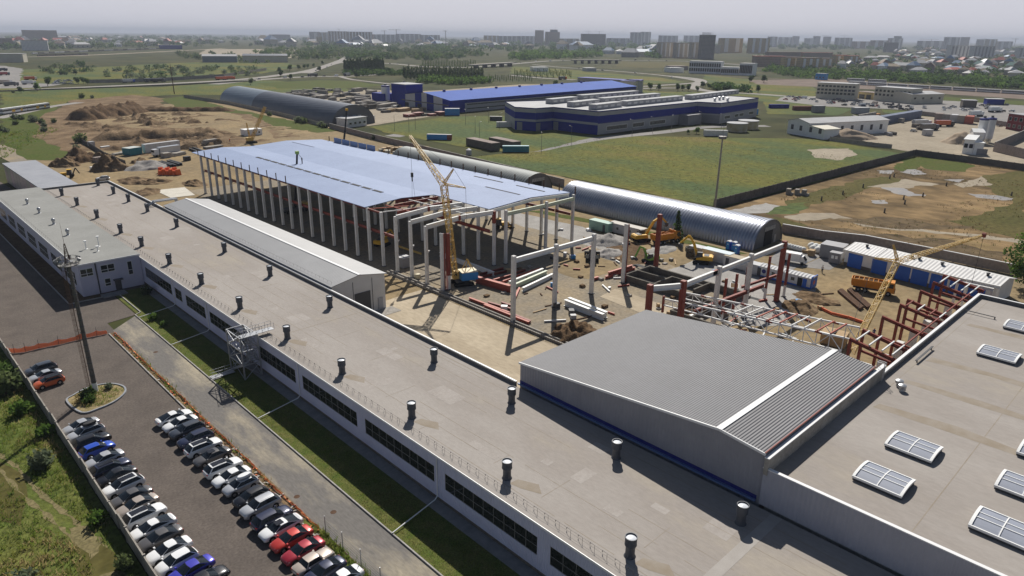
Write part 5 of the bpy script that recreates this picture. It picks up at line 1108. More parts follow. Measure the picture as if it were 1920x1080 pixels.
def dozer(label, loc, rz, col, s=1, backhoe=False):
    t = thing('bulldozer' if not backhoe else 'backhoe_loader', label, 'bulldozer' if not backhoe else 'loader', loc, rz); t.scale = (s, s, s)
    if not backhoe: crawler_base(t, 3.4, 2.2, z=.9)
    else:
        for x in (-1.2, 1.3):
            for y in (-1, 1): MB().tube((x, y-.2, .65), (x, y+.2, .65), .65, n=12).build('wheel', m_rubber, t)
    MB().box(.2, -.7, .9, 2.2, .7, 1.75).build('bonnet', col, t); c = MB().hexa([(-1.4, -.8, .9), (.2, -.8, .9), (.2, .8, .9), (-1.4, .8, .9), (-1.2, -.7, 2.7), (.0, -.7, 2.7), (.0, .7, 2.7), (-1.2, .7, 2.7)]).build('cab', m_dkgrey, t)
    MB().box(-1.35, -.8, 2.7, .15, .8, 2.82).build('cab_roof', col, c); b = MB(); [b.beam((.8, s_, .7), (2.9, s_, .6), .16) for s_ in (-1.25, 1.25)]; b.build('push_arm', col, t)
    MB().hexa([(2.8, -1.7, .1), (3.05, -1.7, .1), (3.05, 1.7, .1), (2.8, 1.7, .1), (2.7, -1.7, 1.2), (2.95, -1.7, 1.2), (2.95, 1.7, 1.2), (2.7, 1.7, 1.2)]).build('blade', m_dkgrey, t)
    if backhoe: MB().beam((-1.5, 0, 1), (-2.6, 0, 3.2), .3, .35).beam((-2.6, 0, 3.2), (-3.6, 0, 1.2), .26, .3).build('backhoe_arm', m_black, t)
    return t
dozer('dirty yellow bulldozer beside the grey gravel heap', at(1110, 488), R(40), M('old_yellow', (.36, .24, .07), (.25, .16, .06), 2, rough=.7), 1.15)
dozer('yellow backhoe loader with dark arm working under the gable of the hall', at(938, 428), R(-20), m_ylw, 1.05, True)
dozer('yellow roller standing behind the far shed', at(128, 333), R(160), m_ylw, 1.1, True)
def dump(label, loc, rz, col, load=None):
    t = thing('dump_truck', label, 'truck', loc, rz)
    MB().box(-4, -.9, .7, 4, .9, 1.15).build('chassis', m_dkgrey, t)
    for x in (-2.9, -1.5, 1.6, 3.0):
        for y in (-1.05, 1.05): w_ = MB().tube((x, y-.25, .55), (x, y+.25, .55), .55, n=14).build('wheel', m_rubber, t); MB().tube((x, y*1.05-.22, .55), (x, y*1.05+.22, .55), .25, n=10).build('rim', m_metal, w_)
    b = MB(); b.hexa([(2.3, -1.25, .75), (4.2, -1.25, .75), (4.2, 1.25, .75), (2.3, 1.25, .75), (2.3, -1.2, 3.1), (3.9, -1.2, 3.1), (3.9, 1.2, 3.1), (2.3, 1.2, 3.1)]); cb = b.build('cab', col, t)
    MB().hexa([(4.1, -1.1, 1.9), (4.13, -1.1, 1.9), (4.13, 1.1, 1.9), (4.1, 1.1, 1.9), (3.94, -1.05, 2.85), (3.97, -1.05, 2.85), (3.97, 1.05, 2.85), (3.94, 1.05, 2.85)]).build('windscreen', m_cglass, cb)
    for y in (-1.26, 1.23): MB().box(2.7, y, 1.9, 3.8, y+.03, 2.8).build('cab_window', m_cglass, cb)
    MB().box(4.16, -1.1, .8, 4.24, 1.1, 1.4).build('bumper', m_dkgrey, t)
    b = MB(); b.hexa([(-4.3, -1.2, 1.2), (2.0, -1.2, 1.2), (2.0, 1.2, 1.2), (-4.3, 1.2, 1.2), (-4.5, -1.3, 2.0), (2.1, -1.3, 2.0), (2.1, 1.3, 2.0), (-4.5, 1.3, 2.0)])
    for x0, y0, x1, y1 in ((-4.5, -1.3, 2.1, -1.2), (-4.5, 1.2, 2.1, 1.3), (2.0, -1.2, 2.1, 1.2), (-4.5, -1.2, -4.4, 1.2)): b.box(x0, y0, 2.0, x1, y1, 2.85)
    for i in range(7): b.box(-4.1+i*.95, -1.36, 1.3, -4.0+i*.95, 1.36, 2.8)
    b.box(1.95, -1.25, 2.85, 2.25, 1.25, 3.4); bd = b.build('tipper_body', col, t); MB().box(2.1, -.35, 1.2, 2.28, .35, 3.5).build('ram', m_dkgrey, t)
    if load: MB().strip([[(-4.3+i*.8, -1.15+j*.46, 2.35+.45*math.sin(math.pi*i/7.8)*math.sin(math.pi*j/5)+.08*rnd.random()) for j in range(6)] for i in range(9)]).build('load', load, bd)
    else: MB().box(-4.38, -1.18, 2.0, 1.98, 1.18, 2.02).build('tipper_floor', m_dkgrey, bd)
    return t
dump('empty orange dump truck parked before the silver hangar', at(1248, 455), R(-14), m_ora)
dump('orange dump truck loaded with dark soil below the blue garages', at(1636, 548), head((1612, 545), (1660, 553)), m_ora, m_soil)
def boxcar(label, loc, rz, L, W, H, wall, roof, cat='container', name='container', doors=(), wins=(), ribs=True, rise=0, extra=None, group=None):
    t = thing(name, label, cat, loc, rz, group); b = MB(); b.box(-L/2, -W/2, .15, L/2, W/2, H)
    if ribs:
        n = int(L/.45)
        for i in range(n): x = -L/2+.2+i*(L-.4)/n; b.box(x, -W/2-.03, .25, x+.2, -W/2, H-.1); b.box(x, W/2, .25, x+.2, W/2+.03, H-.1)
    b.build('shell', wall, t); r = MB()
    if rise: r.extr([(-L/2-.15, -W/2-.15, H), (-L/2-.15, W/2+.15, H), (-L/2-.15, W/2*.5, H+rise*.8), (-L/2-.15, 0, H+rise), (-L/2-.15, -W/2*.5, H+rise*.8)], (L+.3, 0, 0))
    else: r.box(-L/2-.05, -W/2-.05, H, L/2+.05, W/2+.05, H+.09)
    r.build('roof', roof, t)
    for x in doors: MB().box(x-.45, -W/2-.06, .2, x+.45, -W/2-.02, 2.2).build('door', m_dkgrey, t)
    for x in wins: f = MB().box(x-.5, -W/2-.06, 1.1, x+.5, -W/2-.02, 2.0).build('window', m_framew, t); MB().box(x-.42, -W/2-.075, 1.18, x+.42, -W/2-.06, 1.92).build('pane', m_glass, f)
    return t
SD = R(-90)  # cabins face the camera side: long axis along Y
hd_ = math.radians(-90)
def cabin(label, pxc, L, W, H, wall, roof, **k): p = at(*pxc); return boxcar(label, (p.x, p.y, 0), R(-90)+k.pop('dr', 0), L, W, H, wall, roof, **k)
cabin('mint green container with dark doorway at the left end of the cabin row', (1127, 432), 7, 2.6, 2.7, m_mint, m_mint, doors=(2.0,))
cabin('long light grey site cabin between mint container and yellow excavator', (1176, 440), 11.5, 2.6, 2.7, m_contg, M('cabin_roof', (.52, .49, .44), rough=.8), cat='cabin', name='site_cabin', doors=(-4.8, 4.6), wins=(-2.5, 1.8))
cabin('dirty white container with pale blue top behind the folded excavator', (1345, 490), 7.5, 2.5, 2.7, m_contw, M('ice_roof', (.50, .58, .62), rough=.6))
cabin('grey container half hidden behind the folded excavator arm', (1308, 480), 4, 2.5, 2.5, m_contg, m_contg)
cabin('grey white cabin with open dark doorway right of the white container', (1383, 502), 6.5, 2.6, 2.6, m_contw, M('dusty_roof', (.44, .38, .29), rough=.9), cat='cabin', name='site_cabin', doors=(-2.2,), wins=(.8,))
cabin('low grey cabin hidden behind the end of the white beam', (1418, 514), 4.5, 2.5, 2.5, m_contg, m_contg, cat='cabin', name='site_cabin', doors=(1.2,))
t = cabin('blue and white cabin with striped grey roof, a round emblem and a blue door', (1474, 528), 12.5, 2.8, 2.6, M('cabin_white', (.58, .59, .60), rough=.6), M('striped_roof', (.42, .42, .43), (.36, .36, .37), 1, rough=.6, wave=('X', .8), wdist=.1), cat='cabin', name='site_cabin', wins=(-2.6, 2.0), rise=.35)
MB().box(-6.28, -1.44, .15, -6.1, 1.44, 2.62).build('blue_end', m_door, t); MB().box(6.1, -1.44, .15, 6.29, 1.44, 2.95).build('blue_end', m_door, t); MB().box(-6.25, -1.45, .15, 6.2, -1.4, .5).build('blue_base', m_door, t)
MB().box(4.3, -1.47, .2, 5.2, -1.41, 2.2).build('door', m_door, t); MB().box(3.1, -1.46, .2, 4.2, -1.41, 2.2).build('doorway', m_dark, t); MB().box(5.45, -1.46, 1.1, 6.0, -1.41, 1.9).build('window', m_framew, t)
MB().tube((-4.9, -1.41, 1.55), (-4.9, -1.46, 1.55), .5, n=18).build('emblem', m_navy, t); MB().tube((6.29, -.2, 1.5), (6.33, -.2, 1.5), .5, n=16).build('emblem', M('pink_emblem', (.55, .14, .12), rough=.6), t)
for k, pxx in enumerate(((1364, 468), (1374, 470), (1379, 476))):
    p = at(*pxx); t = thing('portable_toilet', ['left', 'rear middle', 'right'][k]+' blue portable toilet of the three beside the silver hangar', 'toilet', (p.x+.5, p.y, 0), R(-90), 'blue portable toilets')
    MB().box(-.55, -.6, 0, .55, .6, 2.2).build('shell', m_door, t); MB().extr([(-.6, -.65, 2.2), (.6, -.65, 2.2), (0, -.65, 2.45)], (0, 1.3, 0)).build('roof', m_white, t); MB().box(-.4, -.63, .1, .4, -.6, 2.0).build('door', m_blue, t); MB().box(-.12, -.645, 1.4, .12, -.63, 1.65).build('sign', m_white, t)
for k, (pxx, L, W, H, lb) in enumerate((((1561, 482), 5.4, 4.6, 3.4, 'bigger dark grey kiosk left of the blue garages'), ((1565, 493), 2.6, 2.0, 2.7, 'smaller grey kiosk with two white signs before the bigger one'))):
    t = cabin(lb, pxx, L, W, H, m_gsheetd, m_gsheet, cat='kiosk', name='kiosk', ribs=False, dr=R(6))
    if k: [MB().box(x-.3, -1.04, 1.3, x+.3, -1.0, 2.1).build('sign', m_white, t) for x in (-.45, .45)]
# white box van
p = at(1489, 493); t = thing('delivery_van', 'white box van parked on the pale storage slab', 'van', (p.x, p.y, 0), head((1475, 489), (1504, 494)))
MB().box(-3, -1, .7, 1.4, 1, 2.6).build('cargo_box', m_white, t); c = MB().hexa([(1.45, -.95, .5), (2.9, -.95, .5), (2.9, .95, .5), (1.45, .95, .5), (1.45, -.9, 2.1), (2.0, -.9, 2.1), (2.0, .9, 2.1), (1.45, .9, 2.1)]).build('cab', m_white, t); MB().hexa([(2.72, -.8, 1.15), (2.75, -.8, 1.15), (2.75, .8, 1.15), (2.72, .8, 1.15), (2.05, -.78, 2.02), (2.08, -.78, 2.02), (2.08, .78, 2.02), (2.05, .78, 2.02)]).build('windscreen', m_cglass, c)
for x in (-2, 2):
    for y in (-.95, .75): MB().tube((x, y, .4), (x, y+.2, .4), .4, n=12).build('wheel', m_rubber, t)
# bags, pallets, rings
def bag(p, s, label, group):
    b = MB(); rows = []
    for i in range(7):
        v = i/6; r = .5*math.sin(math.pi*min(1, .12+v*.86))**.5; rows.append([(r*math.cos(2*math.pi*j/10)*(1+.15*rnd.random()), r*math.sin(2*math.pi*j/10)*(1+.15*rnd.random()), v*.95) for j in range(10)]); rows[-1].append(rows[-1][0])
    b.strip(rows); b.poly(rows[-1][:-1]); o = b.build('bulk_bag', m_bag, loc=(p.x, p.y, 0), smooth=50); o.data.transform(Matrix.Translation((0, 0, 0))); o.scale = (s, s, s); o.location = (p.x, p.y, 0)
    for v in o.data.vertices: v.co.x += p.x if False else 0
    return tag(o, label, 'bag', group)
def bag_at(x, y, s, label, group):
    p = at(x, y); b = MB(); rows = []
    for i in range(7):
        v = i/6; r = .52*math.sin(math.pi*min(1, .12+v*.86))**.5; rows.append([(p.x+s*r*math.cos(2*math.pi*j/10)*(1+.15*rnd.random()), p.y+s*r*math.sin(2*math.pi*j/10)*(1+.15*rnd.random()), s*v*.95) for j in range(10)]); rows[-1].append(rows[-1][0])
    b.strip(rows); b.poly(rows[-1][:-1]); return tag(b.build('bulk_bag', m_bag, smooth=50), label, 'bag', group)
k = 0
for x, y in [(1466+i*5, 462+i*1.25) for i in range(9)]: bag_at(x, y, 1.35, 'white bulk bag, %s from the left in the row along the storage slab' % ORD[k], 'white bags in a row'); k += 1
for k, (x, y) in enumerate(((1521, 466), (1529, 468), (1537, 470), (1524, 471), (1533, 474), (1541, 475))): bag_at(x, y, 1.8, 'white bulk bag in the heap by the pallets, %s from the left' % ORD[k], 'white bags in a heap')
for k, (x, y, h) in enumerate(((1521, 479, 1.6), (1510, 473, .8))):
    t = thing('pallet_stack', ['tall', 'low'][k]+' stack of timber pallets before the white bag heap', 'pallets', at(x, y), R(10)); b = MB()
    for i in range(int(h/.2)): b.box(-.9, -.7, i*.2, .9, .7, i*.2+.13)
    b.build('boards', m_wood, t)
for k, (x, y, z) in enumerate(((1293, 470, 0), (1294, 480, 0), (1294, 479, 1.05))):
    b = MB().lathe([(1.15, 0), (1.15, 1.0), (.98, 1.0), (.98, 0)], (*at(x, y)[:2], z), 22, cap=False); tag(b.build('concrete_ring', m_concd, smooth=40), ['rear concrete ring standing alone', 'lower concrete ring of the stacked pair', 'upper concrete ring of the stacked pair'][k]+' by the folded excavator', 'concrete ring')
p = at(1376, 545); t = thing('skip', 'small grey brown waste skip on the gravel pad behind the white column', 'skip', (p.x, p.y, 0), .5); b = MB(); b.hexa([(-1.1, -.8, .1), (1.1, -.8, .1), (1.1, .8, .1), (-1.1, .8, .1), (-1.7, -.95, 1.2), (1.7, -.95, 1.2), (1.7, .95, 1.2), (-1.7, .95, 1.2)]); b.build('tub', m_contg, t); MB().box(-1.5, -.8, 1.2, 1.5, .8, 1.22).build('contents', m_soil2, t)
p = at(752, 503); t = boxcar('grey metal shed with pale top beside the second free hall column', (p.x+1.2, p.y+.5, 0), R(-90), 2.8, 2.6, 2.5, m_gsheetd, m_contg, cat='kiosk', name='kiosk', ribs=False)
p = at(768, 478); b = MB().lathe([(.02, -1.0), (.8, -.9), (1.05, -.4), (1.05, .4), (.8, .9), (.02, 1.0)], (0, 0, 0), 16); o = b.build('fuel_tank', m_ora, loc=(p.x+6, p.y+6, 1.0), smooth=50); o.rotation_euler = (R(90), 0, .6); tag(o, 'orange round tank in the hall shade beyond the kiosk', 'tank')
b = MB(); p, q = at(748, 466), at(790, 480); b.beam((p.x, p.y, .6), (q.x, q.y, .6), .25, .5); tag(b.build('yellow_beam', m_yel), 'yellow lattice beam lying by the orange tank', 'beam')
p = at(783, 522); b = MB().lathe([(.02, 0), (.6, .05), (.75, .6), (.6, 1.1), (.02, 1.2)], (p.x, p.y, 0), 14); tag(b.build('water_tank', M('cream_tank', (.55, .48, .32), rough=.6), smooth=50), 'round cream tank at the foot of the red columns', 'tank')
# objects on the far end of the site
t = boxcar('teal container standing alone on the bare ground', at(249, 290), head((245, 290), (260, 288))+R(8), 6.2, 5, 3.2, m_teal, M('pale_teal_top', (.42, .46, .44), rough=.7))
p = at(304, 283); t = boxcar('long white box trailer behind the white truck', (p.x, p.y, 0), head((278, 285), (332, 278)), 17, 2.6, 3.9, m_contw, m_lroof, cat='trailer', name='box_trailer', ribs=False)
mini('truck', at(312, 291), head((316, 290), (302, 292)), 'silver', 'grey flatbed truck with white cab before the white trailer', 'site trucks', 'white')
for k, (x, y, sx, sy, sz, rz, lb, mt) in enumerate(((222, 290, 5.5, 3, .5, .3, 'left pale slab on the ground by the teal container', m_conc), (233, 287, 4.5, 2.6, .5, .3, 'right pale slab on the ground by the teal container', m_conc), (312, 295, 3.4, 3, 2, .2, 'grey concrete block pile before the white truck', m_conc),
    (186, 303, 4, 2.4, 2, .2, 'pinkish brick pallet on the tan soil bank', m_fencep), (333, 291, 7, 3.6, .8, .5, 'stack of concrete planks beside the white truck', m_conc), (351, 301, 2.4, 2, 1.8, .3, 'black box on the far dirt near the hall', m_black),
    (175, 320, 1.8, 1.5, 1.6, .2, 'small white cube kiosk at the brown soil heap', m_white), (197, 276, 4, 1.6, .5, .2, 'thin white slab at the foot of the far soil', m_white), (172, 274, 2.4, 2, 2.2, .3, 'grey gate hut where the far wall ends', m_contg), (394, 271, 8, 2.4, 1.6, .3, 'pale slab stack behind the far corner of the hall', m_conc), (400, 277, 9, 3, .9, .2, 'scattered stone stack at the far hall corner', m_conc))):
    p = at(x, y); b = MB().obox((p.x, p.y, 0), sx, sy, sz, rz)
    if k in (0, 1, 4, 9): b.obox((p.x+.3, p.y+.2, sz+.06), sx*.9, sy*.9, sz*.5, rz+.05)
    tag(b.build(['slab', 'slab', 'block_pile', 'brick_pallet', 'plank_stack', 'crate', 'kiosk', 'slab', 'hut', 'slab_stack', 'stone_stack'][k], mt), lb, ['slab', 'slab', 'blocks', 'bricks', 'planks', 'crate', 'kiosk', 'slab', 'hut', 'slabs', 'stones'][k])
k = 0
for i in range(6):
    for j in range(2):
        if (i, j) in ((5, 1),): continue
        p = at(302+i*6.5, 328-j*4); b = MB().hexa([(p.x-1, p.y-.7, 0), (p.x+1, p.y-.7, 0), (p.x+1, p.y+.7, 0), (p.x-1, p.y+.7, 0), (p.x-.8, p.y-.25, 1.7+.5*((i+j) % 2)), (p.x+.8, p.y-.25, 1.7+.5*((i+j) % 2)), (p.x+.8, p.y+.25, 1.7+.5*((i+j) % 2)), (p.x-.8, p.y+.25, 1.7+.5*((i+j) % 2))])
        tag(b.build('water_barrier', m_orange), 'orange plastic barrier in the stacked pile at the site end', 'barrier', 'pile of orange plastic barriers'); k += 1
for k in range(6):
    a, c = [((298, 306), (322, 313)), ((303, 305), (330, 313)), ((313, 304), (337, 311)), ((318, 303), (342, 310)), ((355, 281), (380, 290)), ((362, 279), (388, 288))][k]
    p, q = at(*a), at(*c); tag(MB().ibeam((p.x, p.y, .5), (q.x, q.y, .5), .8, .9).build('dark_beam', m_black), ORD[k]+' dark steel beam from the left lying at the far site end', 'beam', 'dark beams lying at the far site end')
p = at(330, 362); t = thing('pale_slab', 'white concrete slab cast in the ground at the hall corner', 'slab', (p.x, p.y, 0)); sl_ = MB().poly([(*at(*q)[:2], .05) for q in ((290, 357), (320, 371), (366, 366), (346, 351))]).build('surface', M('white_concrete', (.60, .57, .50), (.50, .47, .41), .3, rough=.9), t, world=True)
b = MB(); pa = [at(252, 371, 5.5), at(283, 365, 5.0)]
t = thing('pipe_rack', 'grey pipe bridge leaving the far edge of the workshop roof', 'pipe', (pa[0].x, pa[0].y, 0)); b.tube((60.3, 206, 7.6), (66.5, 206, 7.6), .28); b.tube((60.3, 207.5, 7.6), (66.5, 207.5, 7.6), .2); b.tube((66.5, 206, 7.6), (66.5, 206, 0), .2); b.tube((66.5, 207.5, 7.6), (66.5, 207.5, 0), .2); b.tube((58.5, 206, 6.6), (60.3, 206, 7.6), .28); b.build('pipework', m_metal, t, world=True)
p = at(472, 253); t = boxcar('white twin site cabin with dark gaps beside the small yellow crane', (p.x, p.y, 0), head((455, 253), (490, 250)), 9.5, 6, 3.2, m_white, m_white, cat='cabin', name='site_cabin', ribs=False, wins=(-3, 0, 3))
p = at(735, 277); k = 0
for i in range(14):
    q = at(716+i*4.2+rnd.uniform(-2, 2), 283+i*.6+rnd.uniform(-5, 3)); b = MB().obox((q.x, q.y, 0), rnd.uniform(2, 4), rnd.uniform(1.5, 2.6), rnd.uniform(1, 2.6), rnd.uniform(0, 1)); tag(b.build('timber_crate', m_wood if i % 3 else m_cream), 'wooden crate in the crate heap behind the hall roof', 'crate', 'crate heap behind the hall')
# people
def person(loc, rz, label, top, legs, stride=.25, hat=None):
    v = [(0, 0, .95), (0, 0, 1.15), (0, 0, 1.42), (0, 0, 1.54), (0.02, 0, 1.66), (.02, 0, 1.76), (0, .11, .9), (stride*.5, .11, .5), (stride*.75, .11, .08), (stride*.75+.16, .11, .05), (0, -.11, .9), (-stride*.1, -.11, .5), (-stride*1.1, -.11, .12), (-stride*1.1+.16, -.11, .05),
         (0, .2, 1.4), (-.06, .27, 1.14), (.06, .27, .92), (.08, .26, .84), (0, -.2, 1.4), (.06, -.27, 1.14), (.2, -.25, .95), (.24, -.24, .88)]
    e = [(0, 1), (1, 2), (2, 3), (3, 4), (4, 5), (0, 6), (6, 7), (7, 8), (8, 9), (0, 10), (10, 11), (11, 12), (12, 13), (2, 14), (14, 15), (15, 16), (16, 17), (2, 18), (18, 19), (19, 20), (20, 21)]
    rd = [.14, .14, .15, .06, .1, .085, .1, .07, .045, .035, .1, .07, .045, .035, .07, .05, .04, .03, .07, .05, .04, .03]
    me = bpy.data.meshes.new('person'); me.from_pydata(v, e, []); o = bpy.data.objects.new('person', me); C.objects.link(o); md = o.modifiers.new('skin', 'SKIN'); o.modifiers.new('sub', 'SUBSURF').levels = 1
    for i, s_ in enumerate(me.skin_vertices[0].data): s_.radius = (rd[i], rd[i]*.9); s_.use_root = i == 0
    o.location = loc; o.rotation_euler = (0, 0, rz); me.materials.append(top); tag(o, label, 'person')
    b = MB()
    for s_, kx in ((.11, 1), (-.11, -1)): a = (0, s_, .92); m_ = (stride*(.5 if kx > 0 else -.1), s_, .5); f = (stride*(.75 if kx > 0 else -1.1), s_, .1); b.tube(a, m_, .125, .09, 8); b.tube(m_, f, .09, .07, 8)
    b.build('trousers', legs, o, smooth=50); MB().lathe([(.1, 1.72), (.115, 1.78), (.08, 1.86), (.01, 1.88)], (.02, 0, 0), 10).build('hat' if hat else 'hair', hat or m_black, o, smooth=50)
person(at(1541, 511), R(200), 'person walking in pale shirt and dark trousers between kiosk and blue cabin', M('shirt', (.5, .48, .46), rough=.9), m_dkgrey, .5)
person(at(431, 266), R(70), 'person in orange vest standing left of the white twin cabin', M('hivis', (.75, .2, .03), rough=.8), m_navy, .1, m_white)
person(at(1637, 632), R(20), 'person in dark clothes standing beyond the trusses', m_navy, m_dkgrey, .1, m_ora)
# ---------------------------------------------------------------- hangars
def hang(base, top):                      # height above the ground of a photo point standing over a base point
    b_ = at(*base); d = ray(*top); k = math.hypot(b_.x, b_.y)/math.hypot(d.x, d.y); return CAMH+d.z*k
def hangar(label, p0, p1, rad, h, secs, mats, front_parts=True, n=18):
    t = thing('arched_hangar', label, 'hangar', (p0[0], p0[1], 0)); a = Vector((*p0, 0)); c = Vector((*p1, 0)); d = (c-a); L = d.length; d.normalize(); s_ = Vector((d.y, -d.x, 0))
    def arc(u, r=1.0): return [a+d*u+s_*(-rad*r*math.cos(math.pi*i/n))+Vector((0, 0, max(.01, h*r*math.sin(math.pi*i/n)**.92))) for i in range(n+1)]
    for (u0, u1), m in zip(secs, mats):
        k = max(2, int((u1-u0)*L/6)); MB().strip([arc(L*(u0+(u1-u0)*j/k)) for j in range(k+1)]).build('arched_shell', m, t, world=True, smooth=80)
    MB().poly(arc(.35, .985)).build('end_wall', m_hangend, t, world=True); MB().poly(arc(L-.1, .985)).build('end_wall', m_hangend, t, world=True)
    return t, a, d, s_
t, a, d, s_ = hangar('long shiny ribbed silver hangar behind the site cabins', (174.2, 82.2), (174.4, 151.5), 7.9, 7.0, [(0, 1)], [m_silver])
def facebox(t, a, d, s_, u0, u1, z0, z1, name, mat, off=.12): MB().hexa([a+s_*u0+Vector((0, 0, z0)), a+s_*u1+Vector((0, 0, z0)), a+s_*u1-d*off+Vector((0, 0, z0)), a+s_*u0-d*off+Vector((0, 0, z0)), a+s_*u0+Vector((0, 0, z1)), a+s_*u1+Vector((0, 0, z1)), a+s_*u1-d*off+Vector((0, 0, z1)), a+s_*u0-d*off+Vector((0, 0, z1))]).build(name, mat, t, world=True)
a2 = a+d*.3; facebox(t, a2, d, s_, -2, 2.2, 0, 3.9, 'doorway', m_dark); facebox(t, a2, d, s_, -2.3, 3.4, 4.1, 5.2, 'window_strip', M('dusty_glazing', (.36, .36, .35), (.12, .13, .14), 3, rough=.3)); facebox(t, a2, d, s_, 3.4, 4.4, .1, 2.3, 'door', m_gsheet)
t, a, d, s_ = hangar('dull silver hangar half hidden behind the pale blue hall roof', (176.5, 170.5), (177.5, 252), 7.6, 6.6, [(0, 1)], [m_silver2])
a2 = a+d*.3; facebox(t, a2, d, s_, -2, 2.2, 0, 3.5, 'doorway', m_dark); facebox(t, a2, d, s_, -2.6, 3.6, 3.7, 4.8, 'window_strip', M('dusty_glazing2', (.42, .42, .41), (.15, .16, .17), 3, rough=.3))
t, a, d, s_ = hangar('big dark arched hangar with blue grey rear section beyond the excavation', (232, 381), (243, 572), 14.5, 11.8, [(0, .66), (.66, 1)], [m_hangd, m_hangb])
a2 = a+d*.3
for u in (-9, -5.5, -.5, 3): facebox(t, a2, d, s_, u, u+2.2, 3.4, 5.4, 'window', m_framew)
facebox(t, a2, d, s_, -6, -2.4, 0, 3, 'doorway', m_dark)
def blk(name, label, cat, pl, pr_, depth, h, wall, roof, win=None, rise=0, group=None, over=.4, wm=None, door=None, z0=0, gable_end=True):
    """box building whose near wall runs between two surveyed ground points; windows = (rows [(z0,z1)], n per row, width)"""
    A = at(*pl) if len(pl) == 2 else Vector(pl); B = at(*pr_) if len(pr_) == 2 else Vector(pr_); d = B-A; L = d.length; rz = math.atan2(d.y, d.x)
    t = thing(name, label, cat, A, rz, group)
    b = MB()
    if rise: b.extr([(0, 0, 0), (0, depth, 0), (0, depth, h), (0, depth/2, h+rise-.06), (0, 0, h)], (L, 0, 0))
    else: b.box(0, 0, 0, L, depth, h)
    b.build('wall', wall, t); o = over; r = MB()
    if rise:
        for ya, za, yb, zb in ((-o, h-o*rise/(depth/2), depth/2, h+rise), (depth/2, h+rise, depth+o, h-o*rise/(depth/2))): r.hexa([(-o, ya, za), (L+o, ya, za), (L+o, yb, zb), (-o, yb, zb), (-o, ya, za+.18), (L+o, ya, za+.18), (L+o, yb, zb+.18), (-o, yb, zb+.18)])
    else: r.box(-o, -o, h, L+o, depth+o, h+.3)
    r.build('roof', roof, t)
    if win:
        rows, n, wd = win
        for za, zb in rows:
            for i in range(n):
                x = L*(i+.5)/n; f = MB().box(x-wd/2, -.1, za, x+wd/2, -.003, zb).build('window', wm or m_framew, t); MB().box(x-wd/2+.1, -.13, za+.1, x+wd/2-.1, -.1, zb-.1).build('pane', m_glass, f)
    if door:
        for x0, x1, zt, m in door: MB().box(x0, -.14, 0, x1, -.003, zt).build('door', m, t)
    t['L'] = L; return t
# garages with blue doors
t = blk('garage_row', 'long white garage building with a row of blue doors and ribbed pale roof', 'garages', (1581, 497), (1862, 571), 9.0, 3.9, m_white, M('garage_roof', (.60, .59, .58), (.54, .53, .52), .2, rough=.6, wave=('X', .8), wdist=.05), rise=1.0)
Lg = t['L']; inv = Matrix.Rotation(-t.rotation_euler.z, 3, 'Z')
def gx(x, y): return (inv @ (at(x, y)-t.location)).x
for x0, x1 in ((1588, 1614), (1632, 1659), (1677, 1703), (1706, 1737), (1741, 1772), (1777, 1808), (1812, 1843)):
    u0, u1 = gx(x0, 497+(x0-1581)*.263), gx(x1, 497+(x1-1581)*.263); MB().box(u0, -.12, .05, u1, -.003, 3.4).build('garage_door', m_door, t)
MB().box(0, -.05, 0, Lg, -.002, .9).build('stained_base', m_plinth, t)
for u in (.1, .42, .47, .62, .9): MB().lathe([(.3, 0), (.3, .7), (.42, .75), (.42, .9), (.05, 1.0)], (Lg*u, 3.4, 4.55), 10).build('roof_cowl', m_dkgrey, t)
# ---------------------------------------------------------------- concrete fences
def fence(name, label, pts, h, mat, step=3.0, cap=None, world=False):
    P = [Vector(p) for p in pts] if world else [at(*p) for p in pts]; t = thing(name, label, 'wall', P[0]); b = MB(); q = MB(); c_ = MB()
    for A, B in zip(P, P[1:]):
        d = B-A; n = max(1, int(d.length/step))
        for i in range(n):
            p0, p1 = A+d*(i/n), A+d*((i+.97)/n); dz = .12*pnoise(Vector((p0.x*.1, p0.y*.1, 4)))
            b.beam(p0+Vector((0, 0, h/2+dz)), p1+Vector((0, 0, h/2+dz)), .18, h)
            b.obox((p0.x, p0.y, 0), .3, .3, h+.15, math.atan2(d.y, d.x))
        if cap: c_.beam(A+Vector((0, 0, h+.12)), B+Vector((0, 0, h+.12)), .4, .14)
    b.build('fence_panels', mat, t, world=True)
    if cap: c_.build('cap', cap, t, world=True)
    return t
fence('concrete_fence', 'dark concrete fence between the green field and the muddy field', [(1338, 391), (1480, 353), (1600, 321), (1715, 292)], 2.9, m_fenced)
fence('concrete_fence', 'dark concrete fence along the far edge of the muddy field', [(1716, 292), (1800, 303), (1930, 322)], 2.9, m_fenced)
fence('concrete_fence', 'grey pink site wall running from the dark hangar behind the hall', [(618, 240), (690, 259), (780, 281), (870, 303), (960, 325), (1058, 350)], 2.6, m_fencep, cap=m_kerb)
fence('concrete_fence', 'pinkish wall with white pipe on top behind the garages', [(1466, 436), (1540, 449), (1620, 458), (1690, 472), (1760, 486), (1900, 515)], 2.4, m_fencep, cap=m_white2)
fence('concrete_fence', 'low dark wall at the left foot of the big dark hangar', [(345, 183), (430, 196), (520, 216), (615, 240)], 2.4, m_fence)
fence('site_wall', 'dark low wall line running down from the round bush to the soil heaps', [(150, 266), (170, 276), (195, 292), (225, 305), (236, 309)], 1.8, m_fenced)
fence('yard_wall', 'grey yard wall below the sand heap of the silo yard', [(1556, 264), (1620, 273), (1672, 279)], 2.2, m_fence); fence('yard_wall', 'dark red topped wall behind the silo yard beside the car park', [(1702, 214), (1780, 222), (1840, 230), (1890, 238)], 3, m_fencep)
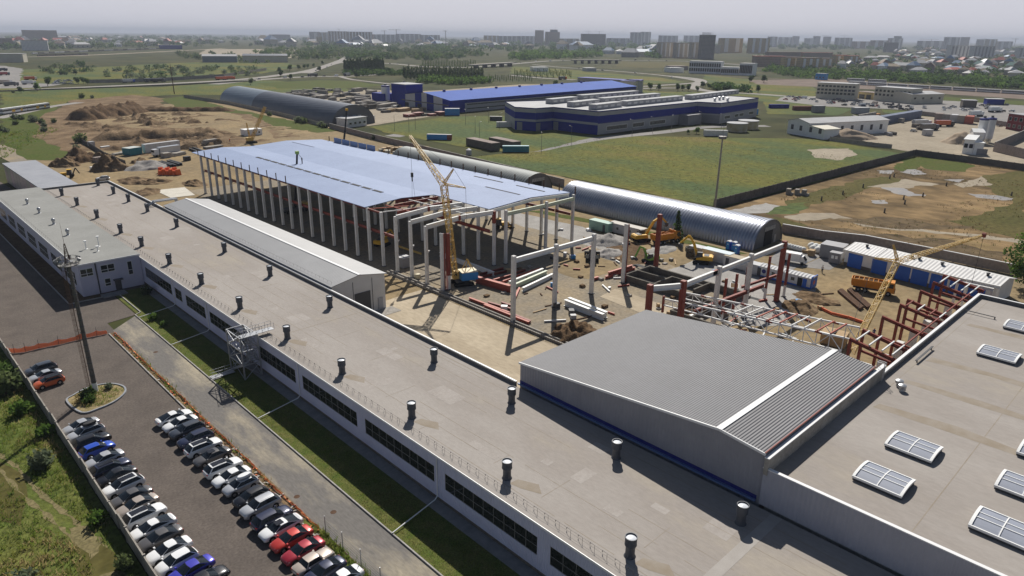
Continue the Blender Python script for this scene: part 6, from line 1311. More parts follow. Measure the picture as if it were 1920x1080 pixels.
fence('yard_wall', 'high pink brown wall of the roofless yard at the right edge', [(1862, 284), (1925, 299)], 4.5, m_fencep); fence('yard_wall', 'pale topped side wall of the roofless yard at the right edge', [(1862, 284), (1925, 256)], 4.5, m_fencep, cap=m_kerb)
fence('road_wall', 'long grey wall beside the truck road on the far left', [(165, 156), (260, 153.5), (330, 150.5), (420, 144.5), (500, 132)], 3.6, m_fence, 8); fence('road_wall', 'dark retaining wall under the truck road on the left', [(0, 172), (170, 166), (330, 160), (480, 152)], 1.1, m_fenced, 8)
# ---------------------------------------------------------------- blue works
def banded(label, pts, bands, roofm, zr):
    """footprint points; bands = [(z0,z1,[material index per edge])]"""
    P = [p if isinstance(p, Vector) else at(*p) for p in pts]; t = thing('factory_building', label, 'factory', P[0]); n = len(P); mats = [m_gsheet, m_cobalt, m_navy, m_gsheetd]
    for z0, z1, ms_ in bands:
        b = MB()
        for i in range(n):
            A, B = P[i], P[(i+1) % n]; b.poly([(A.x, A.y, z0), (B.x, B.y, z0), (B.x, B.y, z1), (A.x, A.y, z1)], ms_[i] if i < len(ms_) else ms_[-1])
        b.build('wall_band', mats, t, world=True)
    b = MB(); tr = tessellate_polygon([[Vector((p.x, p.y, 0)) for p in P]])
    for f in tr: b.poly([(P[i].x, P[i].y, zr) for i in f])
    b.build('roof', roofm, t, world=True); return t, P
A, B_, Cc, D, E_, F_, G_ = [at(*p) for p in ((965, 243), (1004, 246), (1036, 243), (1120, 253), (1304, 229), (1348, 232), (1418, 219))]
u = (E_-D).normalized(); v = Vector((-u.y, u.x, 0)); v = v if v.y > 0 else -v
t, P = banded('large blue and grey banded factory with rows of roof lanterns', [A, B_, Cc, D, E_, F_, G_, G_+v*30, G_+v*50-u*60, A+v*30+u*20], [(0, 5.2, [1, 1, 1, 0, 3, 0, 0]), (5.2, 6.0, [0]), (6.0, 6.5, [0, 0, 0, 2, 2, 2, 0]), (6.5, 10.3, [1]), (10.3, 12.4, [0]), (12.4, 13.1, [2])], m_lroof, 12.7)
def edgebox(t, A, B, u0, u1, z0, z1, off, name, mat, inner=None):
    d = (B-A).normalized(); n = Vector((d.y, -d.x, 0)); n = n if n.dot(A) < 0 else -n
    b = MB(); p, q = A+d*u0, A+d*u1; b.hexa([p+Vector((0, 0, z0)), q+Vector((0, 0, z0)), q+n*off+Vector((0, 0, z0)), p+n*off+Vector((0, 0, z0)), p+Vector((0, 0, z1)), q+Vector((0, 0, z1)), q+n*off+Vector((0, 0, z1)), p+n*off+Vector((0, 0, z1))]); f = b.build(name, mat, t, world=True)
    if inner:
        b = MB(); b.poly([A+d*(u0+.4)+n*(off+.03)+Vector((0, 0, z0+.35)), A+d*(u1-.4)+n*(off+.03)+Vector((0, 0, z0+.35)), A+d*(u1-.4)+n*(off+.03)+Vector((0, 0, z1-.35)), A+d*(u0+.4)+n*(off+.03)+Vector((0, 0, z1-.35))]); b.build('pane', inner, f, world=True)
m_pane = M('grey_glazing', (.16, .155, .13), (.05, .052, .05), .9, rough=.25)
for a_, c_ in ((.075, .27), (.32, .435), (.49, .655)): edgebox(t, D, E_, (E_-D).length*a_, (E_-D).length*c_, 1.6, 4.4, .15, 'window', m_contw, m_pane)
for a_, c_ in ((.12, .26), (.37, .48), (.5, .62), (.76, .9)): edgebox(t, F_, G_, (G_-F_).length*a_, (G_-F_).length*c_, 2.2, 4.6, .15, 'window', m_contw, m_pane)
edgebox(t, A, B_, 1.5, 5, 0, 4.6, .12, 'gate', m_gsheetd); edgebox(t, B_, Cc, .3, 3.6, 0, 4.6, .12, 'gate', m_gsheetd); edgebox(t, Cc, D, .6, 4.2, 0, 4.8, .12, 'gate', m_gsheetd)
edgebox(t, D, E_, (E_-D).length*.80, (E_-D).length*.955, 0, 6.2, 7, 'annexe', m_gsheetd)
for (x0, y0, x1, y1) in ((1035, 195, 1083, 190), (1076, 201, 1124, 195), (1117, 206, 1166, 200), (1092, 187, 1198, 178), (1132, 193, 1238, 183), (1174, 199, 1280, 188), (1296, 187, 1385, 176)):
    p, q = at(x0, y0, 12.8), at(x1, y1, 12.8); dd = (q-p).normalized(); nn = Vector((-dd.y, dd.x, 0)); L = (q-p).length; b = MB()
    b.hexa([p, q, q+nn*5, p+nn*5]+[w_+Vector((0, 0, 2.6)) for w_ in (p, q, q+nn*5, p+nn*5)]); ln = b.build('roof_lantern', m_gsheet, t, world=True); n = max(3, int(L/6.2)); b = MB()
    MB().hexa([w_+Vector((0, 0, 2.6)) for w_ in (p-nn*.3, q-nn*.3, q+nn*5.3, p+nn*5.3)]+[w_+Vector((0, 0, 2.9)) for w_ in (p-nn*.3, q-nn*.3, q+nn*5.3, p+nn*5.3)]).build('lantern_roof', m_lroof, ln, world=True)
    for i in range(n): s0, s1 = p+dd*(L*(i+.2)/n)-nn*.06, p+dd*(L*(i+.8)/n)-nn*.06; b.poly([s0+Vector((0, 0, .8)), s1+Vector((0, 0, .8)), s1+Vector((0, 0, 2.0)), s0+Vector((0, 0, 2.0))])
    b.build('glazing', m_contw, ln, world=True)
for x, y in ((1340, 190), (1349, 188), (1356, 187), (1364, 190), (1068, 200), (1075, 201)): p = at(x, y, 12.7); b = MB().lathe([(.8, 0), (.8, 1.6), (1.1, 1.7), (1.1, 2.2), (.1, 2.5)], (p.x, p.y, 12.7), 10).build('roof_cowl', m_metal, t, world=True)
# works hall with blue roof
A = at(845, 213); uL = Vector((.998, .066, 0)); vL = Vector((-.01, 1, 0)); Lw, Ww = 236, 62
t = thing('factory_hall', 'long factory hall with bright blue sheet roof and striped blue grey gable', 'factory', A)
def PT(a_, b_, z): return A+uL*a_+vL*b_+Vector((0, 0, z))
b = MB(); b.poly([PT(0, 0, 0), PT(Lw, 0, 0), PT(Lw, 0, 6.4), PT(0, 0, 6.4)]); b.poly([PT(0, 0, 6.4), PT(Lw, 0, 6.4), PT(Lw, 0, 8.8), PT(0, 0, 8.8)], 1); b.poly([PT(0, -.05, 0), PT(14, -.05, 0), PT(14, -.05, 6.4), PT(0, -.05, 6.4)], 1); b.poly([PT(Lw, 0, 0), PT(Lw, Ww, 0), PT(Lw, Ww, 9), PT(Lw, 30, 12.6), PT(Lw, 0, 8.8)]); b.build('long_wall', [m_gsheet, m_cobalt], t, world=True)
b = MB(); seg = [(0, 9, 1), (9, 19, 0), (19, 27, 1), (27, 33, 0), (33, 41, 1), (41, 53, 0), (53, 62, 1)]
def gz(y): return 8.8+3.8*y/30 if y <= 30 else 12.6-3.6*(y-30)/32
for y0, y1, m in seg:
    ys = [y0, y1] if not y0 < 30 < y1 else [y0, 30, y1]; b.poly([PT(0, y0, 0), PT(0, y1, 0)]+[PT(0, y, gz(y)) for y in reversed(ys)], m)
b.build('gable_wall', [m_contg, m_cobalt], t, world=True)
b = MB(); b.poly([PT(-.8, -.8, 8.85), PT(Lw, -.8, 8.85), PT(Lw, 30, 12.75), PT(-.8, 30, 12.75)]); b.poly([PT(-.8, 30, 12.75), PT(Lw, 30, 12.75), PT(Lw, Ww+.8, 9.05), PT(-.8, Ww+.8, 9.05)]); b.build('roof', m_cobroof, t, world=True)
MB().poly([PT(-.12, 2, 5.0), PT(-.12, 58, 5.4), PT(-.12, 58, 6.1), PT(-.12, 2, 5.7)]).build('window_strip', m_pane, t, world=True)
for y in (33.5, 49): MB().hexa([PT(-.15, y, 0), PT(-.15, y+4.5, 0), PT(-.01, y+4.5, 0), PT(-.01, y, 0), PT(-.15, y, 4.2), PT(-.15, y+4.5, 4.2), PT(-.01, y+4.5, 4.2), PT(-.01, y, 4.2)]).build('doorway', m_dark, t, world=True)
for z0, z1 in ((4.9, 5.7), (2.0, 2.7)): MB().poly([PT(16, -.12, z0), PT(170, -.12, z0), PT(170, -.12, z1), PT(16, -.12, z1)]).build('window_strip', m_pane, t, world=True)
for i in range(7): p = PT(18+i*28, 28, 12.5); MB().obox(p, 1.6, 1.6, 1.2).build('roof_cowl', m_cobalt, t, world=True)
t = thing('batching_tower', 'blue sheet tower and lower wing at the end of the factory hall', 'tower', at(745, 196)); p = at(757, 196)
MB().obox((p.x+8, p.y+6, 0), 16, 20, 15).build('tower_block', m_cobalt, t, world=True); MB().obox((p.x+2, p.y+30, 0), 12, 18, 7).build('low_wing', m_cobalt, t, world=True); MB().obox((p.x+8, p.y+6, 15), 17, 21, .5).build('roof', m_lroof, t, world=True)
def silo(label, base, r, h, group=None):
    t = thing('silo', label, 'silo', base, 0, group); MB().lathe([(r, h*.16), (r, h*.93)], n=18, cap=False).build('shell', M_silo, t, smooth=60); MB().lathe([(r*1.03, h*.93), (r*1.03, h), (.3, h*1.03)], n=18).build('dark_top', m_navy, t, smooth=40); MB().lathe([(.4, h*.02), (r, h*.16)], n=18, cap=False).build('cone', M_silo, t, smooth=60)
    b = MB()
    for k in range(4): a_ = math.pi/4+k*math.pi/2; b.beam((r*.8*math.cos(a_), r*.8*math.sin(a_), 0), (r*.8*math.cos(a_), r*.8*math.sin(a_), h*.2), .35)
    b.build('legs', m_metal, t); MB().obox((0, 0, h*1.02), r*.5, r*.5, h*.08).build('hatch', m_rail, t); return t
M_silo = M('silo_white', (.66, .67, .68), (.58, .59, .60), .3, rough=.5)
silo('white silo with dark top standing in front of the blue tower', at(724, 192), 3.4, hang((724, 192), (724, 160))); silo('white silo with dark top half hidden behind the blue tower', at(759, 186), 3.4, hang((759, 186), (759, 155)))
sb = at(1842, 265); hs = hang((1840, 268), (1836, 221)); silo('left one of the twin white silos in the silo yard', at(1836, 268), 2.2, hs, 'twin silos'); silo('right one of the twin white silos in the silo yard', at(1850, 267), 2.2, hs, 'twin silos')
blk('office_block', 'two storey grey office with blue roof band behind the blue roofed hall', 'office', (1082, 168), (1188, 176), 14, 12, m_gsheet, m_cobalt, ([(3, 5), (7, 9)], 12, 3))
blk('office_block', 'yellow white end block of the blue banded office', 'office', (1188, 177), (1205, 173), 14, 12, m_cream, m_cobalt, ([(2, 4), (5, 7), (8, 10)], 2, 2))
# ---------------------------------------------------------------- white house and yard
t = blk('white_workshop', 'white gabled workshop with pale grey roof beside the sand heap', 'building', at(1475, 250)[:]+() , at(1543, 262)[:]+(), 62, 8.2, m_white, m_lroof, ([(3.2, 5.8)], 4, 1.7), wm=m_dkgrey) if False else None
A = at(1475, 250); B_ = at(1543, 262); d = (B_-A).normalized(); nn = Vector((-d.y, d.x, 0)); L = (B_-A).length
t = thing('white_workshop', 'white gabled workshop with pale grey roof beside the sand heap', 'building', A)
q = [A, A+d*(L*.60), A+d*L]; b = MB(); mid = A+d*(L*.30)
b.extr([A, q[1], q[1]+Vector((0, 0, 7.6)), mid+Vector((0, 0, 9.2)), A+Vector((0, 0, 7.6))], nn*60); b.build('wall', m_white, t, world=True)
b = MB(); [b.hexa([p0+Vector((0, 0, z0))-nn*.6, p1+Vector((0, 0, z1))-nn*.6, p1+Vector((0, 0, z1))+nn*60.5, p0+Vector((0, 0, z0))+nn*60.5]+[x+Vector((0, 0, .25)) for x in (p0+Vector((0, 0, z0))-nn*.6, p1+Vector((0, 0, z1))-nn*.6, p1+Vector((0, 0, z1))+nn*60.5, p0+Vector((0, 0, z0))+nn*60.5)]) for p0, z0, p1, z1 in ((A-d*.6, 7.4, mid, 9.25), (mid, 9.25, q[1]+d*.6, 7.4))]; b.build('roof', m_lroof, t, world=True)
b = MB(); b.extr([q[1], q[2], q[2]+Vector((0, 0, 5.4)), q[1]+Vector((0, 0, 6.4))], nn*11); b.build('side_wing', m_white, t, world=True); b = MB(); b.extr([q[1]+Vector((0, 0, 6.45))-nn*.5, q[2]+d*.6+Vector((0, 0, 5.4))-nn*.5, q[2]+d*.6+Vector((0, 0, 5.65))-nn*.5, q[1]+Vector((0, 0, 6.7))-nn*.5], nn*12); b.build('wing_roof', M('cream_roof2', (.60, .56, .47), rough=.7), t, world=True)
for f in (.10, .34, .61, .86): MB().hexa([A+d*(L*f+s0)+nn*o+Vector((0, 0, z)) for z in (2.9, 5.6) for s0, o in ((0, -.1), (2.0, -.1), (2.0, 0), (0, 0))]).build('window', m_dkgrey, t, world=True)
for k in range(6): p = q[1]+nn*(16+7.5*k); MB().hexa([p+nn*s0+d*o+Vector((0, 0, z)) for z in (2.4, 5.4) for s0, o in ((0, .1), (1.9, .1), (1.9, 0), (0, 0))]).build('window', m_dkgrey, t, world=True)
heap('sand_heap', 'big tan sand heap right of the white workshop', at(1588, 259), 17, 9, 5.5, m_sandpile, 31, 24, rz=R(-40), rough_=.2); heap('sand_heap', 'tan sand heap by the twin silos', at(1802, 268), 10, 10, 6.5, m_sandpile, 32, 24, rough_=.2)
for k, (x0, y0, x1, y1, h, lb) in enumerate(((1578, 238, 1622, 250, 5.5, 'nearest concrete bay wall behind the sand heap'), (1596, 233, 1631, 246, 6, 'second concrete bay wall behind the sand heap'), (1648, 233, 1720, 220, 5, 'long blue grey stack of concrete blocks in the silo yard'), (1608, 228, 1640, 222, 4.5, 'low concrete bay with rubble beside the white workshop'))):
    p, q_ = at(x0, y0), at(x1, y1); tag(MB().beam(p+Vector((0, 0, h/2)), q_+Vector((0, 0, h/2)), 1.2 if k != 2 else 5, h).build('bay_wall', m_conc if k != 2 else M('blue_grey_blocks', (.20, .23, .30), (.15, .17, .23), .3, rough=.9)), lb, 'wall')
t = blk('silo_house', 'small white building with windows below the twin silos', 'building', (1803, 288), (1822, 290), 12, 7, m_white, m_white, ([(3, 5)], 2, 1.6), rise=1.6, wm=m_navy); blk('silo_house', 'white lean-to with dark open bay below the twin silos', 'building', (1823, 290), (1841, 291), 10, 5.6, m_white, m_white, door=[(1.5, 6, 3, m_gsheetd)])
blk('silo_house', 'white gabled hopper house in front of the twin silos', 'building', (1821, 271), (1841, 272), 8, 6.5, m_white, m_white, rise=1.4)
blk('red_house', 'dark red two storey building at the right edge', 'building', (1885, 242), (1935, 250), 22, 9.5, m_brickr, m_gsheet, ([(1.5, 3.6), (5.6, 7.8)], 5, 2.2))
for k, (x, y, L, W, H, col, lb, rz) in enumerate(((824, 262, 13, 2.6, 2.8, 'blue', 'bright blue container with red end on the works road', -.2), (967, 285, 12.5, 2.6, 2.9, 'teal', 'teal green container beside the grey barracks', .0), (1341, 255, 13, 3, 3.2, 'white', 'long white container on the meadow before the banded factory', -.15), (945, 238, 9, 2.8, 3, 'white', 'white cabin beside the corner of the banded factory', .1), (1460, 203, 16, 2.6, 3, 'navy', 'dark blue container left of the brown one', .0), (1506, 207, 17, 2.6, 3.2, 'rust', 'rust brown container on the grass verge', .0),
        (1533, 211, 9, 4, 5, 'slate', 'blue grey cube container right of the brown one', .1), (1612, 213, 12, 5, 4.5, 'contg', 'grey container hut behind the silo yard', .1), (1632, 222, 17, 2.6, 3, 'orange', 'orange and blue container in the silo yard', .4), (848, 216, 10, 5, 4.5, 'blue', 'blue container with pale top at the foot of the factory hall', .0), (1408, 215, 9, 4, 4, 'blue', 'small blue container at the corner of the banded factory', .2), (930, 226, 8, 3, 2.6, 'black', 'dark container behind the white cabin', -.2), (1738, 254, 5, 3, 3.4, 'contg', 'grey mesh crate stack in the silo yard', .2))):
    mm = dict(blue=m_blue, teal=m_teal, white=m_contw, navy=m_cobalt, rust=M('rust_brown', (.20, .06, .035), (.15, .045, .03), .5, rough=.8), slate=m_gsheetd, contg=m_contg, orange=M('dull_orange', (.48, .20, .05), rough=.7), black=m_dkgrey)[col] if col != 'rust' else m_redd if 'm_redd' in globals() else M('rust_brown', (.20, .06, .035), (.15, .045, .03), .5, rough=.8)
    p = at(x, y); c_ = boxcar(lb, (p.x, p.y, 0), head((x-10, y), (x+10, y))+rz, L, W, H, mm, m_lroof if col in ('white', 'blue') else mm, ribs=False)
    if k == 0: MB().box(L/2-2.2, -W/2-.04, .15, L/2+.04, W/2+.04, H).build('red_end', m_red, c_)
for lb, pxx, L, W in (('long grey barrack hut with pinkish roof by the works road', (905, 277), 22, 5), ('second barrack hut with pale roof behind the teal container', (946, 275), 20, 5)): p = at(*pxx); boxcar(lb, (p.x, p.y, 0), head((880, 272), (925, 282)), L, W, 3.6, m_plinth, m_fencep, cat='hut', name='barrack_hut', ribs=False)
for k, (x, y) in enumerate(((1381, 246), (1402, 241))):
    p = at(x, y); t = thing('storage_tank', ['left', 'right'][k]+' squat round tan tank with pale lid before the banded factory', 'tank', p, group='squat tanks'); MB().lathe([(6, 0), (6, 4.6)], n=24).build('shell', M_tank if 'M_tank' in globals() else M('tank_tan', (.36, .29, .15), (.48, .44, .36), .15, rough=.6), t, smooth=40); MB().lathe([(6.2, 4.6), (6.2, 5.0), (1, 5.5), (.1, 5.5)], n=24).build('lid', m_lroof, t, smooth=40)
p = at(879, 290); tag(MB().lathe([(1.3, 0), (1.3, 2.2), (.2, 2.9)], (p.x, p.y, 0), 14).build('water_tank', m_contg, smooth=40), 'grey round tank on the grass above the dull silver hangar', 'tank')
t = blk('guard_hut', 'low white annexe with pale roof at the front of the big dark hangar', 'hut', (653, 240), (688, 235), 9, 5, m_contw, m_lroof, ([(1.6, 3)], 4, 2)); p = at(690, 228); mini('truck', p, .4, 'silver', 'grey box truck parked beside the dark hangar annexe', 'works vehicles')
# radio mast
p = at(1340, 392); t = thing('lattice_mast', 'slim grey concrete lighting mast with platform at the end of the silver hangar', 'mast', p); MB().tube((0, 0, 0), (0, 0, 23), .36, .22, 10).build('pole', m_conc, t, smooth=50); MB().lathe([(.2, 22.3), (1.2, 22.4), (1.2, 23.2), (.2, 23.3)], n=12).build('platform', m_rail, t); MB().tube((0, 0, 23), (0, 0, 27), .05, .02, 6).build('lightning_rod', m_rail, t)
b = MB(); [b.tube((.3, -.2, 1+i*.6), (.3, .2, 1+i*.6), .03, n=4) for i in range(36)]; b.tube((.36, 0, .5), (.36, 0, 22.3), .05, n=4); b.build('ladder', m_rail, t)
p = at(327, 176); t = thing('utility_pole', 'tall wooden cross arm pole beside the far excavation', 'pole', p); hh = hang((327, 176), (322, 121)); MB().tube((0, 0, 0), (0, 0, hh), .45, .25, 8).build('pole', m_woodd, t); b = MB(); [b.beam((-2.2, 0, hh*z), (2.2, 0, hh*z), .3) for z in (.82, .9)]; b.build('cross_arm', m_woodd, t)
# slab stacks of the casting yard
slab = tag(MB().box(-4, -1.6, 0, 4, 1.6, .9).box(-3.8, -1.5, 1.0, 3.9, 1.4, 1.8).build('slab_stack', m_conc, loc=(0, 0, 0)), 'x', 'slab stack'); fst = True; m_cl = [m_conc, m_fence, m_greypile, m_concd, m_gravel]
for i in range(110):
    f = rnd.random(); x = 540+rnd.random()*190; y = 168+rnd.random()*40
    if y > 176+(x-500)*.145+rnd.uniform(0, 8) or y < 163+(700-x)*.03: continue
    p = at(x, y); lb, gp = 'weathered concrete slab stack lying in the casting yard', 'slab stacks of the casting yard'
    if fst: o = slab; o.location = p; fst = False
    else: o = dup(slab, p)
    o['label'] = lb; o['group'] = gp; o.rotation_euler = (0, 0, rnd.choice((.2, 1.7, .4))); o.scale = (rnd.uniform(.5, 2.2), rnd.uniform(.6, 1.6), rnd.uniform(.5, 1.9)); o.material_slots[0].link = 'OBJECT'; o.material_slots[0].material = rnd.choice(m_cl)
for x0, y0, x1, y1, lb, mt in ((725, 211, 775, 206, 'row of tan timber formwork lying before the factory hall', m_wood), (786, 210, 812, 205, 'brown timber formwork heap beside the blue container', m_wood), (712, 203, 745, 200, 'pale tarpaulin covered stack below the white silo', m_contw), (768, 219, 822, 215, 'heap of dark and red scrap along the works fence', m_red)):
    p, q_ = at(x0, y0), at(x1, y1); d = q_-p
    for i in range(7): c_ = p+d*(i/6)+Vector((0, rnd.uniform(-4, 4), 0)); tag(MB().obox((c_.x, c_.y, 0), rnd.uniform(4, 8), rnd.uniform(3, 6), rnd.uniform(1, 2.4), rnd.uniform(-.3, .3)).build('stored_stack', mt if rnd.random() < .7 else m_concd), lb.replace('row', 'part of the row').replace('heap of', 'piece in the heap of') if i else lb.replace('row', 'part of the row').replace('heap of', 'piece in the heap of'), 'stack', lb)
for i in range(26):
    x = 1625+rnd.random()*110; y = 228+rnd.random()*34; p = at(x, y)
    if 1690 < x < 1780 and y > 250: continue
    tag(MB().obox((p.x, p.y, 0), rnd.uniform(2, 5), rnd.uniform(2, 4), rnd.uniform(1, 3), rnd.uniform(0, 3)).build('scrap_block', rnd.choice([m_concd, m_plinth, m_conc, m_soil2, m_gsheetd])), 'dark block of stored scrap in the silo yard', 'scrap', 'scrap blocks in the silo yard')
for k, (x, y, kd, col, c2, lb) in enumerate(((1770, 237, 'truck', 'orange', 'black', 'orange tipper parked in the silo yard'), (1728, 236, 'truck', 'silver', 'white', 'grey mixer truck parked in the silo yard'), (1742, 244, 'truck', 'grey', 'navy', 'dark flatbed truck in the silo yard'), (1713, 247, 'car', 'silver', None, 'silver pickup in the silo yard'), (1874, 237, 'car', 'beige', None, 'pale car parked left of the dark red building'))): mini(kd, at(x, y), head((x-10, y), (x+10, y))+.1*k, col, lb, 'silo yard vehicles', c2)
for k in range(5): p = at(1760+k*14, 226+k*1.4); tag(MB().obox((p.x, p.y, 0), 9, 5, 5, .2).build('container', [m_fencep, m_greypile, m_contg, m_conc, m_redl][k]), ORD[k]+' weathered container from the left along the dark wall of the silo yard', 'container')
for k, (x, y) in enumerate(((1478, 364), (1494, 365), (1507, 366))): p = at(x, y); tag(MB().obox((p.x, p.y, 0), 2.0, 1.4, 2.0, .2).box(p.x-1.1, p.y-1.6, 0, p.x+.9, p.y-.9, .7).build('concrete_block', m_fence), ['left', 'middle', 'right'][k]+' grey concrete block standing in the muddy field near the dark fence', 'block')
for k, (x, y) in enumerate(((1668, 335), (1676, 332), (1618, 352), (1580, 365), (1540, 376), (1774, 349), (1694, 374), (1696, 383), (1658, 399), (1730, 369), (1896, 367))): p = at(x, y); tag(MB().tube((p.x, p.y, 0), (p.x, p.y, 1.5), .3, .22, 8).build('pile_stub', m_concd), 'dark pile stub sticking out of the muddy field', 'pile stub', 'pile stubs in the muddy field')
lp = thing('lamp_post', 'x', 'lamp post'); MB().tube((0, 0, 0), (0, 0, 9), .11, .07, 6).build('pole', m_rail, lp); MB().beam((0, 0, 9), (1.4, 0, 9.3), .09).build('arm', m_rail, lp); MB().obox((1.6, 0, 9.2), .7, .3, .15).build('lamp', m_white2, lp); proto(lp); fst = True
for k, (x, y) in enumerate(((740, 246), (767, 248), (779, 243), (891, 250), (937, 242), (899, 262), (873, 234), (916, 230), (1015, 285), (1071, 271), (1223, 250), (1258, 246), (1185, 256), (1313, 238), (1352, 243))):
    lb = ORD[k]+' slim lamp post from the left along the works roads'
    if fst: lp.location = at(x, y); lp['label'] = lb; lp['group'] = 'lamp posts of the works roads'; fst = False
    else: dup(lp, at(x, y), rnd.uniform(0, 3), lb, 'lamp posts of the works roads')
# ---------------------------------------------------------------- far roads
def deck(name, pts, wd, mat, z): return path_strip(name, pts, wd, mat, z)
deck('truck_road', [(-10, 171), (170, 163), (330, 156), (450, 149), (530, 140), (590, 130), (640, 113), (655, 104)], 16, m_paleroad, .02)
deck('highway', [(400, 158), (480, 150), (575, 144), (650, 143), (700, 140), (760, 134), (830, 131)], 15, m_paleroad, .03)
deck('highway', [(575, 137), (640, 117), (727, 119), (800, 125), (880, 126), (960, 120), (1020, 115), (1075, 113), (1160, 113), (1260, 114), (1340, 118), (1420, 124)], 15, m_paleroad, .04)
deck('slip_road', [(1000, 121), (1050, 126), (1110, 130), (1185, 136), (1247, 142), (1300, 150), (1305, 155), (1240, 160), (1190, 163)], 9, m_paleroad, .05)
deck('slip_road', [(1247, 142), (1300, 147), (1316, 153), (1300, 163), (1330, 171), (1400, 175), (1470, 180)], 13, m_paleroad, .06)
deck('slip_road', [(1200, 166), (1260, 165), (1300, 167), (1340, 173)], 10, m_paleroad, .055)
deck('slip_road', [(640, 144), (660, 149), (710, 155), (740, 158)], 7, m_paleroad, .05)
deck('slip_road', [(960, 141), (1010, 146), (1080, 150)], 12, m_paleroad, .05)
deck('rail_track', [(1330, 142), (1500, 150), (1640, 158), (1925, 174)], 7, m_bal, .03)
deck('left_track', [(-5, 222), (40, 212), (95, 200), (150, 192)], 8, m_greypile, .02)
deck('rail_yard', [(-20, 108), (150, 104), (300, 97), (420, 91)], 26, m_yard, .02)
for q, mm, nm in (([(60, 205), (160, 170), (300, 165), (480, 155), (480, 162), (330, 172), (170, 182)], m_green, 'left_meadow'), ([(40, 155), (40, 130), (200, 125), (330, 118), (520, 112), (560, 125), (480, 140), (300, 150), (120, 158)], m_green, 'left_meadow'), ([(110, 146), (170, 136), (240, 138), (270, 148), (200, 152)], m_site, 'bare_earth'), ([(-20, 166), (-20, 120), (40, 128), (90, 150), (120, 158), (60, 165)], m_greyroad, 'lorry_park'),
                 ([(360, 106), (390, 92), (560, 92), (600, 98), (560, 108), (470, 112)], m_yard, 'depot_yard'), ([(480, 156), (600, 150), (660, 152), (720, 160), (640, 166), (520, 166)], m_bright, 'verge'), ([(960, 124), (1100, 133), (1240, 146), (1290, 154), (1180, 160), (1090, 150), (960, 138)], m_green, 'verge'), ([(1165, 115), (1290, 117), (1300, 124), (1220, 128), (1150, 124)], m_mudgrass, 'embankment'), ([(1320, 140), (1400, 148), (1530, 158), (1530, 172), (1400, 172), (1330, 166), (1322, 152)], m_green, 'verge')):
    sheet(nm, px(*q), mm, -.03+.003*(len(nm) % 5)+.001*len(q), 4, 14)
# overpass
p0, p1 = at(1072, 119), at(1162, 119); d = p1-p0; t = thing('overpass', 'low concrete highway bridge with dark openings between grassy embankments', 'bridge', p0)
MB().beam(p0+Vector((0, 0, 6.6)), p1+Vector((0, 0, 6.6)), 16, 1.6).build('deck', m_conc, t, world=True)
for i in range(7): q = p0+d*((i+.5)/7); MB().obox((q.x, q.y, 0), 1.6, 12, 5.8, math.atan2(d.y, d.x)).build('pier', m_concd, t, world=True)
p0, p1 = at(884, 128), at(963, 124); d = p1-p0; t = thing('overpass', 'second concrete highway bridge with dark underside, left of the first', 'bridge', p0); MB().beam(p0+Vector((0, 0, 5.2)), p1+Vector((0, 0, 6.4)), 14, 1.5).build('deck', m_conc, t, world=True)
for i in range(5): q = p0+d*((i+.5)/5); MB().obox((q.x, q.y, 0), 1.4, 10, 4.6, math.atan2(d.y, d.x)).build('pier', m_concd, t, world=True)
# ---------------------------------------------------------------- traffic, lorries, parked cars
def traffic(path, n, label, group, kinds=('car',)*5+('van', 'truck'), off=3.5):
    for k in range(n):
        f = (k+rnd.uniform(.1, .9))/n*(len(path)-1); i = min(int(f), len(path)-2); a, c = at(*path[i]), at(*path[i+1]); q = a.lerp(c, f-i); dd = (c-a).normalized(); s_ = rnd.choice((-1, 1)); q = q+Vector((-dd.y, dd.x, 0))*off*s_; q.z = .06
        kd = rnd.choice(kinds); mini(kd, q, math.atan2(dd.y, dd.x)+(math.pi if s_ > 0 else 0), rnd.choice(['white', 'silver', 'black', 'grey', 'navy', 'white', 'slate']), '%s driving on the %s' % (dict(car='distant car', van='distant van', truck='distant lorry')[kd], label), group+' '+dict(car='cars', van='vans', truck='lorries')[kd], 'navy' if kd == 'truck' else None)
traffic([(575, 137), (640, 117), (727, 119), (800, 125), (880, 126), (960, 120), (1020, 115), (1160, 113), (1260, 114)], 26, 'far highway between poplars and bridge', 'highway')
traffic([(480, 150), (575, 144), (650, 143), (760, 134)], 9, 'lower highway before the poplars', 'lower highway'); traffic([(1050, 126), (1185, 136), (1290, 149)], 4, 'curving slip road', 'slip road')
for x, y, c1, c2, lb in ((242, 155, 'silver', 'blue', 'long silver lorry with blue cab on the left truck road'), (283, 154, 'slate', 'red', 'dark lorry with red cab on the left truck road'), (300, 154, 'black', 'grey', 'black trailer behind the red cab lorry'), (415, 150, 'orange', 'orange', 'orange lorry on the left truck road'), (431, 149, 'orange', 'orange', 'second orange trailer on the left truck road'), (685, 140, 'blue', 'blue', 'blue lorry beside the first poplar row'), (1055, 149, 'slate', 'orange', 'dark tanker lorry behind the blue roofed hall'), (8, 141, 'crimson', 'navy', 'dark red trailer in the left lorry park'), (10, 157, 'beige', 'silver', 'beige trailer in the left lorry park'), (22, 161, 'slate', 'slate', 'dark trailer in front of the beige one'), (58, 150, 'orange', 'white', 'orange container lorry in the lorry park'), (5, 133, 'navy', 'navy', 'dark blue trailer at the back of the lorry park'), (55, 158, 'white', 'white', 'white lorry parked in the left lorry park'), (1895-30, 210, 'white', 'white', 'long white refrigerated lorry in the right car park'), (1800+30, 218, 'white', 'white', 'white box lorry left of the refrigerated one')):
    mini('truck', at(x, y, .05), head((x-8, y), (x+8, y-.6)), c1, lb, 'lorries in the distance', c2)
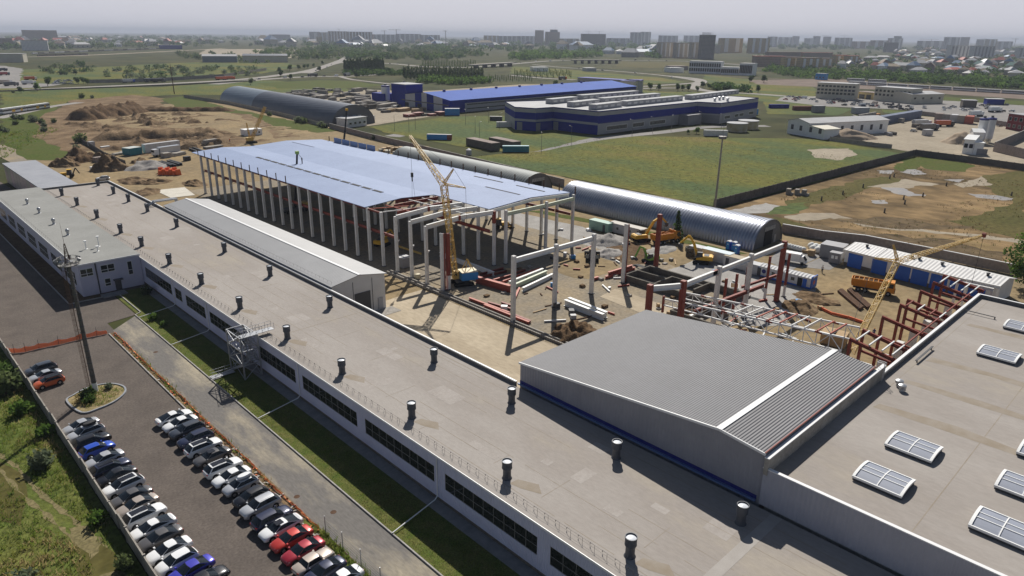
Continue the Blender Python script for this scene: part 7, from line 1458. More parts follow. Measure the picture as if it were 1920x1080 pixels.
for k in range(62):
    x = rnd.uniform(1465, 1715); y = 184+(x-1465)*.075+rnd.uniform(-4, 5); kd = rnd.choice(('car',)*6+('van',)); mini(kd, at(x, y, .05), rnd.choice((.3, 1.5, 2.0))+rnd.uniform(-.2, .2), rnd.choice(['white', 'silver', 'black', 'grey', 'navy', 'white', 'slate', 'red', 'beige']), 'parked %s in the crowded car park before the cream buildings' % kd, 'crowded car park %ss' % kd)
for k in range(18):
    x = rnd.uniform(1760, 1900); y = rnd.uniform(197, 210); mini('car', at(x, y, .05), rnd.uniform(0, 3), rnd.choice(['white', 'silver', 'black', 'white', 'slate']), 'parked car in the open lot before the railway', 'open lot cars')
for k in range(26):
    x = rnd.uniform(100, 140); y = rnd.uniform(150, 158); mini('car', at(x, y, .05), rnd.uniform(0, 1), rnd.choice(['white', 'silver', 'blue', 'white', 'slate']), 'car parked in the left lot beside the lone tree', 'left lot cars')
for x, y, kd, col, lb in ((1709, 203, 'van', 'white', 'white minibus at the car park edge'), (1733, 203, 'van', 'silver', 'silver van beside the white minibus')): mini(kd, at(x, y), .1, col, lb, 'edge of the car park')
# ---------------------------------------------------------------- trains
tr = MB().box(-11, -1.4, 1.0, 11, 1.4, 4.0).box(-11, -1.42, 2.1, 11, 1.42, 3.1, 1).box(-11, -1.3, .3, 11, 1.3, 1.0, 2).build('passenger_wagon', [m_white2, m_glass, m_dkgrey], loc=(0, 0, 0)); fst = True
def wagons(pts, step, label, group, mats=None, n=99):
    global fst
    P = [at(*p) for p in pts]; k = 0
    for a, c in zip(P, P[1:]):
        L = (c-a).length; m = int(L/step)
        for i in range(m):
            if k >= n: return
            q = a.lerp(c, (i+.5)/m); o = tr if fst else dup(tr, q); fst = False; o.location = q; o.rotation_euler = (0, 0, math.atan2((c-a).y, (c-a).x)); lb = label % ORD[k] if '%' in label else label; tag(o, lb, 'wagon', group)
            if mats:
                mm = mats[k % len(mats)]; o.material_slots[0].link = 'OBJECT'; o.material_slots[0].material = mm; o.material_slots[1].link = 'OBJECT'; o.material_slots[1].material = mm
            k += 1
wagons([(1590, 158), (1925, 178)], 22.6, 'grey passenger wagon of the long train before the green belt', 'long passenger train'); wagons([(1585, 152), (1665, 156)], 26, 'white wagon of the short train behind the cream buildings', 'short train')
wagons([(2, 216), (92, 203)], 23, 'silver passenger wagon with yellow patches, %s from the left edge', 'local train', None, 3)
for o in [c for c in C.objects if c.get('group') == 'local train']: MB().box(-3, -1.46, 1.2, 0, -1.43, 2.6).box(5, -1.46, 1.2, 7, -1.43, 2.6).build('yellow_patch', m_ylw, o)
wagons([(60, 102), (165, 97), (300, 92)], 24, 'freight wagon in the far rail yard', 'freight wagons', [m_contg, m_concd, m_conc, m_plinth, m_lroof]); wagons([(70, 106), (165, 103)], 24, 'freight wagon in the nearer row of the rail yard', 'nearer freight wagons', [m_concd, m_plinth])
# ---------------------------------------------------------------- cream buildings, depots
blk('office_block', 'cream three storey building with long pale roof behind the crowded car park', 'building', (1529, 184), (1601, 188), 16, 14, m_cream, m_lroof, ([(4.2, 6.0), (7.2, 9.0), (10.6, 12.2)], 10, 2.4), wm=m_dkgrey)
blk('office_block', 'cream two storey building with brown shopfront right of the three storey one', 'building', (1637, 188), (1705, 194), 16, 12, m_cream, m_lroof, ([(4.6, 6.4), (8.0, 9.8)], 9, 2.2), wm=m_dkgrey)
blk('warehouse', 'low cream warehouse with pale gable roof at the right end of the cream buildings', 'building', (1706, 195), (1767, 194), 30, 8, m_cream, m_lroof, ([(4, 5.4)], 4, 2), rise=1.5, wm=m_dkgrey); blk('warehouse', 'small yellow building with pinkish roof between the cream buildings', 'building', (1605, 184), (1636, 187), 12, 6, M('yellow_wall', (.50, .40, .20), rough=.8), m_fencep, door=[(3, 9, 4, m_dkgrey), (11, 16, 4, m_dkgrey)])
blk('kiosk', 'blue and white petrol kiosk before the green belt', 'kiosk', (1528, 149), (1546, 150), 8, 8, m_blue, m_lroof, ([(2, 4)], 3, 2)); blk('canopy', 'dark brown shed with signs in the open lot', 'shed', (1804, 201), (1830, 202), 10, 5.5, m_plinth, m_gsheet); blk('canopy', 'flat blue white canopy roof in the open lot', 'canopy', (1850, 196), (1882, 197), 9, 4.6, m_cobalt, m_lroof)
blk('terminal', 'long blue and white striped building beside the railway, left half', 'building', (1291, 137), (1350, 139), 20, 18, m_white2, m_lroof, ([(3, 8), (10, 15.5)], 14, 2.6), wm=m_cobalt); blk('terminal', 'lower middle part of the blue and white striped building', 'building', (1351, 140), (1384, 141), 20, 11, m_white2, m_lroof, ([(2.5, 8.5)], 9, 2.4), wm=m_cobalt); blk('terminal', 'blue and white striped building, right end block', 'building', (1385, 141), (1409, 142), 20, 17, m_white2, m_lroof, ([(3, 14.5)], 8, 2.2), wm=m_cobalt)
for k, (x0, x1, y, h, w_, r_, lb) in enumerate(((-5, 45, 117, 14, m_cream, m_lroof, 'pale warehouse with flat roof at the left edge of the rail yard'), (380, 445, 117, 11, m_hangb, m_lroof, 'low depot with arched pale roof beside the dark hangar depot'), (456, 540, 117, 12, m_cream, m_hangd, 'long depot with dark blue roof in the left distance'), (300, 342, 92, 12, m_cobalt, m_lroof, 'blue and white depot far on the left'), (1000, 1028, 134, 6, m_white, m_lroof, 'small white shed beside the overpass'), (1100, 1118, 134, 5, m_contg, m_lroof, 'tiny grey shed right of the overpass shed'), (1256, 1282, 136, 7, m_white, m_lroof, 'white hut left of the blue striped building'), (1258, 1290, 131, 6, m_fencep, m_fencep, 'pinkish hut behind the white hut'))):
    blk('depot', lb, 'depot', (x0, y), (x1, y), 22, h, w_, r_, rise=3 if k in (1, 2) else 0)
# ---------------------------------------------------------------- apartment blocks
def facade(n, wall, win, fl=3.0, bw=3.0):
    m = M(n, wall, rough=.85); N = m.node_tree.nodes; L = m.node_tree.links; tc = N.new('ShaderNodeTexCoord'); s_ = N.new('ShaderNodeSeparateXYZ'); a = N.new('ShaderNodeMath'); a.operation = 'ADD'; c_ = N.new('ShaderNodeCombineXYZ'); b = N.new('ShaderNodeTexBrick')
    L.new(tc.outputs['Object'], s_.inputs[0]); L.new(s_.outputs['X'], a.inputs[0]); L.new(s_.outputs['Y'], a.inputs[1]); L.new(a.outputs[0], c_.inputs['X']); L.new(s_.outputs['Z'], c_.inputs['Y']); L.new(c_.outputs[0], b.inputs['Vector'])
    b.offset = 0; b.inputs['Color1'].default_value = (*win, 1); b.inputs['Color2'].default_value = (*[v*1.5 for v in win], 1); b.inputs['Mortar'].default_value = (*wall, 1); b.inputs['Scale'].default_value = 1; b.inputs['Mortar Size'].default_value = .75; b.inputs['Brick Width'].default_value = bw; b.inputs['Row Height'].default_value = fl
    L.new(b.outputs['Color'], N['Principled BSDF'].inputs['Base Color']); return m
FC = [facade('facade_cream', (.598, .520, .403), (.130, .130, .143)), facade('facade_brown', (.351, .260, .202), (.104, .098, .098)), facade('facade_grey', (.468, .455, .468), (.130, .137, .150)), facade('facade_white', (.754, .741, .715), (.169, .182, .208)), facade('facade_raw', (.286, .267, .254), (.058, .058, .058), 3.2, 4), facade('facade_ochre', (.546, .416, .221), (.130, .117, .104))]
m_rooft = M('tin_red', (.36, .085, .06), (.30, .07, .05), .2, rough=.7); m_roofb = M('tin_brown', (.20, .14, .11), (.26, .19, .15), .1, rough=.8)
def block(x0, x1, yt, yb, f, lb, bal=0, depth=16, roof=None, group=None, crown=None, crane=False):
    A, B = at(x0, yb), at(x1, yb); L = (B-A).length; h = hang(((x0+x1)/2, yb), ((x0+x1)/2, yt)); t = thing('apartment_block', lb, 'building', A, math.atan2((B-A).y, (B-A).x), group)
    MB().box(0, 0, 0, L, depth, h).build('wall', FC[f], t); MB().box(-.5, -.5, h, L+.5, depth+.5, h+1).build('roof', roof or m_conc, t)
    for i in range(bal if f != 4 else 0): x = L*(i+.5)/bal; MB().box(x-L/bal*.17, -1.6, 3, x+L/bal*.17, -.02, h-1).build('balcony_stack', m_white2 if f not in (3,) else m_gsheetd, t)
    if crown: MB().box(L*.35, depth*.2, h+1, L*.85, depth*.8, h+crown).build('rooftop_storey', FC[4], t)
    return t
DD = 'far on the horizon'
BL = [(1006, 1019, 57, 84, 1, 'slim brown tower left of the tower under construction', 0), (1025, 1049, 60, 85, 1, 'brown tower block topped by an unfinished storey', 0), (1092, 1135, 64, 88, 4, 'dark unfinished block with cranes right of the brown towers', 0), (1184, 1205, 61, 86, 2, 'stepped grey block pair, left half', 3), (1203, 1219, 60, 85, 2, 'stepped grey block pair, right half', 2), (1237, 1270, 67, 86, 2, 'grey block row behind the long cream block', 4),
 (1284, 1316, 67, 84, 2, 'hazy grey block behind the raw tower', 3), (1235, 1266, 80, 108, 0, 'long cream block with balconies, left part, beside the raw tower', 4), (1267, 1293, 81, 109, 0, 'long cream block with balconies, right part, beside the raw tower', 3), (1296, 1314, 80, 110, 0, 'cream block adjoining the raw concrete tower', 2), (1314, 1338, 66, 111, 4, 'raw concrete tower with rebar spikes on top', 4), (1341, 1350, 85, 100, 0, 'narrow cream block between raw tower and yellow block', 0),
 (1350, 1391, 72, 99, 5, 'wide ochre block with blue glazing, left one', 2), (1405, 1441, 72, 100, 5, 'wide ochre block with blue glazing, right one', 3), (1441, 1456, 69, 88, 2, 'grey hazy block right of the ochre ones', 1), (1461, 1484, 70, 86, 2, 'low grey hazy tower group, left', 2), (1487, 1497, 68, 86, 2, 'single slim hazy tower', 0), (1510, 1530, 72, 87, 2, 'hazy twin towers, left one', 1), (1526, 1536, 68, 87, 2, 'hazy twin towers, middle slim one', 0), (1545, 1556, 69, 88, 2, 'hazy twin towers, right one', 0),
 (1567, 1596, 71, 89, 2, 'broad hazy block with a crane on its roof', 3), (1600, 1632, 78, 91, 1, 'low brown hazy block', 2), (1634, 1664, 76, 92, 1, 'low long brown hazy block beside the dark frame', 2), (1666, 1690, 72, 92, 2, 'hazy stepped tower behind the dark frame', 2), (1677, 1687, 68, 91, 2, 'hazy tower peak behind the dark frame', 0), (1661, 1682, 80, 98, 4, 'dark grid like building frame among the houses', 0), (1722, 1768, 77, 93, 2, 'broad hazy block with roof gantry', 3),
 (1771, 1796, 70, 94, 2, 'hazy tower group at right, left one', 2), (1802, 1814, 70, 94, 2, 'hazy tower group at right, slim one', 0), (1832, 1842, 74, 93, 2, 'hazy tower group at right, small one', 0), (1848, 1866, 74, 95, 0, 'cream hazy block at right', 2), (1870, 1896, 78, 95, 2, 'low hazy block near the right edge', 2), (1780, 1822, 86, 107, 3, 'long white block with balconies on the right, left half', 6), (1823, 1863, 87, 108, 3, 'long white block with balconies on the right, right half', 6), (1908, 1930, 90, 109, 3, 'white block cut by the right edge', 3),
 (584, 600, 60, 79, 2, 'grey block at the left of the far brown row', 1), (601, 618, 61, 80, 0, 'cream block in the far brown row', 2), (619, 652, 59, 80, 1, 'brown striped block, left half of the far row', 6), (653, 699, 60, 81, 1, 'brown striped block, right half of the far row', 8), (702, 745, 65, 81, 2, 'long hazy pale row right of the brown blocks, left part', 5), (746, 790, 64, 81, 2, 'long hazy pale row right of the brown blocks, middle', 5), (791, 825, 66, 82, 2, 'long hazy pale row right of the brown blocks, right part', 4), (910, 935, 67, 82, 5, 'yellowish hazy block in the centre', 3), (938, 972, 68, 83, 2, 'grey hazy row in the centre, left', 4), (973, 1004, 68, 83, 2, 'grey hazy row in the centre, right', 4), (509, 545, 65, 78, 2, 'low grey block at far left of centre', 0),
 (597, 605, 69, 83, 5, 'small yellow tower before the far row', 0), (47, 110, 57, 78, 1, 'long brown block in the left distance', 0), (42, 92, 76, 95, 3, 'pale five storey block beside trees on the left', 0), (0, 26, 72, 88, 1, 'brown roofed block at the left edge', 0), (1050, 1085, 73, 88, 0, 'low cream block between the brown tower and the unfinished block', 2), (1140, 1180, 72, 87, 2, 'low grey row left of the stepped blocks', 3)]
for b_ in BL: block(*b_[:5], b_[5], b_[6], crown=14 if 'topped by' in b_[5] else None)
for x0, x1, yt, yb, f, rf, lb, bl in ((1416, 1471, 106, 125, 1, m_rooft, 'long brown block with red roof beside the railway', 0), (1470, 1498, 108, 129, 5, m_roofb, 'ochre block with brown roof, left of the balcony blocks', 2), (1500, 1536, 109, 130, 5, m_roofb, 'ochre block with grey balconies beside the railway', 3), (1538, 1560, 110, 126, 5, m_roofb, 'small ochre block at the end of the ochre row', 2), (1566, 1588, 104, 120, 5, m_rooft, 'ochre block with pink balconies, left one', 2), (1589, 1609, 105, 121, 5, m_rooft, 'ochre block with pink balconies, right one', 2), (1440, 1500, 98, 112, 1, m_roofb, 'low brown block behind the red roofed one', 0), (1505, 1560, 99, 112, 1, m_rooft, 'low red roofed block behind the ochre row', 0)):
    block(x0, x1, yt, yb, f, lb, bl, 14, rf)
for k, (x, yt, yb, w_) in enumerate(((1041, 46, 62, 16), (637, 54, 66, 3), (1103, 58, 70, 8), (1123, 58, 70, 10), (722, 57, 72, 6), (744, 55, 73, 14), (836, 57, 76, 5), (1581, 66, 74, 10), (1547, 66, 74, 8), (1744, 73, 79, 22), (1900, 72, 85, 8), (1843, 72, 80, 6))):
    a = at(x, yb+9); z0, z1 = hang((x, yb+9), (x, yb)), hang((x, yb+9), (x, yt)); e = at(x+w_, yb+9); t = thing('tower_crane', ORD[k]+' thin tower crane from the list on the skyline, %s' % ['above the tallest brown tower', 'over the brown striped row', 'left on the dark unfinished block', 'right on the dark unfinished block', 'left over the pale row', 'middle over the pale row', 'standing alone centre left', 'on the broad hazy block', 'on the hazy twin towers', 'gantry on the broad hazy block', 'near the right edge', 'over the hazy tower group'][k], 'crane', (a.x, a.y, 0))
    t['label'] = 'thin tower crane '+t['label'].split('skyline, ')[1]; MB().beam((a.x, a.y, 0), (a.x, a.y, z1), 2.2).build('tower', m_rail, t, world=True); dv = e-a; MB().beam((a.x-dv.x, a.y-dv.y, z1-3), (a.x+dv.x*.6, a.y+dv.y*.6, z1-3), 1.8).build('jib', m_rail, t, world=True)
t = [c for c in C.objects if 'rebar spikes' in c.get('label', '')][0]; b = MB(); hh = max(v.co.z for c in C.objects if c.parent is t for v in c.data.vertices)
for i in range(16): b.beam((2+i*1.9, 2+(i % 3)*5, hh), (2+i*1.9, 2+(i % 3)*5, hh+6), .5)
b.build('rebar_spikes', m_rail, t)
# ---------------------------------------------------------------- houses
def house_proto(rise, L, W, H): 
    b = MB(); b.box(-L/2, -W/2, 0, L/2, W/2, H)
    for s in (-1, 1): b.poly([(-L/2-.6, s*(W/2+.6), H-.2), (L/2+.6, s*(W/2+.6), H-.2), (L/2-W*.3, 0, H+rise), (-L/2+W*.3, 0, H+rise)], 1); b.poly([(s*(L/2+.6), -W/2-.6, H-.2), (s*(L/2+.6), W/2+.6, H-.2), (s*(L/2-W*.3), 0, H+rise)], 1)
    for x in (-L*.3, 0, L*.3): b.box(x-.7, -W/2-.05, 1.2, x+.7, -W/2, 2.6, 2)
    return b.build('small_house', [m_cream, m_lroof, m_dkgrey], loc=(0, 0, 0))
HP = [house_proto(3, 14, 10, 4), house_proto(2.2, 20, 11, 4.5), house_proto(3.5, 11, 10, 6)]; hu = set()
RC = dict(pale=m_lroof, red=m_rooft, brown=m_roofb, grey=m_gsheet, tan=m_yard, blue=M('tin_blue', (.16, .24, .36), rough=.6), green=M('tin_green', (.12, .22, .19), rough=.7)); WC = [m_cream, m_conc, m_fencep, m_white2]
def houses(poly, n, area, rcs, size=(.8, 1.5)):
    k = 0; xs = [p[0] for p in poly]; ys = [p[1] for p in poly]; tries = 0
    while k < n and tries < n*30:
        tries += 1; x, y = rnd.uniform(min(xs), max(xs)), rnd.uniform(min(ys), max(ys)); ins = False; j = len(poly)-1
        for i in range(len(poly)):
            if (poly[i][1] > y) != (poly[j][1] > y) and x < (poly[j][0]-poly[i][0])*(y-poly[i][1])/(poly[j][1]-poly[i][1])+poly[i][0]: ins = not ins
            j = i
        if not ins: continue
        rc = rnd.choice(rcs); h = rnd.randrange(3); p = at(x, y); s_ = rnd.uniform(*size)
        if h not in hu: hu.add(h); o = HP[h]; o.location = p
        else: o = dup(HP[h], p)
        o.rotation_euler = (0, 0, rnd.choice((.2, 1.77, -.3, .8))); o.scale = (s_, s_, s_*rnd.uniform(.9, 1.25)); tag(o, 'low house with %s roof in the %s' % (rc, area), 'house', '%s roofed houses in the %s' % (rc, area))
        for i, mm in ((0, rnd.choice(WC)), (1, RC[rc])): o.material_slots[i].link = 'OBJECT'; o.material_slots[i].material = mm
        k += 1
houses([(1560, 128), (1630, 112), (1700, 104), (1925, 106), (1925, 150), (1760, 140), (1640, 132)], 105, 'leafy district right of the ochre blocks', ['pale', 'red', 'brown', 'grey', 'pale', 'tan', 'blue', 'green', 'pale'], (1.0, 1.8))
houses([(1640, 100), (1780, 94), (1925, 100), (1925, 106), (1700, 104)], 45, 'farther district below the hazy towers', ['pale', 'grey', 'brown', 'tan'], (1.2, 2.4)); houses([(1130, 100), (1230, 92), (1235, 106), (1180, 110)], 18, 'sheds left of the cream block', ['pale', 'grey', 'blue'], (1.5, 3))
houses([(0, 92), (0, 76), (150, 72), (330, 74), (420, 80), (330, 88), (160, 90)], 70, 'left distance beyond the rail yard', ['pale', 'red', 'brown', 'grey', 'tan', 'pale'], (1.3, 3)); houses([(420, 84), (560, 78), (740, 82), (960, 86), (1110, 90), (1100, 96), (900, 92), (620, 90)], 62, 'low industrial belt across the centre distance', ['pale', 'grey', 'brown', 'tan', 'blue'], (1.8, 4.2))
# ---------------------------------------------------------------- trees
def leafball(b, c, r, n, s, rr, flat=1.0):
    for _ in range(n):
        while True:
            q = Vector((rr.uniform(-1, 1), rr.uniform(-1, 1), rr.uniform(-1, 1)))
            if .15 < q.length < 1: break
        p = Vector(c)+Vector((q.x*r[0], q.y*r[1], q.z*r[2])); n1 = Vector((rr.gauss(0, 1), rr.gauss(0, 1), rr.gauss(0, 1)*flat)).normalized(); a = n1.orthogonal().normalized()*s*rr.uniform(.6, 1.3); e = n1.cross(a).normalized()*s*rr.uniform(.5, 1.0)
        b.poly([p-a, p-e*.8, p+a, p+e])
def tree_proto(kind, seed):
    rr = random.Random(seed); b = MB(); t = MB()
    if kind == 'poplar':
        for i in range(9): z = 2+i*1.35; leafball(b, (rr.uniform(-.3, .3), rr.uniform(-.3, .3), z), (1.15*(1-i/12), 1.15*(1-i/12), 1.3), 30, .75, rr)
        t.tube((0, 0, 0), (0, 0, 9), .22, .08, 6); nm = 'poplar'
    elif kind == 'round':
        for i in range(15): a = rr.uniform(0, 6.28); q = rr.uniform(0, 2.4); leafball(b, (q*math.cos(a), q*math.sin(a), rr.uniform(3, 6.6)), (1.7, 1.7, 1.4), 34, .55, rr)
        t.tube((0, 0, 0), (0, 0, 3.4), .3, .2, 7); [t.tube((0, 0, 2.6), (2*math.cos(i), 2*math.sin(i), 5), .14, .05, 5) for i in range(5)]; nm = 'broadleaf_tree'
    elif kind == 'pine':
        for i in range(9): z = 1+i*.75; leafball(b, (0, 0, z), (1.7*(1-i/9.5), 1.7*(1-i/9.5), .5), 40, .34, rr)
        t.tube((0, 0, 0), (0, 0, 7), .16, .05, 6); nm = 'conifer'
    else:
        for i in range(8): a = rr.uniform(0, 6.28); q = rr.uniform(0, 1.1); leafball(b, (q*math.cos(a), q*math.sin(a), rr.uniform(.3, 1.2)), (.8, .8, .6), 34, .26, rr)
        t.tube((0, 0, 0), (0, 0, .8), .08, .05, 5); nm = 'shrub'
    e = thing(nm, 'x', 'tree' if kind != 'bush' else 'shrub'); b.build('crown', m_leaf[0], e, recalc=False); t.build('trunk', m_trunk, e); return proto(e)
TP = {k: tree_proto(k, i+3) for i, k in enumerate(('poplar', 'round', 'pine', 'bush'))}; tu = set()
def tree(kind, x, y, s, lb, group, leaf=0, world=None, sz=1):
    p = at(x, y) if world is None else world; m = m_leaf[leaf]
    if kind not in tu: tu.add(kind); o = TP[kind]; o.location = p; o['label'] = lb; o['group'] = group
    else: o = dup(TP[kind], p, 0, lb, group)
    o.rotation_euler = (0, 0, rnd.uniform(0, 6)); o.scale = (s, s, s*sz*rnd.uniform(.9, 1.12))
    for c in C.objects[-2:] if kind in tu and o is not TP[kind] else KIDS[TP[kind]]:
        if c.parent is o and c.name.startswith('crown'): c.material_slots[0].link = 'OBJECT'; c.material_slots[0].material = m
    return o
for k in range(38): x = 646+k*2.0; tree('poplar', x, 136.5+(k % 3)*1.1-(x-646)*.04, 1.25, 'dark poplar in the dense row beside the highway', 'dense poplar row', 1, sz=1.05)
for k in range(58): x = 757+k*2.6; tree('poplar', x, 146+(k % 3)*1.6+(x-757)*.02, .95, 'poplar in the long row behind the factory hall', 'long poplar row', 1 if k % 2 else 0, sz=1.1)
for k in range(34): x = 792+k*3.0; tree('poplar', x, 124.5+(k % 2)*1.2, .8, 'slim young poplar in the sparse row above the long one', 'sparse upper poplars', 3)
for k in range(40): x = 965+k*2.7; tree('poplar', x, 139+(k % 4)*2.2, .55, 'young sapling poplar on the slope below the bridge', 'sapling poplars', 3)
for k in range(24): x = 905+k*4; tree('poplar', x, 149+(k % 3)*2, .45, 'small sapling on the verge left of the office block', 'verge saplings', 3)
k = 0
for x, y, s, lf in ((524, 137, 1.2, 1), (526, 144, 1.1, 1), (543, 133, 1.2, 0), (561, 131, 1, 0), (570, 129, 1, 0), (577, 128, 1, 0), (588, 126, .9, 0), (605, 121, .9, 1), (598, 134, 1.1, 1), (669, 146, 1.2, 1), (730, 138, 1.1, 1), (1040, 169 - 3, 1.1, 1), (1220, 169, 1.1, 0), (1235, 170, 1.0, 0), (1271, 171, 1, 1), (1280, 170, .9, 0), (1290, 171, 1, 0), (1308, 172, .8, 0), (1406, 155, 1.4, 1), (1432, 155, 1.4, 1), (1421, 174, 1, 1), (90, 162, 1.3, 0), (70, 171, 1.1, 3), (147, 158, 1.1, 1), (157, 157, .9, 0), (165, 159, .9, 0), (40, 175, .8, 1), (142, 141, 1, 1), (1318, 165, 1, 1), (1330, 167, .9, 0), (1341, 168, 1, 2), (1355, 168, 1.1, 1), (470, 159, .9, 2), (545, 149, 1, 1)):
    tree('round', x, y, s*.9, 'roadside tree, %s from the left among the single trees' % ORD[k % 24] if False else 'single round tree beside the far roads', 'single roadside trees', lf); k += 1
for x, y, s, lb, lf in ((1306, 251, .9, 'bright young tree on the meadow before the banded factory', 3), (1290, 251, .55, 'small bush tree left of the bright young tree', 0)): tree('round', x, y, s*.6, lb, 'meadow trees', lf)
p = at(1266, 456); tree('pine', 0, 0, 1.05, 'lone dark conifer standing before the silver hangar', 'hangar conifer', 1, Vector((p.x+2, p.y+1, 0)))
for k, (x, y, s) in enumerate(((151, 268, 2.6), (142, 281, 1.4), (506, 187+30, 1.6), (560, 222+8, 2.2), (568, 224+7, 2.3), (602, 238, 1.8), (607, 240, 1.6), (30, 223, 2), (42, 224, 2), (65, 229, 2.2), (76, 231, 1.8), (85, 238, 1.6), (28, 234, 1.6), (82, 247, 1.6), (4, 245, 2), (10, 248, 1.5), (100, 230, 1.5), (60, 224, 1.6), (152, 184, 2.2), (172, 184, 1.5), (24, 174, 1.4), (700, 262, 1.3), (1270, 433+20, 1.2))): tree('bush', x, y, s, 'dusty shrub on the rough ground around the far excavation', 'shrubs round the excavation', 4 if k % 2 else 2)
def thicket(label_name, poly, n, size, leafs, seed, hgt=1.0):
    rr = random.Random(seed); P = [at(*p) for p in poly]; xs = [p.x for p in P]; ys = [p.y for p in P]; B = [MB() for _ in leafs]; k = tries = 0; PP = [(p[0], p[1]) for p in poly]
    while k < n and tries < n*40:
        tries += 1; x, y = rr.uniform(min(p[0] for p in PP), max(p[0] for p in PP)), rr.uniform(min(p[1] for p in PP), max(p[1] for p in PP)); ins = False; j = len(PP)-1
        for i in range(len(PP)):
            if (PP[i][1] > y) != (PP[j][1] > y) and x < (PP[j][0]-PP[i][0])*(y-PP[i][1])/(PP[j][1]-PP[i][1])+PP[i][0]: ins = not ins
            j = i
        if not ins: continue
        p = at(x, y); s_ = size*rr.uniform(.6, 1.4); b = B[rr.randrange(len(leafs))]
        for q in range(3): leafball(b, (p.x+rr.uniform(-.5, .5)*s_, p.y+rr.uniform(-.5, .5)*s_, s_*hgt*rr.uniform(.25, .6)), (s_*.55, s_*.55, s_*.42*hgt), 14, s_*.2, rr)
        k += 1
    for b, lf in zip(B, leafs):
        if b.v: o = b.build(label_name, m_leaf[lf], loc=(0, 0, 0), recalc=False); o['kind'] = 'stuff'
thicket('woodland', [(470, 100), (560, 90), (700, 90), (840, 92), (920, 104), (830, 113), (700, 112), (560, 112)], 520, 11, (0, 1, 2), 1); thicket('woodland', [(960, 114), (960, 100), (1050, 96), (1140, 100), (1130, 108), (1040, 111)], 240, 11, (0, 3), 2)
thicket('green_belt', [(1425, 133), (1470, 126), (1560, 132), (1640, 137), (1760, 144), (1925, 152), (1925, 168), (1760, 158), (1640, 152), (1500, 147)], 640, 6.5, (0, 1, 3), 3); thicket('garden_trees', [(1560, 128), (1640, 104), (1700, 96), (1925, 96), (1925, 150), (1760, 142), (1640, 134)], 300, 7, (1, 0), 4, 1.2); thicket('garden_trees', [(0, 94), (0, 74), (160, 70), (420, 78), (400, 88), (160, 92)], 300, 14, (1, 0, 2), 5, 1.2)
thicket('garden_trees', [(420, 86), (600, 76), (1000, 82), (1240, 88), (1240, 112), (1140, 100), (900, 96), (600, 92)], 420, 15, (1, 0), 6, 1.2); thicket('undergrowth', [(785, 156), (790, 148), (900, 150), (925, 156), (860, 160)], 150, 6, (0, 3), 7); thicket('undergrowth', [(640, 139), (720, 134), (780, 140), (740, 142), (660, 143)], 90, 6, (1, 0), 8)
thicket('scrub', [(200, 146), (220, 128), (300, 126), (370, 128), (480, 126), (480, 142), (380, 147), (270, 149)], 95, 6, (1, 2, 4), 9); thicket('scrub', [(60, 128), (120, 122), (180, 118), (170, 138), (100, 142)], 42, 6, (1, 2), 10); thicket('scrub', [(330, 100), (470, 104), (560, 112), (480, 120), (350, 112)], 90, 8, (1, 2), 11)
thicket('horizon_trees', [(0, 74), (300, 66), (700, 72), (1200, 82), (1640, 88), (1925, 92), (1925, 97), (1640, 95), (1200, 90), (700, 80), (300, 74)], 420, 26, (1, 0), 12, .8); thicket('scrub', [(1330, 165), (1400, 168), (1400, 174), (1340, 172)], 26, 7, (0, 1), 13); thicket('scrub', [(1420, 104), (1560, 100), (1640, 100), (1560, 128), (1440, 130)], 90, 9, (1, 0), 14)
# ---------------------------------------------------------------- big tree, weeds, island plants
rr = random.Random(21); p = Vector((186.5, 26.0, 0)); t = thing('large_tree', 'big dense green tree at the right edge beyond the garages', 'tree', p); bs = [MB(), MB()]
for i in range(60):
    a = rr.uniform(0, 6.28); q = 5.6*rr.random()**.6; z = rr.uniform(2.2, 12.0); f = 1-((z-6)/8)**2; leafball(bs[i % 2], (q*f*math.cos(a), q*f*math.sin(a), z), (1.7, 1.7, 1.3), 75, .34, rr)
bs[0].build('crown', m_leaf[3], t, recalc=False); bs[1].build('inner_crown', m_leaf[0], t, recalc=False); b = MB().tube((0, 0, 0), (0, 0, 5), .45, .3, 8); [b.tube((0, 0, 3), (3.4*math.cos(i*1.2), 3.4*math.sin(i*1.2), 8), .2, .06, 5) for i in range(6)]; b.build('trunk', m_trunk, t)
def tufts(name, n, area, hmin, hmax, mats, seed, ok=lambda x, y: True, blades=5):
    rr = random.Random(seed); B = [MB() for _ in mats]; k = 0
    while k < n:
        x, y = rr.uniform(area[0], area[2]), rr.uniform(area[1], area[3]); k += 1
        if not ok(x, y): continue
        g_ = pnoise(Vector((x*.11, y*.11, seed))); h = rr.uniform(hmin, hmax)*(1+.7*g_); b = B[min(len(B)-1, max(0, int((g_+.55+rr.uniform(-.35, .35))*len(B)/1.1)))]
        for _ in range(blades):
            a = rr.uniform(0, 6.28); w_ = h*.16; dx, dy = math.cos(a), math.sin(a); lx, ly = rr.gauss(0, .4)*h, rr.gauss(0, .4)*h; ox, oy = x+rr.gauss(0, .22), y+rr.gauss(0, .22)
            b.poly([(ox-dx*w_, oy-dy*w_, -.05), (ox+dx*w_, oy+dy*w_, -.05), (ox+lx+dx*w_*.3, oy+ly+dy*w_*.3, h), (ox+lx-dx*w_*.3, oy+ly-dy*w_*.3, h*.9)])
    for b, m in zip(B, mats):
        if b.v: o = b.build(name, m, loc=(0, 0, 0), recalc=False); o['kind'] = 'stuff'
g_m = [M('weed_green', (.135, .20, .03), (.175, .23, .04), .3, rough=.95, trans=.5, spec=.1), M('weed_mid', (.17, .19, .04), (.21, .215, .055), .3, rough=.95, trans=.5, spec=.1), M('weed_straw', (.33, .265, .12), (.40, .32, .15), .3, rough=.95, trans=.5, spec=.1), M('weed_dark', (.085, .14, .03), (.11, .165, .04), .3, rough=.95, trans=.5, spec=.1)]
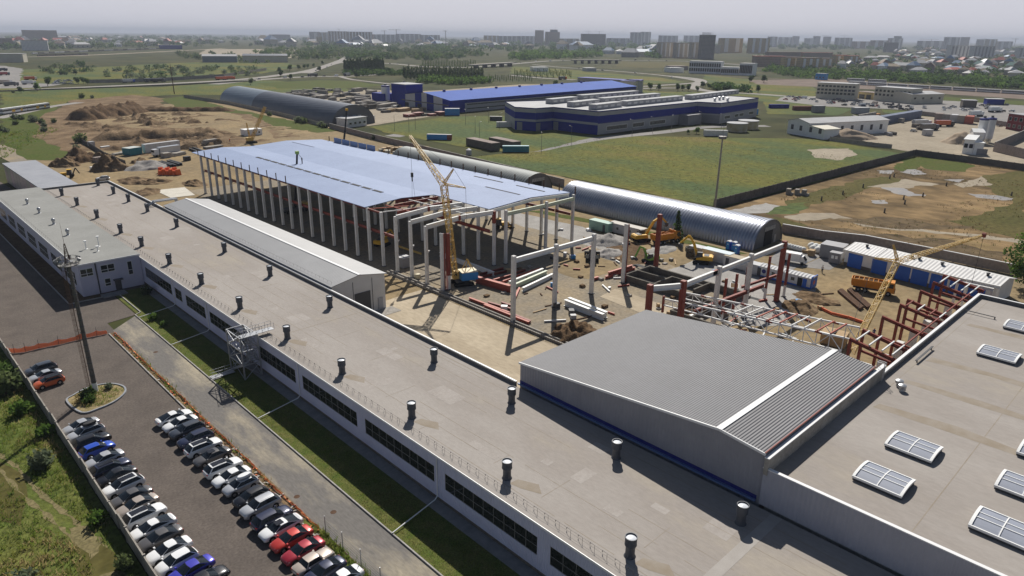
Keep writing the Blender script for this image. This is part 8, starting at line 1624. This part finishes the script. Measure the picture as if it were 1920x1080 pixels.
tk = [(4.5, 106), (6.5, 98), (7.5, 90), (9.0, 82), (10.2, 74), (10.5, 66)]
def trk(x, y): 
    for (xa, ya), (xb, yb) in zip(tk, tk[1:]):
        if yb <= y <= ya: return abs(x-(xa+(xb-xa)*(y-ya)/(yb-ya)))
    return 9
tufts('weeds', 11500, (-14, 46, 12.3, 150), .12, .42, [g_m[3], g_m[0], g_m[1], g_m[2]], 5, lambda x, y: trk(x, y) > 1.05 and x > -y*.12+1)
for off in (-.75, .75): sheet('worn_track', [(q[0]+off-.24+.1*math.sin(i*2), q[1]) for i, q in enumerate(tk)]+[(q[0]+off+.26, q[1]) for q in reversed(tk)], m_rut, Z(3), .3, .8)
for q in ([(9.2, 80), (10.6, 79), (11.2, 75), (9.8, 73), (9.0, 76)], [(9.6, 70), (11.2, 69), (11.4, 64), (10.2, 63)]): sheet('bare_patch', q, m_rut, Z(5), .5, .8)
sheet('weed_dry_patch', [(0, 112), (6, 104), (8, 92), (5, 84), (1, 92), (-4, 104)], m_mudgrass, Z(2), 1.2, 2.5); sheet('weed_dry_patch', [(8.5, 76), (11.8, 76), (12, 62), (9.6, 60)], m_mudgrass, Z(2), .8, 1.5)
sheet('weed_dry_patch', [(0, 112), (6, 104), (8, 92), (5, 84), (1, 92), (-4, 104)], m_mudgrass, Z(2), 1.2, 2.5); sheet('weed_dry_patch', [(8.5, 76), (11.8, 76), (12, 62), (9.6, 60)], m_mudgrass, Z(2)+.001, .8, 1.5)
tufts('lawn_tufts', 5200, (35.0, 20, 39.6, 141), .06, .16, [g_m[3], g_m[0], g_m[1], M('lawn_straw', (.19, .17, .07), rough=.95, trans=.5, spec=.1)], 8, lambda x, y: True, 4)
tufts('island_grass', 420, (17, 107.4, 23.4, 114), .12, .5, [g_m[0], g_m[2], g_m[2]], 9, lambda x, y: ((x-20.1)/3.2)**2+((y-110.7)/3.4)**2 < .9, 5)
tufts('verge_weeds', 700, (28.5, 12, 29.5, 62), .15, .5, [g_m[0], g_m[1]], 10, blades=5); tufts('kerb_weeds', 380, (28.5, 70, 29.5, 134), .1, .4, [g_m[1], g_m[2], g_m[0]], 11, blades=4)
for x, y, s, lf, lb in ((9.3, 95.5, 1.1, 4, 'grey green bush beside the worn track in the weed field'), (10.2, 121, 1.5, 2, 'broad olive bush by the wall at the left edge'), (11.0, 127, 1.2, 0, 'rounded bush against the wall below the orange net'), (10.7, 113, 1.0, 3, 'bright weed bush by the wall across from the island'), (11.6, 104, .8, 3, 'tall bright weed clump by the wall above the silver saloon'), (11.5, 79, .7, 3, 'small weed clump at the wall beside the beige saloon'), (11.4, 69, .7, 2, 'olive weed clump near the bottom of the wall'), (3.0, 73, 1.0, 4, 'grey bush in the bottom left corner'), (18.6, 111.6, .75, 1, 'dark bush on the island beside the mast foot'), (18.9, 109.3, .6, 0, 'round bush at the near side of the island'), (21.9, 112.4, .45, 4, 'small grey bush at the far end of the island'), (20.0, 113.4, .4, 3, 'low bright bush behind the mast foot'), (36.6, 136.8, .6, 3, 'bright leafy bush where the first lawn pipe meets the kerb'), (36.9, 132.4, .5, 3, 'small leafy bush on the lawn after the first pipe'), (40.0, 152.5, .8, 1, 'dark conical shrub against the workshop wall near the side wing')):
    o = tree('bush', 0, 0, s*1.25, lb, None, lf, Vector((x, y, 0)))
    if 'group' in o: del o['group']
tufts('field_tufts', 4500, (203, 112, 345, 245), .12, .4, [M('field_olive', (.12, .135, .045), rough=.95, trans=.5, spec=.1), M('field_grey', (.13, .155, .09), rough=.95, trans=.5, spec=.1), M('field_straw', (.19, .155, .06), rough=.95, trans=.5, spec=.1)], 14, lambda x, y: y > 114 and (x < 300 or y < 230), 3)
tufts('mud_weeds', 4200, (203, -20, 372, 108), .15, .5, [M('mud_olive', (.10, .105, .035), rough=.95, trans=.5, spec=.1), M('mud_brown', (.16, .115, .06), rough=.95, trans=.5, spec=.1)], 15, lambda x, y: pnoise(Vector((x*.03, y*.03, 2))) > .02, 4)
tufts('meadow_weeds', 5000, (14, 300, 130, 470), .3, .9, [g_m[3], g_m[0], g_m[1]], 16, lambda x, y: x < 20+(y-300)*.45, 4)
# site clutter
cl = random.Random(5)
for i in range(46):
    x, y = cl.uniform(97, 119), cl.uniform(36, 62); a = cl.uniform(-.5, .5)+(1.57 if i % 3 else 0); L = cl.uniform(2.5, 7); z = cl.uniform(.1, .9)
    tag(MB().beam((x-L/2*math.cos(a), y-L/2*math.sin(a), z), (x+L/2*math.cos(a), y+L/2*math.sin(a), z), .24, .26).build('steel_bar', [m_steelw, m_steelw, m_redl, m_steelw, m_gsheet][i % 5]), '%s steel bar in the heap of bars lying below the white trusses' % ['white', 'white', 'red', 'white', 'grey'][i % 5], 'steel bar', '%s bars below the trusses' % ['white', 'white', 'red', 'white', 'grey'][i % 5])
for k, (x, y) in enumerate(((1553, 640), (1572, 646))): p = at(x, y); tag(MB().obox((p.x, p.y, 0), 3.2, 2.4, 2.2, .2).build('timber_crate', m_wood), ['left', 'right'][k]+' tan timber crate just behind the ridge end of the ribbed hall', 'crate')
cl = random.Random(33); k = 0
for i in range(150):
    x, y = cl.uniform(89, 150), cl.uniform(52, 132)
    if 121 < x < 133 and 65 < y < 91 or (y > 117 and x < 137): continue
    kd = cl.randrange(4); a = cl.uniform(0, 3.14); L = cl.uniform(1, 4.5)
    if kd == 0: tag(MB().beam((x-L/2*math.cos(a), y-L/2*math.sin(a), .08), (x+L/2*math.cos(a), y+L/2*math.sin(a), .08), .25, .16).build('loose_plank', m_wood if i % 2 else m_woodd), 'loose timber plank lying on the construction site', 'plank', 'loose planks on the site')
    elif kd == 1: tag(MB().ibeam((x-L/2*math.cos(a), y-L/2*math.sin(a), .18), (x+L/2*math.cos(a), y+L/2*math.sin(a), .18), .3, .34).build('loose_beam', m_redl if i % 3 else m_steelw), 'short loose steel piece lying on the construction site', 'steel piece', 'loose steel pieces on the site')
    elif kd == 2: tag(MB().hexa([(x+cl.uniform(-.2, .2)+u*.55, y+v*.45, z) for z in (-.05, cl.uniform(.25, .6)) for u, v in ((-1, -1), (1, -1), (.8, 1), (-.9, .9))]).build('rubble_lump', m_conc if i % 2 else m_soil2), 'lump of rubble lying on the construction site', 'rubble', 'rubble lumps on the site')
    else: tag(MB().obox((x, y, 0), cl.uniform(.6, 1.4), cl.uniform(.5, 1.1), cl.uniform(.3, 1.0), a).build('site_box', cl.choice([m_dkgrey, m_blue, m_contg, m_wood, m_white])), 'small box of site equipment standing on the construction site', 'box', 'small boxes on the site')
t = thing('debris_net', 'orange net trailing on the ground before the loaded truck', 'barrier net', at(1560, 588)); PP = [at(*q) for q in ((1533, 577), (1560, 590), (1590, 597), (1620, 607))]; b = MB(); [b.beam(a+Vector((0, 0, .3)), c+Vector((0, 0, .25)), .25, .5) for a, c in zip(PP, PP[1:])]; b.build('netting', m_net, t, world=True)
# ---------------------------------------------------------------- haze
mh = bpy.data.materials.new('air'); mh.use_nodes = True; nh = mh.node_tree.nodes; nh.remove(nh['Principled BSDF'])
pv = nh.new('ShaderNodeVolumePrincipled'); pv.inputs['Color'].default_value = (.66, .72, .85, 1); pv.inputs['Density'].default_value = HAZE; pv.inputs['Anisotropy'].default_value = .0
mh.node_tree.links.new(pv.outputs[0], nh['Material Output'].inputs['Volume'])
hz = MB().box(-30000, -30000, -1.2, 30000, 30000, 135).build('haze', mh, loc=(0, 0, 0)); hz['kind'] = 'stuff'
